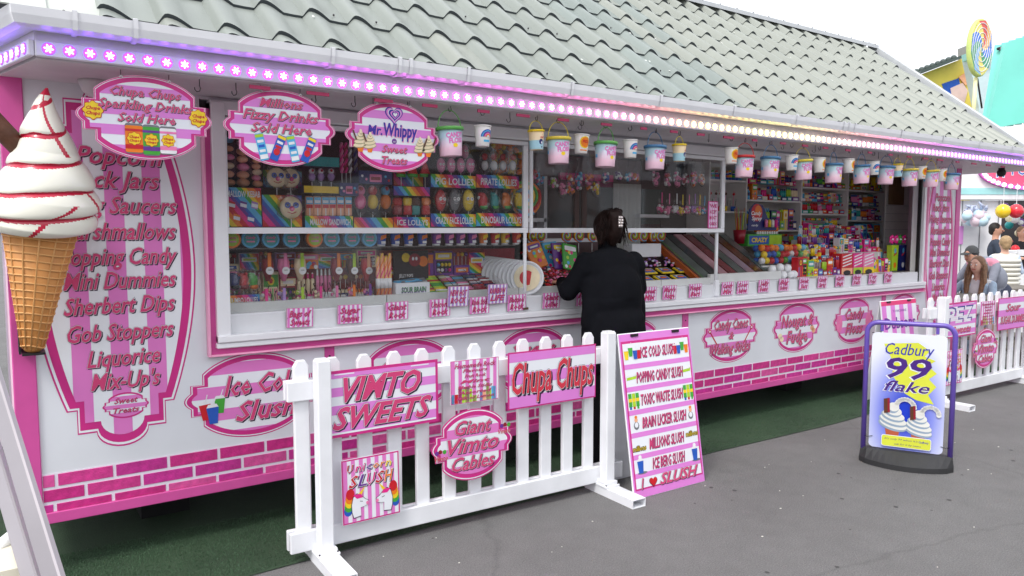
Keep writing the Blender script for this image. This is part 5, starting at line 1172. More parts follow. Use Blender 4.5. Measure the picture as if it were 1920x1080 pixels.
# candy spray stand
p = onY(1402, 432, .62); q = MB(); q.plate([(0, 0), (.44, 0), (.44, .09), (.30, .12), (.22, .24), (.10, .26), (.02, .2)], 0, .01, C['navy']); q.disc(.13, .17, .085, .085, -.001, C['red'], 14); q.disc(.15, .19, .05, .05, -.0016, C['orange'], 12)
text(q, 'Candy', .12, .165, .15, .035, -.0025, L1(C['white'], .03), .2); text(q, 'Spray', .13, .115, .15, .035, -.0025, L1(C['white'], .03), .2); text(q, 'candy', .10, .05, .1, .02, -.0025, L1(C['white'], .02), .2, res=1)
for k in range(4): q.lathe([(.016, 0), (.016, .06), (.008, .075)], (.25 + k * .05, -.02, .03), C[('pink', 'yellow', 'white', 'hot')[k]], 8)
o = q.build('spray_stand', None, label='dark blue card stand reading Candy Spray with little bottles', cat='display stand'); o.location = (p.x, .62, p.z)
p = onY(1402, 462, .6); p2 = onY(1466, 462, .6); q = MB(); w = p2.x - p.x; q.bev(0, w, 0, .12, 0, .115, C['green'], .003); q.poly(rect(.02, w * .6, .02, .1), -.001, C['blue']); q.poly(rect(w * .62, w - .01, .01, .105), -.001, C['lime']); text(q, 'CRAZY', w * .33, .06, w * .45, .04, -.002, L1(C['yellow'], .04), .1)
for k in range(9): q.ball((w * (.36 + .07 * k), .05, .165), .032, C['orange'], 10); q.box(w * (.36 + .07 * k) - .01, w * (.36 + .07 * k) + .01, .03, .04, .11, .15, C['white'])
o = q.build('lolly_tray', None, label='long green and blue tray with a row of orange round lollies', cat='tray'); o.location = (p.x, .6, p.z)

# ------------------------------------------------------------------ display behind the left pane
def strip(u0, u1, v0, v1, y, word, label, style='rainbow', seed=0, d=.1, shear=0.0):
    x0, x1, z0, z1 = px(u0, u1, v0, v1, y); q = MB(); w, h = x1 - x0, z1 - z0; q.box(0, w, .001, d, 0, h, C['navy'])
    if style == 'rainbow': rainbow(q, rect(0, w, 0, h), 0, .022, 40, seed)
    elif style == 'blue':
        q.poly(rect(0, w, 0, h), 0, C['navy']); q.poly(rrect(w * .32, w * .68, h * .15, h * .75, .004), -.0008, C['pink']); q.poly(rect(w * .36, w * .64, h * .3, h * .55), -.0014, C['crimson'])
        for k in range(4): q.disc(w * (.1, .22, .8, .9)[k], h * (.6, .35, .6, .3)[k], .008, .008, -.0008, C[('white', 'pink', 'sky', 'red')[k]], 8)
    else: q.poly(rect(0, w, 0, h), 0, C[style])
    if word: text(q, word, w * .52, h * .48, w * .84, h * .5, -.002, L1(PWHITE, .02), shear)
    o = q.build('display_box', None, label=label, cat='display box', group='printed lolly display boxes behind the left pane'); o.location = (x0, y, z0); return x0, x1, z0, z1
Y0 = .13
strip(424, 490, 352, 425, Y0, '', 'rainbow printed box reading Mallow Kebab at the left window edge', seed=3)
x0, x1, z0, z1 = px(424, 490, 352, 425, Y0); q = MB(); w, h = x1 - x0, z1 - z0
text(q, 'MALLOW KEBAB', w / 2, h * .84, w * .94, h * .15, 0, L1(PWHITE, .02), 0)
for cx, cz, c_ in ((.15, .55, 'red'), (.48, .55, 'purple'), (.8, .55, 'lilac'), (.28, .22, 'orange'), (.68, .2, 'blue')):
    q.poly([(w * cx - .018, h * cz - .012), (w * cx + .016, h * cz - .022), (w * cx + .02, h * cz + .014), (w * cx - .014, h * cz + .024)], 0, C[c_]); q.poly([(w * cx - .016, h * cz - .006), (w * cx + .017, h * cz - .014), (w * cx + .019, h * cz + .004), (w * cx - .015, h * cz + .012)], -.0006, PWHITE)
o = q.build('box_print', bpy.data.objects['display_box']); o.location = (0, -.0016, 0)
# marshmallow skewers
for i, (u, v0, v1, r0) in enumerate(((431, 255, 350, .028), (457, 262, 350, .036), (482, 285, 350, .028))):
    p0, p1 = onY(u, v1, .2), onY(u, v0, .2); q = MB(); n = 6; rr = random.Random(i)
    for k in range(n):
        z = p0.z + (p1.z - p0.z) * (k + .5) / n; q.ball((rr.uniform(-.004, .004), 0, z - p0.z), r0 * rr.uniform(.85, 1.05), C[rr.choice(['peach', 'pink', 'cream', 'peach', 'sky' if k > 3 else 'pink'])], 10, (1, .8, .62))
    q.lathe([(r0 + .006, 0), (r0 + .006, p1.z - p0.z)], (0, 0, 0), WRAP, 12); o = q.build('marshmallow_kebab', None, label='wrapped marshmallow skewer above the box at the left window edge, %s from the left' % ORD[i], cat='marshmallow kebab', group='marshmallow kebabs'); o.location = (p0.x, .2, p0.z)
def crumple(root, r, sc, seed, c=(0, 0, 0)):
    w = MB(); rr = random.Random(seed); w.ball(c, r, FILM, 14, sc); w.v = [tuple(c[i] + (p[i] - c[i]) * f for i in range(3)) for p in w.v for f in [rr.uniform(.86, 1.16)]]; w.sm = [False] * len(w.sm)
    for k in range(5): a = rr.uniform(.6, 2.5); w.add([(c[0] + r * .2 * math.cos(a + j) , c[1] - r * .1, c[2] + r * sc[2]) for j in (0, .5)] + [(c[0] + r * .9 * math.cos(a), c[1] - r * .2, c[2] + r * sc[2] + r * .45 * math.sin(a))], [(0, 1, 2)], FILM)
    w.build('wrapper', root)
FILM = glassy('crinkled_film', (.98, .98, .98), .03, 1.8)
def lolly(u, v0, v1, y, shape, col, label, r=None, col2='white', stick=None, group='wrapped lollipops in the left display'):
    """v0 top of the head, v1 bottom of the head; the stick goes on below"""
    a, b = onY(u, v0, y), onY(u, v1, y); H_ = a.z - b.z; c = Vector((b.x, y, (a.z + b.z) / 2)); root = empty('lollipop', c, (0, 0, random.uniform(-.2, .2)), label=label, cat='lollipop', group=group); q = MB()
    r = r or H_ / 2
    if shape == 'face':
        q.ball((0, 0, 0), H_ / 2, C[col], 16, (r / (H_ / 2), .3, 1)); yy = -.3 * H_ / 2
        for s in (-1, 1): q.lathe([(.28 * r, 0), (.26 * r, .003)], (s * .36 * r, yy - .001, .2 * r), C['white'] if col2 == 'white' else C['blue'], 10, Matrix.Rotation(R(90), 3, 'X')); q.ball((s * .36 * r, yy - .005, .2 * r), .1 * r, C['black'], 6)
        if col2 != 'white': q.ball((0, yy - .003, -.12 * r), .24 * r, C['hot'], 10)
        q.tube([(-.4 * r, yy + .001, -.4 * r), (0, yy - .003, -.56 * r), (.4 * r, yy + .001, -.4 * r)], .04 * r, C['red'] if col2 != 'white' else C['white'], 5)
    elif shape == 'pop': q.bev(-r, r, -.012, .012, -H_ / 2, H_ * .05, C[col], .006); q.bev(-r, r, -.0125, .0125, H_ * .05, H_ / 2, C[col2], .007)
    elif shape == 'melon': q.lathe([(r * 1.0, -H_ / 2), (r * 1.05, -H_ * .3)], (0, 0, 0), C['green'], 14, Matrix.Diagonal(Vector((1, .4, 1))).to_3x3()); q.lathe([(r, -H_ * .3), (r * .5, H_ * .2), (.003, H_ / 2)], (0, 0, 0), C['red'], 14, Matrix.Diagonal(Vector((1, .4, 1))).to_3x3())
    elif shape == 'swirl':
        for k, c_ in enumerate(('red', 'yellow', 'green', 'orange', 'red', 'lime')):
            pass
        q.lathe([(r, -.006), (r, .006)], (0, 0, 0), C['orange'], 22, Matrix.Rotation(R(90), 3, 'X'))
        for arm, c_ in enumerate(('red', 'green', 'yellow', 'sky')):
            q.tube([(r * (.08 + .88 * t / 18) * math.cos(arm * 1.57 + t * .38), -.0075, r * (.08 + .88 * t / 18) * math.sin(arm * 1.57 + t * .38)) for t in range(19)], r * .09, C[c_], 5)
    elif shape == 'twist':
        for k in range(2): q.tube([(r * .5 * math.cos(t * .7 + k * 3.14), r * .5 * math.sin(t * .7 + k * 3.14), -H_ / 2 + H_ * t / 30) for t in range(31)], r * .62, C[(col, col2)[k]], 7)
    elif shape == 'figure': q.ball((0, 0, H_ * .28), r * .85, C[col], 10, (1, .7, 1)); q.ball((0, 0, -H_ * .12), r, C[col2], 12, (1, .7, 1.25)); q.ball((0, -.012, H_ * .34), r * .4, C['red'], 8)
    else:
        rr = random.Random(int(u * 3)); q.ball((0, 0, 0), H_ / 2 * .8, C[col], 12, (r / (H_ / 2), .5, 1)); q.ball((-r * .35, -.004, H_ * .3), r * .45, C[col], 8, (1.2, .7, .8)); q.ball((r * .1, -.012, -H_ * .28), r * .55, C[col2], 8, (1.3, .5, .7))
        for k in range(4): q.ball((rr.uniform(-.7, .7) * r, -.006, rr.uniform(-.3, .35) * H_), r * .3, C[rr.choice([col, col2, 'white' if k == 3 else col])], 7, (1, .7, 1))
    q.build('candy', root)
    if shape in ('face', 'figure', 'blob', 'pop'):
        crumple(root, H_ / 2 * 1.1, ((r / (H_ / 2)) * 1.15, .6, 1.05), int(u))
    s = MB(); L_ = stick or .07; s.tube([(0, 0, -H_ / 2), (0, 0, -H_ / 2 - L_)], .0025, C['white'], 6); s.build('stick', root); return root
# clown faces
strip(492, 566, 366, 425, Y0, '', 'rainbow swirl box with a big smiling face lolly in front', seed=6)
strip(492, 566, 320, 352, Y0 + .12, '', 'rainbow box behind the two clown face lollies', seed=1)
lolly(546, 368, 410, Y0 - .03, 'face', 'cream', 'big cream smiling face lolly low in the left display', col2='x'); lolly(519, 314, 352, Y0 + .03, 'face', 'cream', 'cream clown face lolly with a red nose, left of its twin', col2='x'); lolly(545, 316, 352, Y0 + .05, 'face', 'cream', 'cream clown face lolly half behind its twin', col2='x')
strip(572, 662, 405, 427, Y0, 'MALLOW SANDWICH', 'rainbow box reading Mallow Sandwich', seed=2)
for i, u in enumerate((581, 596, 611, 624, 639, 654)):
    p, p1 = onY(u, 405, Y0 + .02), onY(u, 368, Y0 + .02); q = MB(); h = p1.z - p.z; q.bev(-.022, .022, 0, .02, 0, h, C['peach'], .005); q.poly(rect(-.02, .02, h * .6, h * .95), -.001, C['sky']); q.poly(rect(-.016, .016, h * .66, h * .8), -.0016, C['white']); q.poly(rect(-.018, .018, h * .4, h * .58), -.001, C['red']); q.poly(rect(-.003, .003, 0, h * .4), -.001, C['white'])
    o = q.build('mallow_bar', None, label='wrapped mallow sandwich bar, %s from the left above its box' % ORD[i], cat='sweet bar', group='mallow sandwich bars'); o.location = (p.x, Y0 + .02, p.z)
strip(570, 635, 349, 362, Y0, '', 'plain yellow box under the small white lollies', 'yellow'); strip(570, 636, 294, 312, Y0 + .02, '', 'grey green sign card above the small white lollies', 'teal')
for i, u in enumerate((585, 602, 621)): lolly(u, 316, 341, Y0 + .05, 'figure', 'white', 'small white and lilac figure lolly, %s of three' % ORD[i], r=.02, col2='lilac')
strip(637, 672, 343, 367, Y0, '', 'small dark blue box under the twisted lollies', 'blue')
for i, (u, a, b) in enumerate(((641, 'hot', 'pink'), (649, 'crimson', 'hot'), (657, 'grey', 'white'), (667, 'grey', 'navy'))): lolly(u, 268, 324, Y0 + .06, 'twist', a, 'long twisted lolly %s, %s from the left' % ('in pink' if i < 2 else 'in grey', ORD[i]), r=.011, col2=b)
strip(673, 735, 321, 345, Y0, '', 'wide dark blue box with a pink label', 'blue')
strip(664, 737, 408, 427, Y0, '', 'rainbow striped box without words under three tall lollies', seed=4)
for i, (u, a, b) in enumerate(((676, 'pink', 'hot'), (699, 'red', 'yellow'), (723, 'sky', 'orange'))): lolly(u, 346, 398, Y0 + .03, 'figure', a, 'tall wrapped %s figure lolly' % ('pink', 'red and yellow', 'blue and orange')[i], r=.036, col2=b)
strip(738, 806, 407, 427, Y0, 'ICE LOLLYS', 'rainbow box reading Ice Lollys', seed=5)
for i, (u, a, b) in enumerate(((745, 'crimson', 'red'), (764, 'red', 'yellow'), (779, 'teal', 'brown'), (798, 'red', 'orange'))): lolly(u, 371, 403, Y0 + .02, 'pop', a, '%s ice lolly shaped sweet, %s from the left' % (('dark red', 'red and yellow', 'brown and teal', 'red and orange')[i], ORD[i]), r=.028, col2=b)
strip(738, 806, 350, 367, Y0, '', 'rainbow box under the watermelon lollies', seed=0); strip(738, 806, 326, 349, Y0 + .1, '', 'rainbow card behind the watermelon lollies', seed=6)
for i, u in enumerate((752, 774, 797)): lolly(u, 302, 332, Y0 + .05, 'melon', 'red', 'red and green watermelon slice lolly, %s of three' % ORD[i], r=.034)
strip(808, 892, 401, 425, Y0, 'CRAZY FACE LOLLIES', 'rainbow box reading Crazy Face Lollies', seed=7)
for i, (u, a) in enumerate(((826, 'red'), (852, 'grey'), (878, 'yellow'))): lolly(u, 355, 396, Y0 + .03, 'face', a, '%s crazy face lolly with white goggle eyes' % a, r=.042)
strip(808, 892, 328, 352, Y0, 'PIG LOLLIES', 'rainbow box reading Pig Lollies', seed=1)
for i, u in enumerate((827, 846, 864, 882)): lolly(u, 296, 324, Y0 + .04, 'face', 'pink', 'pink pig lolly, %s from the left' % ORD[i], r=.03)
for i, u in enumerate((850, 872)): lolly(u, 272, 298, Y0 + .12, 'face', 'pink', 'pink pig lolly in the back row, %s of two' % ORD[i], r=.03)
strip(893, 982, 400, 424, Y0, 'DINOSAUR LOLLYS', 'rainbow box reading Dinosaur Lollys', seed=2)
for i, (u, a, b) in enumerate(((905, 'red', 'green'), (927, 'teal', 'green'), (949, 'orange', 'green'), (972, 'yellow', 'green'))): lolly(u, 357, 397, Y0 + .03, 'blob', a, '%s and green dinosaur lolly' % a, r=.042, col2=b)
strip(893, 973, 329, 353, Y0, 'PIRATE LOLLIES', 'rainbow box reading Pirate Lollies', seed=5, shear=.1)
for i, u in enumerate((909, 926, 943, 961)): lolly(u, 285, 326, Y0 + .05, 'figure', 'red', 'red and white pirate lolly, %s from the left' % ORD[i], r=.026, col2='white')
lolly(985, 342, 402, .3, 'swirl', 'x', 'giant rainbow swirl lolly beside the brown partition', r=.125, stick=.3)
# orange ball curtain at the top right of the left display
rr = random.Random(12); q = MB()
for k in range(60): p = onY(rr.uniform(925, 978), rr.uniform(252, 330), .37); q.ball((p.x, .37, p.z), .02, C['orange' if rr.random() < .7 else 'yellow'], 8)
q.build('orange_sweet_balls', None, kind='stuff', label='orange ball sweets packed in a bag behind the pirate lollies')
# cups on the glass shelf
ZS = 1.503
for i, u in enumerate((433, 468, 506, 545, 588, 620, 658, 691)):
    x = onY(u, 450, .16).x; c_ = 'orange' if i in (0, 4) else 'sky'; q = MB(); q.lathe([(.045, 0), (.047, .03)], (0, 0, .046), C[c_], 18, Matrix.Rotation(R(90), 3, 'X')); q.poly([(.036 * math.cos(t), .046 + .036 * math.sin(t)) for t in [k * .35 for k in range(18)]], -.031, C['teal' if c_ == 'sky' else 'lime']); text(q, 'Candy', 0, .056, .05, .014, -.032, L1(C['hot'], .02), .1, res=1); q.poly(rect(-.022, .022, .03, .038), -.032, C['pink'])
    w = MB(); w.ball((0, -.01, .046), .052, WRAP, 10, (1.15, .6, .95)); root = empty('round_tub', (x, .17, ZS), label='round %s sweet tub wrapped in film, %s from the left on the glass shelf' % ('orange' if i in (0, 4) else 'light blue', ORD[i]), cat='tub', group='round tubs on the glass shelf'); q.build('tub', root); w.build('wrapper', root)
cups = [(716, 'blue', 'orange'), (742, 'blue', 'orange'), (767, 'blue', 'orange'), (793, 'blue', 'orange'), (819, 'purple', 'pink'), (843, 'purple', 'pink'), (864, 'purple', 'pink'), (886, 'purple', 'pink'), (907, 'orange', 'yellow'), (929, 'red', 'yellow'), (948, 'yellow', 'red'), (969, 'red', 'orange')]
for i, (u, a, b) in enumerate(cups):
    x = onY(u, 450, .15).x; q = MB(); q.lathe([(.024, 0), (.024, .01), (.029, .05), (.031, .084), (.032, .086)], (0, 0, 0), [C['white'], C[a], C[a], C['white']], 16); q.poly([(-.02, .035), (.02, .05), (.018, .07), (-.015, .062)], -.0325, C[b]); q.poly(rect(-.014, .014, .014, .03), -.0325, C['white'])
    o = q.build('sweet_cup', None, label='small %s printed cup, number %s from the left in the cup row' % (a, ORD[i]), cat='cup', group='printed cups on the glass shelf'); o.location = (x, .16, ZS)
# bottom of the left display
strip(427, 487, 553, 572, .15, 'JUMBO LOLLIES', 'bright striped box reading Jumbo at the bottom left of the window', seed=3)
for i, (u, a, b) in enumerate(((440, 'navy', 'black'), (457, 'red', 'crimson'), (474, 'green', 'orange'))): lolly(u, 508, 546, .19, 'blob', a, 'big wrapped %s lolly at the bottom left of the window' % ('black', 'red', 'rainbow')[i], r=.036, col2=b)
STR = [(502, 'orange', 'crimson'), (532, 'pink', 'pink'), (563, 'lime', 'cream'), (631, 'orange', 'crimson'), (660, 'lime', 'brown'), (687, 'peach', 'red')]
for i, (u, a, b) in enumerate(STR):
    p, p1 = onY(u, 527, .27), onY(u, 474, .27); h = p1.z - p.z; root = empty('sweet_cone_bag', (p.x, .27, p.z), label='clear cone bag of sweets with %s ribbon and round tag, %s from the left' % (a, ORD[i]), cat='cone bag', group='cone bags with round tags'); q = MB(); q.lathe([(.012, 0), (.036, h * .5), (.03, h * .8), (.008, h * .95), (.03, h)], (0, 0, 0), [C[b], C[b], WRAP, WRAP], 12); q.build('bag', root)
    q = MB(); q.bev(-.01, .01, -.042, -.039, h * .35, h, C[a], .001); q.build('ribbon', root); q = MB(); q.lathe([(.022, 0), (.022, .002)], (0, -.043, h * .38), C['white'], 16, Matrix.Rotation(R(90), 3, 'X')); q.poly(rect(-.01, .01, h * .38 + .002, h * .38 + .005), -.0455, C['black']); q.build('tag', root)
for i, (u, a, b) in enumerate(((496, 'cream', 'hot'), (529, 'peach', 'lilac'), (563, 'cream', 'lime'), (597, 'cream', 'hot'), (627, 'pink', 'pink'), (659, 'pink', 'orange'), (689, 'pink', 'purple'))):
    p = onY(u, 568 - i * 2, .15); q = MB(); rr = random.Random(i)
    q.lathe([(.026, 0), (.034, .03), (.042, .07), (.036, .09), (.02, .1), (.03, .125)], (0, 0, 0), WRAP, 14)
    for k in range(22): t = rr.random() * 6.28; z = rr.uniform(.01, .085); r_ = .024 * rr.random() ** .4; q.ball((r_ * math.cos(t), r_ * math.sin(t), z), .011, C[rr.choice([a, a, 'white', b])], 6)
    q.bev(-.008, .008, -.044, -.041, .02, .11, C[b], .001); q.lathe([(.02, 0), (.02, .002)], (0, -.046, .02), C['white'], 14, Matrix.Rotation(R(90), 3, 'X'))
    o = q.build('sweet_jar', None, label='round clear jar of pale sweets with a %s ribbon, %s from the left' % ({'hot': 'bright pink'}.get(b, b), ORD[i]), cat='jar', group='round jars along the counter front'); o.location = (p.x, .15, 1.172)
q = MB(); q.box(0.98, 2.84, .395, .399, 1.17, 1.47, mat('red_backing_card', (150, 50, 44), .6, noise=.2)); kb(q, 'backing_card')
fill(1.0, 1.9, 1.17, .30, .2, 'at the back of the low left display', ['crimson', 'red', 'orange', 'cream', 'purple', 'pink'], ['candy_carton', 'tube_pack', 'pop_tray'], 91, (.08, .13))
fill(1.0, 1.95, 1.37, .32, .11, 'high at the back of the low left display', ['white', 'lilac', 'orange', 'crimson', 'cream'], ['candy_carton', 'pop_tray'], 92, (.08, .14))
fill(1.95, 2.8, 1.3, .34, .16, 'behind the rods in the left display', ['red', 'crimson', 'orange', 'purple'], ['candy_carton', 'pop_tray'], 93, (.1, .15))
# rock sticks, black card, white box, rods on the slope
for i, u in enumerate((709, 717, 724, 731)):
    p = onY(u, 556, .16); q = MB(); h = .26 + .02 * (i % 2); q.tube([(0, 0, 0), (0, 0, h)], .0115, C['peach'], 10)
    for k in range(3): q.tube([(.0085 * math.cos(t * .5 + k * 2.1), .0085 * math.sin(t * .5 + k * 2.1), h * t / 22) for t in range(23)], .0045, C[('yellow', 'orange', 'hot')[k]], 5)
    q.lathe([(.0145, .07), (.0145, .13)], (0, 0, 0), C['white'], 10); o = q.build('rock_stick', None, label='tall striped rock stick with a white label, %s of four' % ORD[i], cat='rock stick', group='tall striped rock sticks'); o.location = (p.x, .16, 1.18)
x0, x1, z0, z1 = px(738, 803, 470, 528, .33); q = MB(); q.box(0, x1 - x0, 0, .01, 0, z1 - z0, C['black']); w, h = x1 - x0, z1 - z0
q.disc(w * .35, h * .78, .03, .03, -.001, C['yellow'], 12); q.disc(w * .6, h * .7, .042, .042, -.0016, C['crimson'], 14); q.disc(w * .85, h * .65, .035, .035, -.001, C['orange'], 12)
for s in (-.012, .012): q.disc(w * .6 + s, h * .74, .009, .012, -.0024, C['white'], 8)
text(q, 'JELLY POPS', w * .35, h * .2, w * .4, .02, -.001, L1(C['white'], .02), 0, res=1); o = q.build('lolly_card', None, label='black card printed with yellow, red and orange face lollies', cat='card'); o.location = (x0, .33, z0)
x0, x1, z0, z1 = px(742, 806, 530, 555, .13); q = MB(); w, h = x1 - x0, z1 - z0; q.bev(0, w, 0, .16, 0, h, PW, .002); text(q, 'SOUR BRAIN', w * .52, h * .5, w * .72, h * .38, -.001, [(.05, .04, -.1, C['purple']), (.0, 0, 0, C['green'])], .1)
rr = random.Random(4)
for k in range(14): q.tube([(rr.uniform(.01, .06), rr.uniform(.02, .14), h + .004), (w - rr.uniform(.01, .06), rr.uniform(.02, .14), h + .01 + rr.uniform(0, .012))], .006, C[rr.choice(['white', 'sky', 'grey'])], 5)
o = q.build('sweet_box', None, label='open white box reading Sour Brain in green letters', cat='box'); o.location = (x0, .13, z0)
def rods(x0, x1, name, cols, seed, y0=.14, y1=.62, z0=1.19, z1=1.42):
    rr = random.Random(seed); q = MB(); n = 26
    for k in range(n):
        t = k / n; y, z = y0 + (y1 - y0) * t, z0 + (z1 - z0) * t
        for j in range(2):
            a = x0 + (x1 - x0) * j / 2 + .005; q.tube([(a, y + rr.uniform(-.004, .004), z), (a + (x1 - x0) / 2 - .01, y + rr.uniform(-.004, .004), z)], .0075, C[rr.choice(cols)], 5)
    q.build(name, None, kind='stuff', label='thin wrapped rock rods lying in the sloping bins')
xa, xb = onY(800, 550, .14).x, onY(945, 540, .14).x
for k in range(3):
    a, b = xa + (xb - xa) * k / 3, xa + (xb - xa) * (k + 1) / 3; rods(a, b - .01, 'rock_rods', (['green', 'yellow', 'white', 'red', 'lime'], ['white', 'crimson', 'sky', 'grey', 'pink'], ['red', 'grey', 'white', 'crimson', 'navy'])[k], k)
    q = MB(); q.add([(b - .006, .12, 1.165), (b - .006, .64, 1.37), (b - .006, .64, 1.47), (b - .006, .12, 1.24), (b, .12, 1.165), (b, .64, 1.37), (b, .64, 1.47), (b, .12, 1.24)], [(0, 1, 2, 3), (7, 6, 5, 4), (3, 2, 6, 7), (0, 3, 7, 4)], WRAP); kb(q, 'bin_divider')
slab(800, 905, 466, 498, .38, mat('red_back_board', (150, 40, 40), .5), .015, 'back_board'); slab(905, 965, 466, 520, .37, C['crimson'], .02, 'back_board')
q = MB(); q.disc(0, 0, .0, .0, 0, C["red"])
# white bucket lids leaning in a row
q = MB(); Mx = Matrix.Rotation(R(90), 3, 'X'); q.lathe([(.10, 0), (.112, .004), (.115, .012), (.108, .016), (.098, .012), (.094, .006)], (0, 0, 0), PW, 32, Mx); LM_ = q.mesh('bucket_lid')
for i in range(11):
    t = i / 10; p = Vector((onY(985, 500, .12).x - t * .16, .10 + t * .26, 1.165 + .112 + t * .03)); o = inst(LM_, 'bucket_lid', None, p, (R(-8), 0, R(-38)), label='white round bucket lid leaning in the row on the counter, %s from the front' % ORD[i], cat='lid', group='row of white bucket lids')
    if i == 0: q = MB(); q.lathe([(.001, .017), (.088, .0172)], (0, 0, 0), C['cream'], 24, Mx, caps=False); q.poly([(.05 * math.cos(t_), .05 * math.sin(t_) + .0) for t_ in [k * .3 for k in range(3, 18)]], -.0185, C['red']); q.build('lid_label', o)
# middle bins
def heap(u0, u1, y0, y1, z, cols, seed, label, n=150, r=.012):
    rr = random.Random(seed); q = MB(); xa, xb = onY(u0, 520, y0).x, onY(u1, 520, y0).x
    for k in range(n): t = rr.random(); q.ball((rr.uniform(xa, xb), y0 + (y1 - y0) * t, z + .2 * t * (y1 - y0) / .4 + rr.uniform(0, .02)), r * rr.uniform(.7, 1.2), C[rr.choice(cols)], 6, (1.4, .8, .8))
    q.build('loose_sweets', None, kind='stuff', label=label)
heap(1000, 1040, .13, .3, 1.2, ['orange', 'black', 'red'], 1, 'loose dark and orange sweets in the middle bin'); heap(1015, 1085, .3, .6, 1.27, ['red', 'white', 'pink', 'crimson'], 2, 'loose red and white sweets in the back bin'); heap(1040, 1095, .12, .3, 1.2, ['crimson', 'red', 'brown', 'pink'], 3, 'loose dark red sweets in the front bin'); heap(1210, 1300, .35, .6, 1.3, ['pink', 'white', 'lilac', 'brown'], 4, 'loose pale sweets behind the yellow packs')
for i, (u, v, rx, c1, c2) in enumerate(((1005, 478, .4, 'orange', 'purple'), (1035, 478, .42, 'sky', 'lime'), (1050, 480, .36, 'purple', 'yellow'), (1068, 482, .32, 'green', 'white'))):
    p = onY(u, v, rx); q = MB(); q.bev(-.07, .07, -.008, .008, -.1, .1, C[c1], .006); rr = random.Random(i)
    for k in range(9): q.disc(rr.uniform(-.05, .05), rr.uniform(-.08, .05), .014, .014, -.0085 - .0003 * k, C[rr.choice(['red', 'yellow', 'lime', 'white', 'hot', 'sky'])], 7)
    q.poly(rrect(-.055, .055, .045, .08, .01), -.0125, C[c2]); q.poly(rect(-.035, .035, .055, .068), -.0131, C['white']); o = q.build('sweet_packet', None, label='bright %s packet of mixed sweets standing left of the woman, %s from the left' % (c1, ORD[i]), cat='packet', group='mixed sweet packets left of the woman'); o.location = p; o.rotation_euler = (R(-18), R(-14 + i * 8), 0)
for i, (u, y) in enumerate(((998, .5), (1012, .5), (1062, .5), (1085, .5), (1110, .5), (1188, .5), (1206, .5), (1224, .5), (1238, .5))):
    lolly(u, 427, 456, .5, 'swirl', 'x', 'rainbow swirl lolly on the shelf behind the counter, %s from the left' % ORD[i], r=.05, group='swirl lollies in a row behind the woman')
q = MB(); x0, x1, z0, z1 = px(1185, 1240, 457, 482, .42); q.bev(x0, x1, .42, .52, z0, z1, PW, .004); kb(q, 'display_step')
for r in range(2):
    for k in range(4):
        a = onY(1180 + k * 32 + r * 6, 515 - r * 22, .16 + r * .12); q = MB(); q.bev(-.07, .07, -.045, .045, 0, .012, C['yellow'], .002); q.box(-.055, .055, -.032, .03, .0125, .015, C['blue']); q.box(-.03, .03, -.015, .01, .0155, .017, C['orange']); q.box(-.045, -.02, .0, .02, .0155, .017, C['white'])
        o = q.build('picture_pack', None, label='flat blue sweet pack with yellow edge right of the woman, %s row, %s' % (('front', 'back')[r], ORD[k]), cat='sweet pack', group='flat yellow edged packs right of the woman'); o.location = (a.x, .17 + r * .13, 1.215 + r * .05); o.rotation_euler = (R(22), 0, 0)
# sloping boards under the raised sash
BRD = ['orange', 'brown', 'green', 'grey', 'black', 'pink', 'crimson', 'grey', 'lilac', 'brown', 'grey']
xs0 = onY(1305, 525, .13).x
for i, c_ in enumerate(BRD):
    wd = .028 if i < 3 else .1; a = xs0 + (0, .03, .06, .09, .20, .32, .44, .56, .68, .80, .92)[i]
    q = MB(); q.add([(a, .12, 1.215), (a + wd, .12, 1.215), (a + wd, .68, 1.56), (a, .68, 1.56), (a, .12, 1.17), (a + wd, .12, 1.17), (a + wd, .70, 1.50), (a, .70, 1.50)], [(0, 1, 2, 3), (4, 5, 1, 0), (1, 5, 6, 2), (4, 0, 3, 7), (7, 3, 2, 6)], mat('slope_%s' % c_, {'orange': (190, 96, 40), 'brown': (100, 66, 48), 'green': (90, 120, 80), 'grey': (96, 104, 100), 'black': (60, 62, 62), 'pink': (196, 150, 158), 'crimson': (120, 60, 62), 'lilac': (150, 130, 140)}[c_], .15, noise=.25, nscale=6, coat=.5)); kb(q, 'sloping_lid')
q = MB(); q.bev(xs0 + .12, xs0 + 1.05, .085, .12, 1.166, 1.24, BIN, .004); kb(q, 'bin_front')
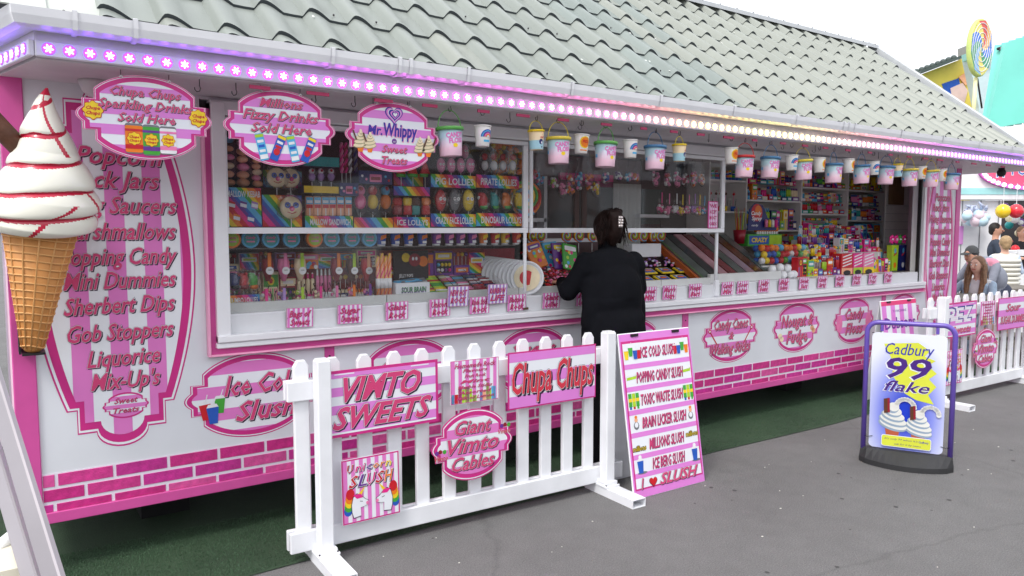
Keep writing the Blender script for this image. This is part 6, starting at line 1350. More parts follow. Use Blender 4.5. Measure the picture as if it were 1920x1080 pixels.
# bags hanging inside
rr = random.Random(21); nb = 0
for u, v0, v1, c1 in ((1000, 300, 345, 'red'), (1012, 305, 350, 'sky'), (1040, 318, 355, 'lime'), (1055, 320, 372, 'pink'), (1070, 300, 366, 'orange'), (1085, 295, 358, 'sky'), (1105, 300, 360, 'orange'), (1118, 320, 370, 'yellow'), (1135, 310, 345, 'blue'), (1160, 310, 340, 'purple'), (1178, 312, 342, 'sky'), (1192, 314, 342, 'orange'),
                      (1230, 300, 350, 'pink'), (1252, 305, 352, 'red'), (1270, 300, 352, 'pink'), (1285, 305, 352, 'crimson'), (1300, 300, 352, 'orange'), (1316, 305, 350, 'peach'), (1238, 372, 402, 'hot'), (1252, 374, 404, 'pink'), (1266, 374, 402, 'white'), (1277, 376, 404, 'yellow'), (1289, 376, 402, 'pink'), (1300, 374, 402, 'lilac'), (1309, 376, 406, 'yellow'), (1318, 378, 404, 'sky')):
    y = .45 if v0 < 330 else .6; a, b = onY(u, v0, y), onY(u, v1, y); h = a.z - b.z; q = MB()
    q.lathe([(.01, 0), (.038, h * .1), (.042, h * .4), (.02, h * .7), (.008, h * .8), (.02, h * .88), (.018, h)], (0, 0, 0), WRAP, 10, Matrix.Diagonal(Vector((1, .5, 1))).to_3x3())
    for k in range(18): q.ball((rr.uniform(-.026, .026), rr.uniform(-.01, .01), rr.uniform(.02, h * .55)), .013, C[rr.choice([c1, c1, 'white', 'pink', c1])], 6)
    if v0 > 330: q.bev(-.006, .006, -.02, -.016, h * .7, h + .05, C[c1], .001)
    q.tube([(0, 0, h), (0, 0, 2.262 - b.z if v0 < 330 else h + .08)], .001, WIRE, 4)
    o = q.build('hanging_bag', None, label='clear bag of %s sweets hanging inside the kiosk, %s row, number %s from the left' % (c1, 'upper' if v0 < 330 else 'lower', (ORD + ['fourteenth', 'fifteenth', 'sixteenth', 'seventeenth', 'eighteenth'])[nb if nb < 18 else nb - 18]), cat='bag', group='bags of sweets hanging inside the kiosk'); o.location = (b.x, y, b.z); nb += 1
# ------------------------------------------------------------------ people
SKIN = mat('skin', (214, 160, 134), .5, noise=.05); SKINP = mat('skin_pale', (226, 180, 158), .5, noise=.05)
def cap(q, p0, r0, p1, r1, m, fl=1.0, n=14):
    p0, p1 = Vector(p0), Vector(p1); d = p1 - p0; L_ = max(d.length, 1e-5); M = d.to_track_quat('Z', 'Y').to_matrix() if d.length > 1e-5 else Matrix.Identity(3)
    pr = [(max(r0 * math.sin(a), 1e-4), -r0 * math.cos(a)) for a in [math.pi / 2 * k / 4 for k in range(5)]] + [(max(r1 * math.cos(a), 1e-4), L_ + r1 * math.sin(a)) for a in [math.pi / 2 * k / 4 for k in range(5)]]
    q.lathe(pr, p0, m, n, M @ Matrix.Diagonal(Vector((1, fl, 1))).to_3x3(), caps=False)
def body_mesh(name, blobs, voxel, smooth=6):
    """blobs: (p0, r0, p1, r1, material[, (sx,sy,sz) for a ball]); all fused into one skin, each face coloured by the nearest blob"""
    q = MB()
    for b in blobs:
        if len(b) > 5: q.ball(b[0], 1.0, b[4], 18, b[5])
        else: cap(q, b[0], b[1], b[2], b[3], b[4])
    o = bpy.data.objects.new(name, q.mesh(name)); COL.objects.link(o)
    md = o.modifiers.new('r', 'REMESH'); md.mode = 'VOXEL'; md.voxel_size = voxel; md.use_smooth_shade = True
    ms = o.modifiers.new('s', 'SMOOTH'); ms.factor = .6; ms.iterations = smooth
    dg = bpy.context.evaluated_depsgraph_get(); me = bpy.data.meshes.new_from_object(o.evaluated_get(dg)); bpy.data.objects.remove(o)
    mats = []; 
    for b in blobs:
        if b[4] not in mats: mats.append(b[4])
    me.materials.clear()
    for m_ in mats: me.materials.append(m_)
    def dist(c, b):
        if len(b) > 5:
            d = c - Vector(b[0]); k = Vector((d.x / b[5][0], d.y / b[5][1], d.z / b[5][2])); return (k.length - 1) * min(b[5])
        p0, p1 = Vector(b[0]), Vector(b[2]); e = p1 - p0; t = max(0, min(1, (c - p0).dot(e) / max(e.length_squared, 1e-9))); return (c - p0 - e * t).length - (b[1] + (b[3] - b[1]) * t)
    for p in me.polygons:
        c = p.center; best = min(blobs, key=lambda b: dist(c, b)); p.material_index = mats.index(best[4]); p.use_smooth = True
    me.name = name; return me
def hand(q, w, d, up_, m, s=1.0, curl=.5):
    """palm and five bent fingers; w wrist, d pointing direction, up_ back-of-hand direction"""
    w, d, u_ = Vector(w), Vector(d).normalized(), Vector(up_).normalized(); sd = d.cross(u_).normalized()
    cap(q, w, .026 * s, w + d * .05 * s, .03 * s, m, .6)
    for k, (o_, ln) in enumerate(((-.026, .062), (-.009, .072), (.009, .068), (.025, .054))):
        a = w + d * .07 * s + sd * o_ * s; b_ = a + (d - u_ * curl * .4) .normalized() * ln * .5 * s; c_ = b_ + (d - u_ * curl * 1.4).normalized() * ln * .5 * s
        cap(q, a - d * .02 * s, .0095 * s, b_, .0085 * s, m, 1, 8); cap(q, b_, .0085 * s, c_, .007 * s, m, 1, 8)
    a = w + d * .02 * s - sd * .026 * s; b_ = a + (d * .6 - sd * .7).normalized() * .035 * s; cap(q, a, .0115 * s, b_, .01 * s, m, 1, 8); cap(q, b_, .01 * s, b_ + (d * .9 - sd * .1 - u_ * .4).normalized() * .028 * s, .008 * s, m, 1, 8)
# ---- the woman at the counter, seen from behind: she faces +y
JK = mat('black_jacket', (17, 18, 23), .95, noise=.25, nscale=7, bump=.5, bscale=10)
JK2 = mat('black_trousers', (20, 20, 24), .8, noise=.2); SHOE = mat('black_shoe', (24, 22, 22), .5)
HAIR = mat('dark_brown_hair', (36, 24, 22), .45, noise=.4, nscale=30, bump=.4, bscale=80)
for m_ in (JK, JK2, HAIR): m_.node_tree.nodes['Principled BSDF'].inputs['Specular IOR Level'].default_value = 0.12
W_ = empty('person', (3.335, -.33, .0), (0, 0, R(-6)), label='woman in a black jacket with clipped dark hair, standing at the counter', cat='person')
bl = [((0, .0, .92), 1, 0, 1, JK, (.255, .18, .27)), ((0, .01, 1.16), 1, 0, 1, JK, (.225, .155, .26)), ((0, .045, 1.33), 1, 0, 1, JK, (.235, .125, .16)), ((0, -.02, .78), 1, 0, 1, JK, (.26, .18, .2)),
      ((-.12, .05, 1.395), .07, (.12, .05, 1.395), .07, JK), ((-.205, .055, 1.385), .075, (-.215, .06, 1.35), .08, JK), ((.205, .055, 1.385), .075, (.215, .06, 1.35), .08, JK), ((-.2, .0, 1.0), .07, (-.19, .02, 1.25), .06, JK), ((.2, .0, 1.0), .07, (.19, .02, 1.25), .06, JK), ((0, .06, 1.40), .07, (0, .09, 1.47), .062, JK), ((0, .085, 1.45), .066, (0, .1, 1.49), .060, JK),
      ((0, .1, 1.47), .05, (0, .11, 1.55), .05, SKIN), ((0, .12, 1.60), 1, 0, 1, SKIN, (.074, .09, .105)),
      ((-.215, .06, 1.35), .072, (-.30, .13, 1.20), .066, JK), ((-.30, .13, 1.20), .066, (-.2, .36, 1.24), .045, JK),
      ((.215, .06, 1.35), .072, (.325, .14, 1.20), .062, JK), ((.325, .14, 1.20), .062, (.2, .37, 1.25), .045, JK),
      ((-.11, -.01, .78), .125, (-.11, .01, .45), .085, JK2), ((-.11, .01, .45), .08, (-.11, .0, .1), .055, JK2), ((.11, -.01, .78), .125, (.11, .02, .45), .085, JK2), ((.11, .02, .45), .08, (.11, .0, .1), .055, JK2),
      ((-.11, -.03, .045), .042, (-.12, .14, .035), .036, SHOE), ((.11, -.03, .045), .042, (.12, .14, .035), .036, SHOE)]
me = body_mesh('body', bl, .011, 5)
for v in me.vertices:
    x, y, z = v.co
    if .62 < z < 1.42 and y < .12:
        f = math.sin(9 * z + 7 * x + 1.5 * math.sin(11 * x)) * .5 + math.sin(21 * z - 13 * x + 2 * math.sin(6 * z)) * .35 + math.sin(34 * x + 9 * z) * .15
        v.co.y -= .0075 * f * (1.4 if z < 1.15 else .7)
    if z < .72 and z > .60: v.co.x *= 1.02
o = inst(me, 'body', W_)
q = MB(); hand(q, (-.2, .37, 1.24), (.4, .9, .05), (0, 0, 1), SKIN); q.build('hand', W_); q = MB(); hand(q, (.2, .38, 1.25), (-.4, .9, .05), (0, 0, 1), SKIN); q.build('hand', W_)
hb = [((0, .09, 1.625), 1, 0, 1, HAIR, (.098, .108, .112)), ((-.07, .06, 1.60), .05, (-.095, .045, 1.515), .018, HAIR), ((.075, .07, 1.60), .045, (.085, .06, 1.52), .016, HAIR), ((0, .0, 1.68), .055, (0, -.005, 1.6), .05, HAIR), ((-.03, .0, 1.70), .03, (.05, .01, 1.72), .02, HAIR), ((0, .02, 1.57), .06, (0, .03, 1.53), .04, HAIR)]
W_.scale = (.94, .96, 1.0); me = body_mesh('hair', hb, .009, 3); inst(me, 'hair', W_)
q = MB(); rr = random.Random(6)
for k in range(110):
    a = rr.uniform(-2.6, -.5); r1 = rr.uniform(.09, .112); z = 1.60 + rr.uniform(.0, .1); p0 = Vector((r1 * math.cos(a), .09 + r1 * math.sin(a), z))
    e = p0 + Vector((rr.uniform(-.03, .03) + (.02 if p0.x > 0 else -.02), rr.uniform(-.02, .01), rr.uniform(-.13, -.05))); mid = p0.lerp(e, .5) + Vector((rr.uniform(-.012, .012), -.008, .01)); q.tube([p0, mid, e], [.003, .0035, .001], HAIR, 4)
for k in range(26): a = rr.uniform(0, 6.28); q.tube([(0, .02, 1.72), (.04 * math.cos(a), .02 + .03 * math.sin(a), 1.735 + rr.uniform(0, .012)), (.075 * math.cos(a), .02 + .05 * math.sin(a), 1.70)], [.002, .002, .001], HAIR, 4)
q.build('loose_hair', W_)
q = MB(); SEAM = mat('jacket_seam', (10, 10, 13), .9)
E_ = lambda x, z: -.02 - .155 * math.sqrt(max(0, 1 - (x / .26) ** 2))
SIL = mat('silver_clip', (206, 198, 196), .25, metal=.8); q = MB()
for k in range(4):
    for s in (-1, 1): q.ball((s * .009 + rr.uniform(-.003, .003) + .0, -.062, 1.625 + k * .018), .0105, SIL, 7)
q.bev(-.017, .016, -.06, -.052, 1.615, 1.69, SIL, .003); q.build('hair_clip', W_)
q = MB(); 
for k in range(4): q.lathe([(.012, 0), (.013, .012), (.009, .02)], (.10 + k * .011, .05, 1.455), C['lilac'] if k % 2 else C['white'], 8)
q = MB(); cap(q, (0, .082, 1.455), .071, (0, .092, 1.50), .066, JK); q.build('collar', W_)

# ------------------------------------------------------------------ background frame: x to the right of the view, y into the distance
YAW = R(55.33 - 90); MBG = Matrix.Translation((CAM.x, CAM.y, 0)) @ Matrix.Rotation(YAW, 4, 'Z'); MINV = MBG.inverted()
def bgp(u, v, d): return MINV @ atD(u, v, d)
def bg_empty(name, p, rz=0.0, **k):
    w = MBG @ Vector(p); return empty(name, w, (0, 0, YAW + rz), **k)
def small_person(u, d, ztop, pose, label, mats_, hair, rz=0.0, s=1.0, extras=None):
    """ztop: height of the crown; figure faces -y of its own frame"""
    p = bgp(u, 431, d); root = bg_empty('person', (p.x, p.y, 0), rz, label=label, cat='person', group='visitors in the background at the right')
    top, sleeve, trs, shoe, skin = mats_; b = pose(top, sleeve, trs, shoe, skin, ztop); inst(body_mesh('body', b, .016, 4), 'body', root)
    hd = [x for x in b if len(x) > 6][0][0] if False else pose.head(ztop)
    if hair: hair(root, Vector(hd))
    fc = MB(); hx = Vector(hd)
    for sx in (-.03, .03): fc.ball(hx + Vector((sx, -.088, .012)), .010, C['white'], 7); fc.ball(hx + Vector((sx, -.095, .012)), .006, C['black'], 6); fc.tube([hx + Vector((sx - .014, -.09, .036)), hx + Vector((sx + .014, -.092, .038))], .0035, C['brown'], 5)
    fc.tube([hx + Vector((-.022, -.084, -.045)), hx + Vector((0, -.092, -.048)), hx + Vector((.022, -.084, -.045))], .005, mat('lip', (186, 92, 86), .4), 5); cap(fc, hx + Vector((0, -.088, .01)), .009, hx + Vector((0, -.104, -.018)), .013, skin, 1, 8); fc.build('face', root)
    if extras: extras(root, hx)
    return root
class Pose:
    def __init__(s, fn, hd): s.fn = fn; s.hd = hd
    def __call__(s, *a): return s.fn(*a)
    def head(s, zt): return s.hd(zt)
def head_(c, skin): return [(c, 1, 0, 1, skin, (.072, .092, .11)), ((c[0] - .07, c[1], c[2]), .016, (c[0] - .074, c[1] + .01, c[2] + .01), .016, skin), ((c[0] + .07, c[1], c[2]), .016, (c[0] + .074, c[1] + .01, c[2] + .01), .016, skin)]
def stand(arms):
    def fn(top, sl, tr, sh, sk, zt):
        k = zt / 1.72; S = lambda *p: tuple(x * k for x in p); h = S(0, 0, 1.6)
        b = head_(h, sk) + [(S(0, .01, 1.44), .05, S(0, 0, 1.52), .05, sk), (S(0, 0, 1.25), 1, 0, 1, top, S(.185, .12, .2)), (S(0, .0, 1.02), 1, 0, 1, top, S(.165, .125, .2)), (S(-.15, 0, 1.37), .065 * k, S(.15, 0, 1.37), .065 * k, top), (S(0, 0, .9), 1, 0, 1, tr, S(.17, .13, .13)),
             (S(-.09, 0, .85), .095 * k, S(-.1, -.01, .48), .065 * k, tr), (S(.09, 0, .85), .095 * k, S(.1, -.01, .48), .065 * k, tr), (S(-.1, -.01, .46), .058 * k, S(-.1, .02, .09), .042 * k, sh), (S(.1, -.01, .46), .058 * k, S(.1, .02, .09), .042 * k, sh),
             (S(-.1, .03, .045), .04, S(-.11, -.12, .035), .035, sh), (S(.1, .03, .045), .04, S(.11, -.12, .035), .035, sh)]
        for sx, (e, w) in zip((-1, 1), arms):
            b += [(S(sx * .19, 0, 1.36), .055 * k, S(*e), .045 * k, sl), (S(*e), .043 * k, S(*w), .032 * k, sl), (S(*w), .028 * k, tuple(S(w[0] - sx * .03, w[1] - .07, w[2] - .01)), .026 * k, sk)]
        return b
    return Pose(fn, lambda zt: (0, 0, 1.6 * zt / 1.72))
def short_hair(m_):
    def f(root, h):
        q = MB(); me = body_mesh('hair', [(tuple(h + Vector((0, .022, .03))), 1, 0, 1, m_, (.082, .092, .096)), (tuple(h + Vector((0, .05, -.03))), .06, tuple(h + Vector((0, .05, .02))), .06, m_)], .012, 3); inst(me, 'hair', root)
    return f
def long_hair(m_):
    def f(root, h):
        bl = [(tuple(h + Vector((0, .022, .032))), 1, 0, 1, m_, (.084, .095, .095))]
        for s in (-1, 1): bl += [(tuple(h + Vector((s * .072, .02, 0))), .034, tuple(h + Vector((s * .095, -.03, -.2))), .04, m_), (tuple(h + Vector((s * .095, -.03, -.2))), .04, tuple(h + Vector((s * .08, -.08, -.36))), .022, m_)]
        bl += [(tuple(h + Vector((0, .07, 0))), .07, tuple(h + Vector((0, .1, -.3))), .06, m_)]; inst(body_mesh('hair', bl, .012, 3), 'hair', root)
        q = MB(); rr = random.Random(1)
        for k in range(60):
            s = rr.choice((-1, 1)); a = h + Vector((s * rr.uniform(.05, .09), rr.uniform(-.05, .06), rr.uniform(0, .06))); q.tube([a, a + Vector((s * .03, -.02, -.15)), a + Vector((s * rr.uniform(0, .05), rr.uniform(-.08, 0), rr.uniform(-.42, -.3)))], [.003, .004, .001], m_, 4)
        q.build('hair_strands', root)
    return f
DENIM = mat('light_denim', (166, 186, 206), .8, noise=.15, nscale=20, bump=.2); TEE = mat('white_tee', (230, 230, 232), .8)
HB = mat('light_brown_hair', (136, 100, 72), .5, noise=.3, nscale=40, bump=.3, bscale=80)
def sit_fn(top, sl, tr, sh, sk, zt):
    z = zt - 1.27; P_ = lambda x, y, h: (x, y, h + z); h = P_(0, -.03, 1.15)
    return head_(h, sk) + [(P_(0, 0, .98), .045, P_(0, -.02, 1.07), .045, sk), (P_(0, .02, .80), 1, 0, 1, top, (.165, .11, .2)), (P_(0, .04, .6), 1, 0, 1, top, (.15, .12, .16)), (P_(-.13, 0, .93), .055, P_(.13, 0, .93), .055, top), (P_(0, .04, .48), 1, 0, 1, tr, (.17, .15, .1)),
        (P_(-.09, 0, .47), .085, P_(-.12, -.4, .48), .06, tr), (P_(.09, 0, .47), .085, P_(.12, -.4, .48), .06, tr), (P_(-.12, -.4, .48), .055, P_(-.12, -.36, .08), .04, tr), (P_(.12, -.4, .48), .055, P_(.12, -.36, .08), .04, tr),
        (P_(-.12, -.34, .05), .04, P_(-.12, -.48, .04), .035, sh), (P_(.12, -.34, .05), .04, P_(.12, -.48, .04), .035, sh),
        (P_(-.17, 0, .92), .052, P_(-.28, -.14, .76), .045, sl), (P_(-.28, -.14, .76), .042, P_(-.26, -.38, .80), .033, sl), (P_(-.26, -.38, .80), .028, P_(-.24, -.46, .81), .026, sk),
        (P_(.17, 0, .92), .052, P_(.25, -.14, .72), .045, sl), (P_(.25, -.14, .72), .042, P_(.03, -.30, .73), .033, sl), (P_(.03, -.3, .73), .028, P_(-.05, -.33, .73), .026, sk)]
small_person(1838, 9.2, 1.28, Pose(sit_fn, lambda zt: (0, -.03, zt - .12)), 'girl with long light brown hair in a pale denim jacket sitting at a table', (TEE, DENIM, DENIM, SHOE, SKINP), long_hair(HB), R(-58),
             extras=lambda r, h: (lambda q: (cap(q, h + Vector((-.1, .0, -.25)), .06, h + Vector((-.1, .02, -.5)), .07, DENIM), cap(q, h + Vector((.1, .0, -.25)), .06, h + Vector((.1, .02, -.5)), .07, DENIM), q.build('jacket_front', r)))(MB()))
GRY = mat('grey_jacket', (140, 144, 158), .8, noise=.12, bump=.2, bscale=30); NAVY = mat('navy_shorts', (52, 58, 78), .8); CAPM = mat('grey_cap', (74, 76, 78), .8, noise=.1)
def bend_fn(top, sl, tr, sh, sk, zt):
    z = zt - 1.36; P_ = lambda x, y, h: (x, y, h + z); h = P_(0, -.42, 1.24)
    return head_(h, sk) + [(P_(0, -.28, 1.17), .052, P_(0, -.38, 1.2), .05, sk), (P_(0, -.16, 1.08), 1, 0, 1, top, (.19, .17, .15)), (P_(0, .0, .92), 1, 0, 1, top, (.18, .16, .2)), (P_(-.15, -.2, 1.14), .07, P_(.15, -.2, 1.14), .07, mat('pink_yoke', (222, 150, 172), .8)), (P_(0, .1, .75), 1, 0, 1, tr, (.18, .16, .14)),
        (P_(-.1, .1, .72), .095, P_(-.12, -.3, .62), .07, tr), (P_(.1, .1, .72), .095, P_(.12, -.3, .62), .07, tr), (P_(-.12, -.3, .6), .06, P_(-.12, -.2, .1), .045, sk), (P_(.12, -.3, .6), .06, P_(.12, -.2, .1), .045, sk), (P_(-.12, -.18, .05), .04, P_(-.12, -.34, .04), .035, sh), (P_(.12, -.18, .05), .04, P_(.12, -.34, .04), .035, sh),
        (P_(-.19, -.2, 1.1), .06, P_(-.24, -.34, .9), .05, sl), (P_(-.24, -.34, .9), .045, P_(-.2, -.58, .93), .035, sl), (P_(-.2, -.58, .93), .03, P_(-.18, -.66, .93), .028, sk), (P_(.19, -.2, 1.1), .06, P_(.24, -.34, .9), .05, sl), (P_(.24, -.34, .9), .045, P_(.2, -.58, .93), .035, sl), (P_(.2, -.58, .93), .03, P_(.18, -.66, .93), .028, sk)]
def cap_hat(root, h):
    q = MB(); cap(q, h + Vector((0, .01, .045)), .088, h + Vector((0, .01, .055)), .084, CAPM); q.lathe([(.086, 0), (.09, .012)], h + Vector((0, 0, .03)), CAPM, 16); vs = [h + Vector((.075 * math.sin(t), -.08 - .075 * math.cos(t), .028 - .02 * math.cos(t))) for t in [R(-90 + 18 * k) for k in range(11)]]
    q.add([tuple(v) for v in vs] + [tuple(v + Vector((0, 0, .008))) for v in vs], [tuple(range(11)), tuple(range(21, 10, -1))] + [(k, k + 1, 12 + k, 11 + k) for k in range(10)], CAPM); q.build('cap', root)
small_person(1866, 10.0, 1.38, Pose(bend_fn, lambda zt: (0, -.42, zt - .12)), 'man in a grey cap and grey and pink jacket leaning over a table', (GRY, GRY, NAVY, SHOE, SKIN), cap_hat, R(-70))
DKB = mat('dark_blue_jacket', (50, 60, 76), .8, noise=.15, bump=.2, bscale=30); DH = mat('very_dark_hair', (40, 34, 32), .6, noise=.2)
small_person(1868, 12.4, 1.72, stand((((-.26, -.08, 1.1), (-.12, -.32, 1.14)), ((.26, -.08, 1.1), (.12, -.32, 1.14)))), 'dark haired man in a dark blue jacket standing at the far stall', (DKB, DKB, NAVY, SHOE, SKIN), short_hair(DH), R(60))
GIL = mat('white_gilet', (226, 224, 214), .6, noise=.05); PBL_ = mat('pale_blue_sleeve', (190, 206, 228), .8); BL_H = mat('blond_hair', (176, 146, 108), .6, noise=.3, nscale=30)
def gilet(root, h):
    q = MB()
    for k in range(7): z = h.z - .25 - k * .065; ring = [(.19 * math.cos(t), .135 * math.sin(t), z) for t in [2 * math.pi * j / 28 for j in range(29)]]; q.tube(ring, .03, GIL, 8, caps=False)
    q.build('quilted_gilet', root)
small_person(1886, 11.0, 1.50, stand((((-.27, -.02, 1.12), (-.16, -.28, 1.2)), ((.27, -.02, 1.12), (.2, -.26, 1.26)))), 'fair haired boy in a white quilted gilet and pale shorts, seen from behind', (GIL, PBL_, TEE, SKINP, SKINP), short_hair(BL_H), R(165), extras=gilet)
BLT = mat('black_top', (34, 32, 36), .8)
small_person(1917, 13.6, 1.66, stand((((-.26, -.06, 1.12), (-.1, -.3, 1.18)), ((.26, -.06, 1.12), (.12, -.32, 1.16)))), 'stall keeper in a black top behind the far counter', (BLT, BLT, NAVY, SHOE, SKIN), short_hair(HB), R(0))
# ------------------------------------------------------------------ background: the far stall, tables, buildings
def bgobj(q, name, root=None, **k):
    """a mesh laid out in the background frame"""
    o = q.build(name, root, **k)
    if root is None: o.matrix_world = MBG
    return o
ST = empty('candy_floss_stall', MBG.translation, (0, 0, YAW), label='white far stall with a pink oval light bulb sign and dark serving hatch', cat='stall')
D = 13.0
def bx_(u0, u1, v0, v1, d, th, m, q): a, b = bgp(u0, (v0 + v1) / 2, d), bgp(u1, (v0 + v1) / 2, d); zt, zb = bgp(u0, v0, d).z, bgp(u0, v1, d).z; q.box(a.x, b.x, d, d + th, max(zb, 0), zt, m); return a.x, b.x, zb, zt
SW_ = mat('stall_white', (240, 240, 242), .5, noise=.03); TEALP = mat('pale_teal_band', (168, 226, 226), .5, noise=.1, nscale=3)
q = MB(); bx_(1740, 1874, 376, 640, D, .1, SW_, q); q.build('wall', ST)
q = MB(); bx_(1735, 2100, 240, 374, D - .12, .3, SW_, q); q.build('fascia_board', ST)
q = MB(); bx_(1735, 2100, 353, 365, D - .13, .01, TEALP, q); q.build('fascia_band', ST)
q = MB(); bx_(1874, 2100, 376, 640, D + 1.6, .1, mat('stall_dark', (66, 62, 66), .8, noise=.3, nscale=3), q); q.build('hatch_back', ST)
q = MB(); bx_(1874, 2100, 470, 476, D - .15, .5, SW_, q); bx_(1908, 1960, 468, 480, D - .17, .02, SW_, q); q.build('counter', ST)
q = MB(); bx_(1874, 2100, 477, 640, D, .1, DARK, q); q.build('counter_front', ST)
for u in (1800, 1834, 1868):
    q = MB(); bx_(u, u + 1.2, 376, 600, D - .012, .01, C['grey'], q); q.build('panel_joint', ST)
rr = random.Random(8); hg = MB()
for k in range(40): p = bgp(rr.uniform(1878, 1990), rr.uniform(385, 470), D + rr.uniform(.2, 1.3)); hg.ball(p, rr.uniform(.04, .09), C[rr.choice(['red', 'grey', 'white', 'teal', 'purple', 'cream', 'black'])], 7)
hg.build('hanging_prizes', ST, kind='stuff')
# oval sign with bulbs
c = bgp(1937, 321, D - .3); q = MB(); rx, rz_ = 97 * D / 1400, 34 * D / 1400
el = lambda a, b, n=40: [(c.x + a * math.cos(t), c.z + b * math.sin(t)) for t in [2 * math.pi * k / n for k in range(n)]]
PK = mat('hot_pink_sign', (232, 92, 132), .4); q.plate(el(rx, rz_), c.y, c.y + .1, mat('violet_rim', (206, 96, 190), .4)); q.poly(el(rx * .9, rz_ * .8), c.y - .004, PK)
text(q, 'H', c.x - 60 * D / 1400, c.z - .02, .13, .16, c.y - .01, [(.05, 0, 0, C['white']), (.0, 0, 0, C['blue'])], 0); text(q, 'POPCORN', c.x + 12 * D / 1400, c.z + .03, .95, .18, c.y - .01, [(.05, 0, 0, C['white']), (.0, 0, 0, C['blue'])], 0); text(q, '& Floss', c.x + .1, c.z - .17, .5, .1, c.y - .01, L1(C['white']), .3)
o = q.build('sign_board', ST)
bulb = mat('sign_bulb', (255, 236, 240), .3, emit=1.6)
bq = MB().ball((0, 0, 0), .035, bulb, 10).mesh('bulb')
for k in range(40): t = 2 * math.pi * k / 40; inst(bq, 'bulb', o, (c.x + rx * .945 * math.cos(t), c.y - .03, c.z + rz_ * .9 * math.sin(t)))
# pale blue plush toys on the wall
q = MB(); rr = random.Random(3)
for k in range(16): p = bgp(rr.uniform(1800, 1850), rr.uniform(402, 416), D - rr.uniform(.1, .4)); q.ball(p, rr.uniform(.06, .1), mat('pale_blue_plush', (196, 226, 240), .9) if k % 3 else mat('pale_pink_plush', (240, 220, 232), .9), 10)
for k in range(16): p = bgp(rr.uniform(1808, 1850), rr.uniform(388, 400), D - rr.uniform(.1, .4)); q.tube([p, p + Vector((rr.uniform(-.1, .1), 0, rr.uniform(.02, .12)))], [.03, .01], mat('lilac_plush', (188, 198, 222), .9), 6)
bgobj(q, 'plush_toys', label='bunch of pale blue fluffy toys hanging on the far white stall', cat='soft toys')
for i, (u, c_, nm) in enumerate(((1880.5, 'yellow', 'yellow'), (1905, 'red', 'red'))):
    p = bgp(u, 396, 12.2); q = MB(); q.ball((0, 0, 0), .112, mat('balloon_' + nm, {'yellow': (246, 208, 40), 'red': (226, 44, 62)}[c_], .15, coat=.6), 24, (1, 1, 1.04)); q.tube([(0, 0, .11), (.01, 0, .14), (0, 0, .45)], [.012, .004, .003], C['white'], 6); o = q.build('balloon', None, label='round %s balloon hanging at the far stall hatch' % nm, cat='balloon', group='balloons at the far stall'); o.location = MBG @ p
q = MB(); bx_(1795, 1804, 424, 458, D - .02, .01, mat('pink_poster', (224, 150, 220), .5), q); bgobj(q, 'poster', label='narrow pink poster on the far white stall beside the corner post', cat='poster')
# picnic tables
WD = mat('grey_wood', (124, 118, 110), .7, noise=.2, nscale=12)
def table(u, d, z, label, w=1.5):
    p = bgp(u, 431, d); r = bg_empty('picnic_table', (p.x, p.y, 0), R(8), label=label, cat='table', group='picnic tables at the right')
    for k in range(4): q = MB(); q.bev(-w / 2, w / 2, -.36 + k * .185, -.36 + k * .185 + .175, z - .04, z, WD, .004); q.build('plank', r)
    for s in (-1, 1):
        q = MB(); q.bev(-w / 2, w / 2, s * .72 - .12, s * .72 + .12, .42, .46, WD, .004); q.build('bench_plank', r)
        for x in (-w * .36, w * .36): q = MB(); q.tube([(x, s * .2, z - .05), (x, s * .62, 0)], .04, WD, 4, smooth=False); q.build('leg', r)
    return r
table(1805, 8.75, .82, 'grey picnic table in front of the girl, mostly behind the corner post', 1.0); table(1880, 10.5, .80, 'grey wooden picnic table behind the girl, under the leaning man', 1.1)
# white low parts behind the tables
q = MB(); bx_(1880, 2050, 505, 640, 11.6, .1, SW_, q); bgobj(q, 'low_wall', label='low white panel in front of the far stall counter', cat='panel')
# yellow gabled booth with a dark roof
YB2 = empty('yellow_booth', MBG.translation, (0, 0, YAW), label='yellow painted booth gable with a dark tiled roof behind the kiosk', cat='building'); D2 = 22
def bpoly(pts, d, th, m, q):
    P_ = [(bgp(u, v, d).x, bgp(u, v, d).z) for u, v in pts]; ar = sum(a[0] * b[1] - a[1] * b[0] for a, b in zip(P_, P_[1:] + P_[:1]))
    if ar < 0: P_ = P_[::-1]
    q.plate(P_, d, d + th, m)
YEL = mat('yellow_gable', (244, 222, 96), .5, noise=.12, nscale=1.2)
q = MB(); bpoly([(1700, 150), (1799, 112), (1832, 240), (1832, 420), (1700, 420)], D2, 3, YEL, q); q.build('wall', YB2)
q = MB(); bpoly([(1712, 143), (1796, 112), (1798, 106), (1714, 137)], D2 - .4, 3.6, mat('dark_green_roof', (70, 82, 78), .6), q)
for k in range(8): u = 1718 + k * 10; p = bgp(u, 135 - k * 3.7, D2 - .45); q.ball(p, .09, mat('dark_green_roof', (70, 82, 78)), 8)
q.build('roof', YB2); q = MB(); bpoly([(1796, 92), (1816, 86), (1818, 118), (1798, 118)], D2 + .5, .5, mat('chimney_grey', (150, 152, 154), .7), q); q.build('chimney', YB2)
q = MB(); bpoly([(1752, 162), (1782, 152), (1790, 178), (1760, 186)], D2 - .02, .02, C['blue'], q); bpoly([(1768, 170), (1790, 160), (1800, 175), (1795, 196), (1780, 200), (1772, 188)], D2 - .04, .02, mat('pale_painted_shape', (236, 206, 200), .5), q); bpoly([(1782, 150), (1800, 138), (1804, 158), (1796, 165)], D2 - .06, .02, C['peach'], q); q.build('painted_mural', YB2)
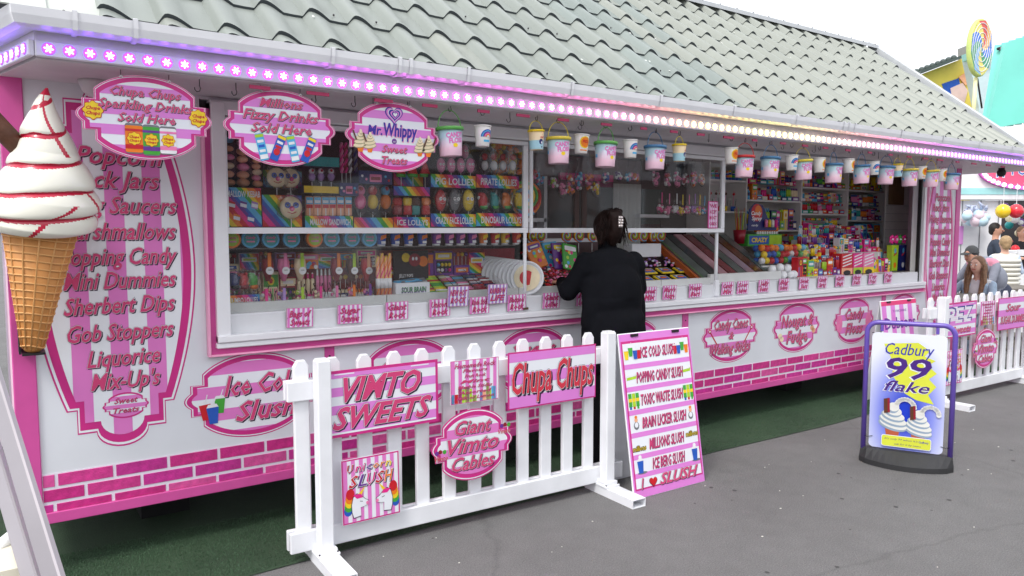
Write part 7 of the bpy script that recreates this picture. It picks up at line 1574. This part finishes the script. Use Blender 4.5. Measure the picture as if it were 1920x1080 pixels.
q = MB(); bpoly([(1797, 106), (1842, 102), (1842, 118), (1799, 118)], D2 - 1.2, .3, mat('pale_teal_paint', (160, 214, 206), .5), q); bpoly([(1799, 118), (1858, 110), (1842, 270), (1842, 420), (1826, 420), (1822, 205)], D2 - 1.0, .3, mat('pale_blue_cladding', (206, 222, 226), .5, noise=.06), q)
bgobj(q, 'cladding_panel', label='pale blue cladding panel between the yellow booth and the turquoise roof', cat='panel')
# turquoise corrugated roofs
TQ = mat('turquoise_metal', (128, 222, 206), .35, noise=.12, nscale=.8)
def ribbed(pl, d, th, name, label, n=12):
    q = MB(); bpoly(pl, d, th, TQ, q); (a, b, c_, e) = pl
    r = empty(name, MBG.translation, (0, 0, YAW), label=label, cat='roof'); q.build('roof_sheet', r)
    for k in range(n):
        t = (k + .5) / n; p0 = bgp(a[0] + (b[0] - a[0]) * t, a[1] + (b[1] - a[1]) * t, d - .06); p1 = bgp(e[0] + (c_[0] - e[0]) * t, e[1] + (c_[1] - e[1]) * t, d - .06)
        q = MB(); q.tube([p0, p1], .10, TQ, 4, smooth=False); q.build('rib', r)
    return r
ribbed([(1866, 88), (2010, 40), (2010, 215), (1838, 245)], 18, .15, 'turquoise_roof', 'big turquoise corrugated metal roof at the top right', 11)
ribbed([(1850, 250), (2010, 226), (2010, 330), (1850, 330)], 17, .1, 'turquoise_roof', 'lower turquoise corrugated roof just above the kiosk eaves', 9)
# brackets, wires and a small lamp on the far roofs
q = MB(); q.tube([bgp(1870, 92, 17.8), bgp(2010, 46, 17.8)], .035, WIRE, 5)
for k in range(9): p = bgp(1876 + k * 15, 92 - k * 5, 17.8); q.ball(p, .05, C['grey'], 6)
bgobj(q, 'roof_flashing', label='dark ridge line with bolts along the top of the big turquoise roof', cat='flashing')
# giant lollipop on a pole; its pale colours have the overexposing daylight painted in
c = bgp(1836, 90, 16.5); LP = bg_empty('giant_lollipop', c, R(22), label='giant rainbow swirl lollipop on a yellow pole above the far roofs', cat='lollipop model')
rl = .63; q = MB(); q.lathe([(rl * .95, -.06), (rl, -.03), (rl, .03), (rl * .95, .06)], (0, 0, 0), mat('faded_green_yellow', (206, 222, 130), .5), 40, Matrix.Diagonal(Vector((.42 / .42, 1, 1))).to_3x3() @ Matrix.Rotation(R(90), 3, 'X')); o1 = q.build('disc', LP)
q = MB(); cols = ['red', 'yellow', 'blue', 'green', 'sky', 'yellow', 'green', 'blue', 'orange']
n = 9; PALE = {a: mat('faded_' + a, c, .5) for a, c in dict(red=(226, 96, 92), yellow=(240, 226, 130), blue=(84, 130, 222), green=(84, 164, 130), sky=(150, 196, 232), orange=(240, 190, 120)).items()}
for k in range(n):
    pts = []
    for j in range(9): t = j / 8; a = 2 * math.pi * k / n + t * 1.3; pts.append((rl * .97 * t * math.cos(a), rl * .97 * t * math.sin(a)))
    for j in range(8, -1, -1): t = j / 8; a = 2 * math.pi * (k + 1) / n + t * 1.3; pts.append((rl * .97 * t * math.cos(a), rl * .97 * t * math.sin(a)))
    q.poly(pts[:-1], -.064, PALE[cols[k]])
for k in range(1, 6): q.tube([(rl * k / 6 * math.cos(t), -.066, rl * k / 6 * math.sin(t)) for t in [2 * math.pi * j / 32 for j in range(33)]], .010, C['white'], 5)
o2 = q.build('swirl', LP)
for o in (o1, o2): o.scale = (.56, 1, 1)
q = MB(); q.tube([(0, 0.05, -rl), (-.02, .05, -1.75)], .04, mat('pole_yellow', (246, 240, 186), .5), 10); q.tube([(.12, .1, -rl), (.45, .2, -1.25)], .02, WIRE, 6); q.build('pole', LP)
for o in (): pass

# ------------------------------------------------------------------ left edge: neighbouring white booth and the silver frame
NB = empty('neighbour_booth', (0, 0, 0), label='neighbouring white booth with a framed window at the left edge', cat='booth')
WP = mat('booth_white_pink', (236, 224, 234), .5, noise=.05)
q = MB(); q.box(-3.0, -.02, 2.0, 2.1, 0, 1.35, WP); q.build('wall', NB)
q = MB(); q.bev(-.14, -.06, 1.96, 2.0, 1.35, 2.2, UPVC, .005); q.bev(-3.0, .0, 1.95, 2.0, 1.33, 1.40, UPVC, .005); q.build('window_frame', NB)
q = MB(); q.box(-3.0, -.14, 1.99, 2.0, 1.4, 2.2, mat('booth_pane', (150, 140, 160), .05)); q.build('pane', NB)
q = MB(); q.tube([(-.10, -.1, 1.72), (-.03, -.06, 1.6), (-.045, .0, 1.45), (-.12, .0, 1.3)], [.05, .06, .05, .02], mat('violet_bag', (110, 96, 200), .4, noise=.3), 10)
o = q.build('purple_pennant', None, label='violet cloth hanging behind the giant ice cream at the left edge', cat='cloth')
ALU = mat('silver_frame', (168, 162, 166), .36, metal=.7, noise=.05)
SF = empty('silver_stand', (0, 0, 0), label='silver flat bar stand leaning across the bottom left corner', cat='stand')
def bar3(u0, v0, u1, v1, d0, d1, w0, name):
    a, b = atD(u0, v0, d0), atD(u1, v1, d1); ax = (b - a).normalized(); sdv = _rt.copy() * .93 - _fw * .35; sdv = (sdv - ax * sdv.dot(ax)).normalized(); nn = ax.cross(sdv)
    q = MB(); M = Matrix((sdv, nn, ax)).transposed().to_4x4(); M.translation = a; q.bev(-w0 / 2, w0 / 2, -.008, .008, -.2, (b - a).length + .3, ALU, .003, M); q.build(name, SF)
bar3(-16, 700, 100, 1080, 1.55, 1.35, .040, 'bar'); bar3(-26, 800, 58, 1080, 1.6, 1.4, .034, 'bar')
q = MB(); p = atD(10, 1085, 1.45); q.bev(p.x - .06, p.x + .05, p.y - .05, p.y + .06, p.z - .3, p.z + .055, mat('cream_plastic', (232, 226, 206), .5), .02); q.tube([(p.x - .02, p.y + .02, p.z + .05), (p.x + .04, p.y + .05, p.z + .085), (p.x + .06, p.y + .1, p.z + .09)], .012, PW, 8)
q.build('cream_foot', SF)

# ------------------------------------------------------------------ unseen building added behind the viewer to vary what the window panes mirror
AR = empty('unseen_building', (0, -16, 0), label='unseen low building added across the way for the window panes to mirror', cat='building')
q = MB(); q.box(-14, 46, -3, 0, 0, 4.6, mat('unseen_building_brick', (118, 92, 84), .8, noise=.2, nscale=2)); q.build('wall', AR)
q = MB(); q.box(-14, 46, 0.0, .25, 3.4, 4.2, mat('unseen_building_fascia', (206, 208, 214), .5)); q.build('fascia_board', AR)
for k, x in enumerate((-10, -4, 2, 7.2, 12, 17.5, 23, 30, 37)):
    w = (3, 2.4, 3.6, 2.0, 3.2, 2.2, 3.4, 3, 3)[k]
    q = MB(); q.box(x, x + w, .005, .04, 0.1, 3.1, mat('unseen_building_shutter' if k % 2 else 'unseen_building_opening', (216, 218, 222) if k % 2 else (48, 44, 50), .5)); q.build('shutter' if k % 2 else 'opening', AR)
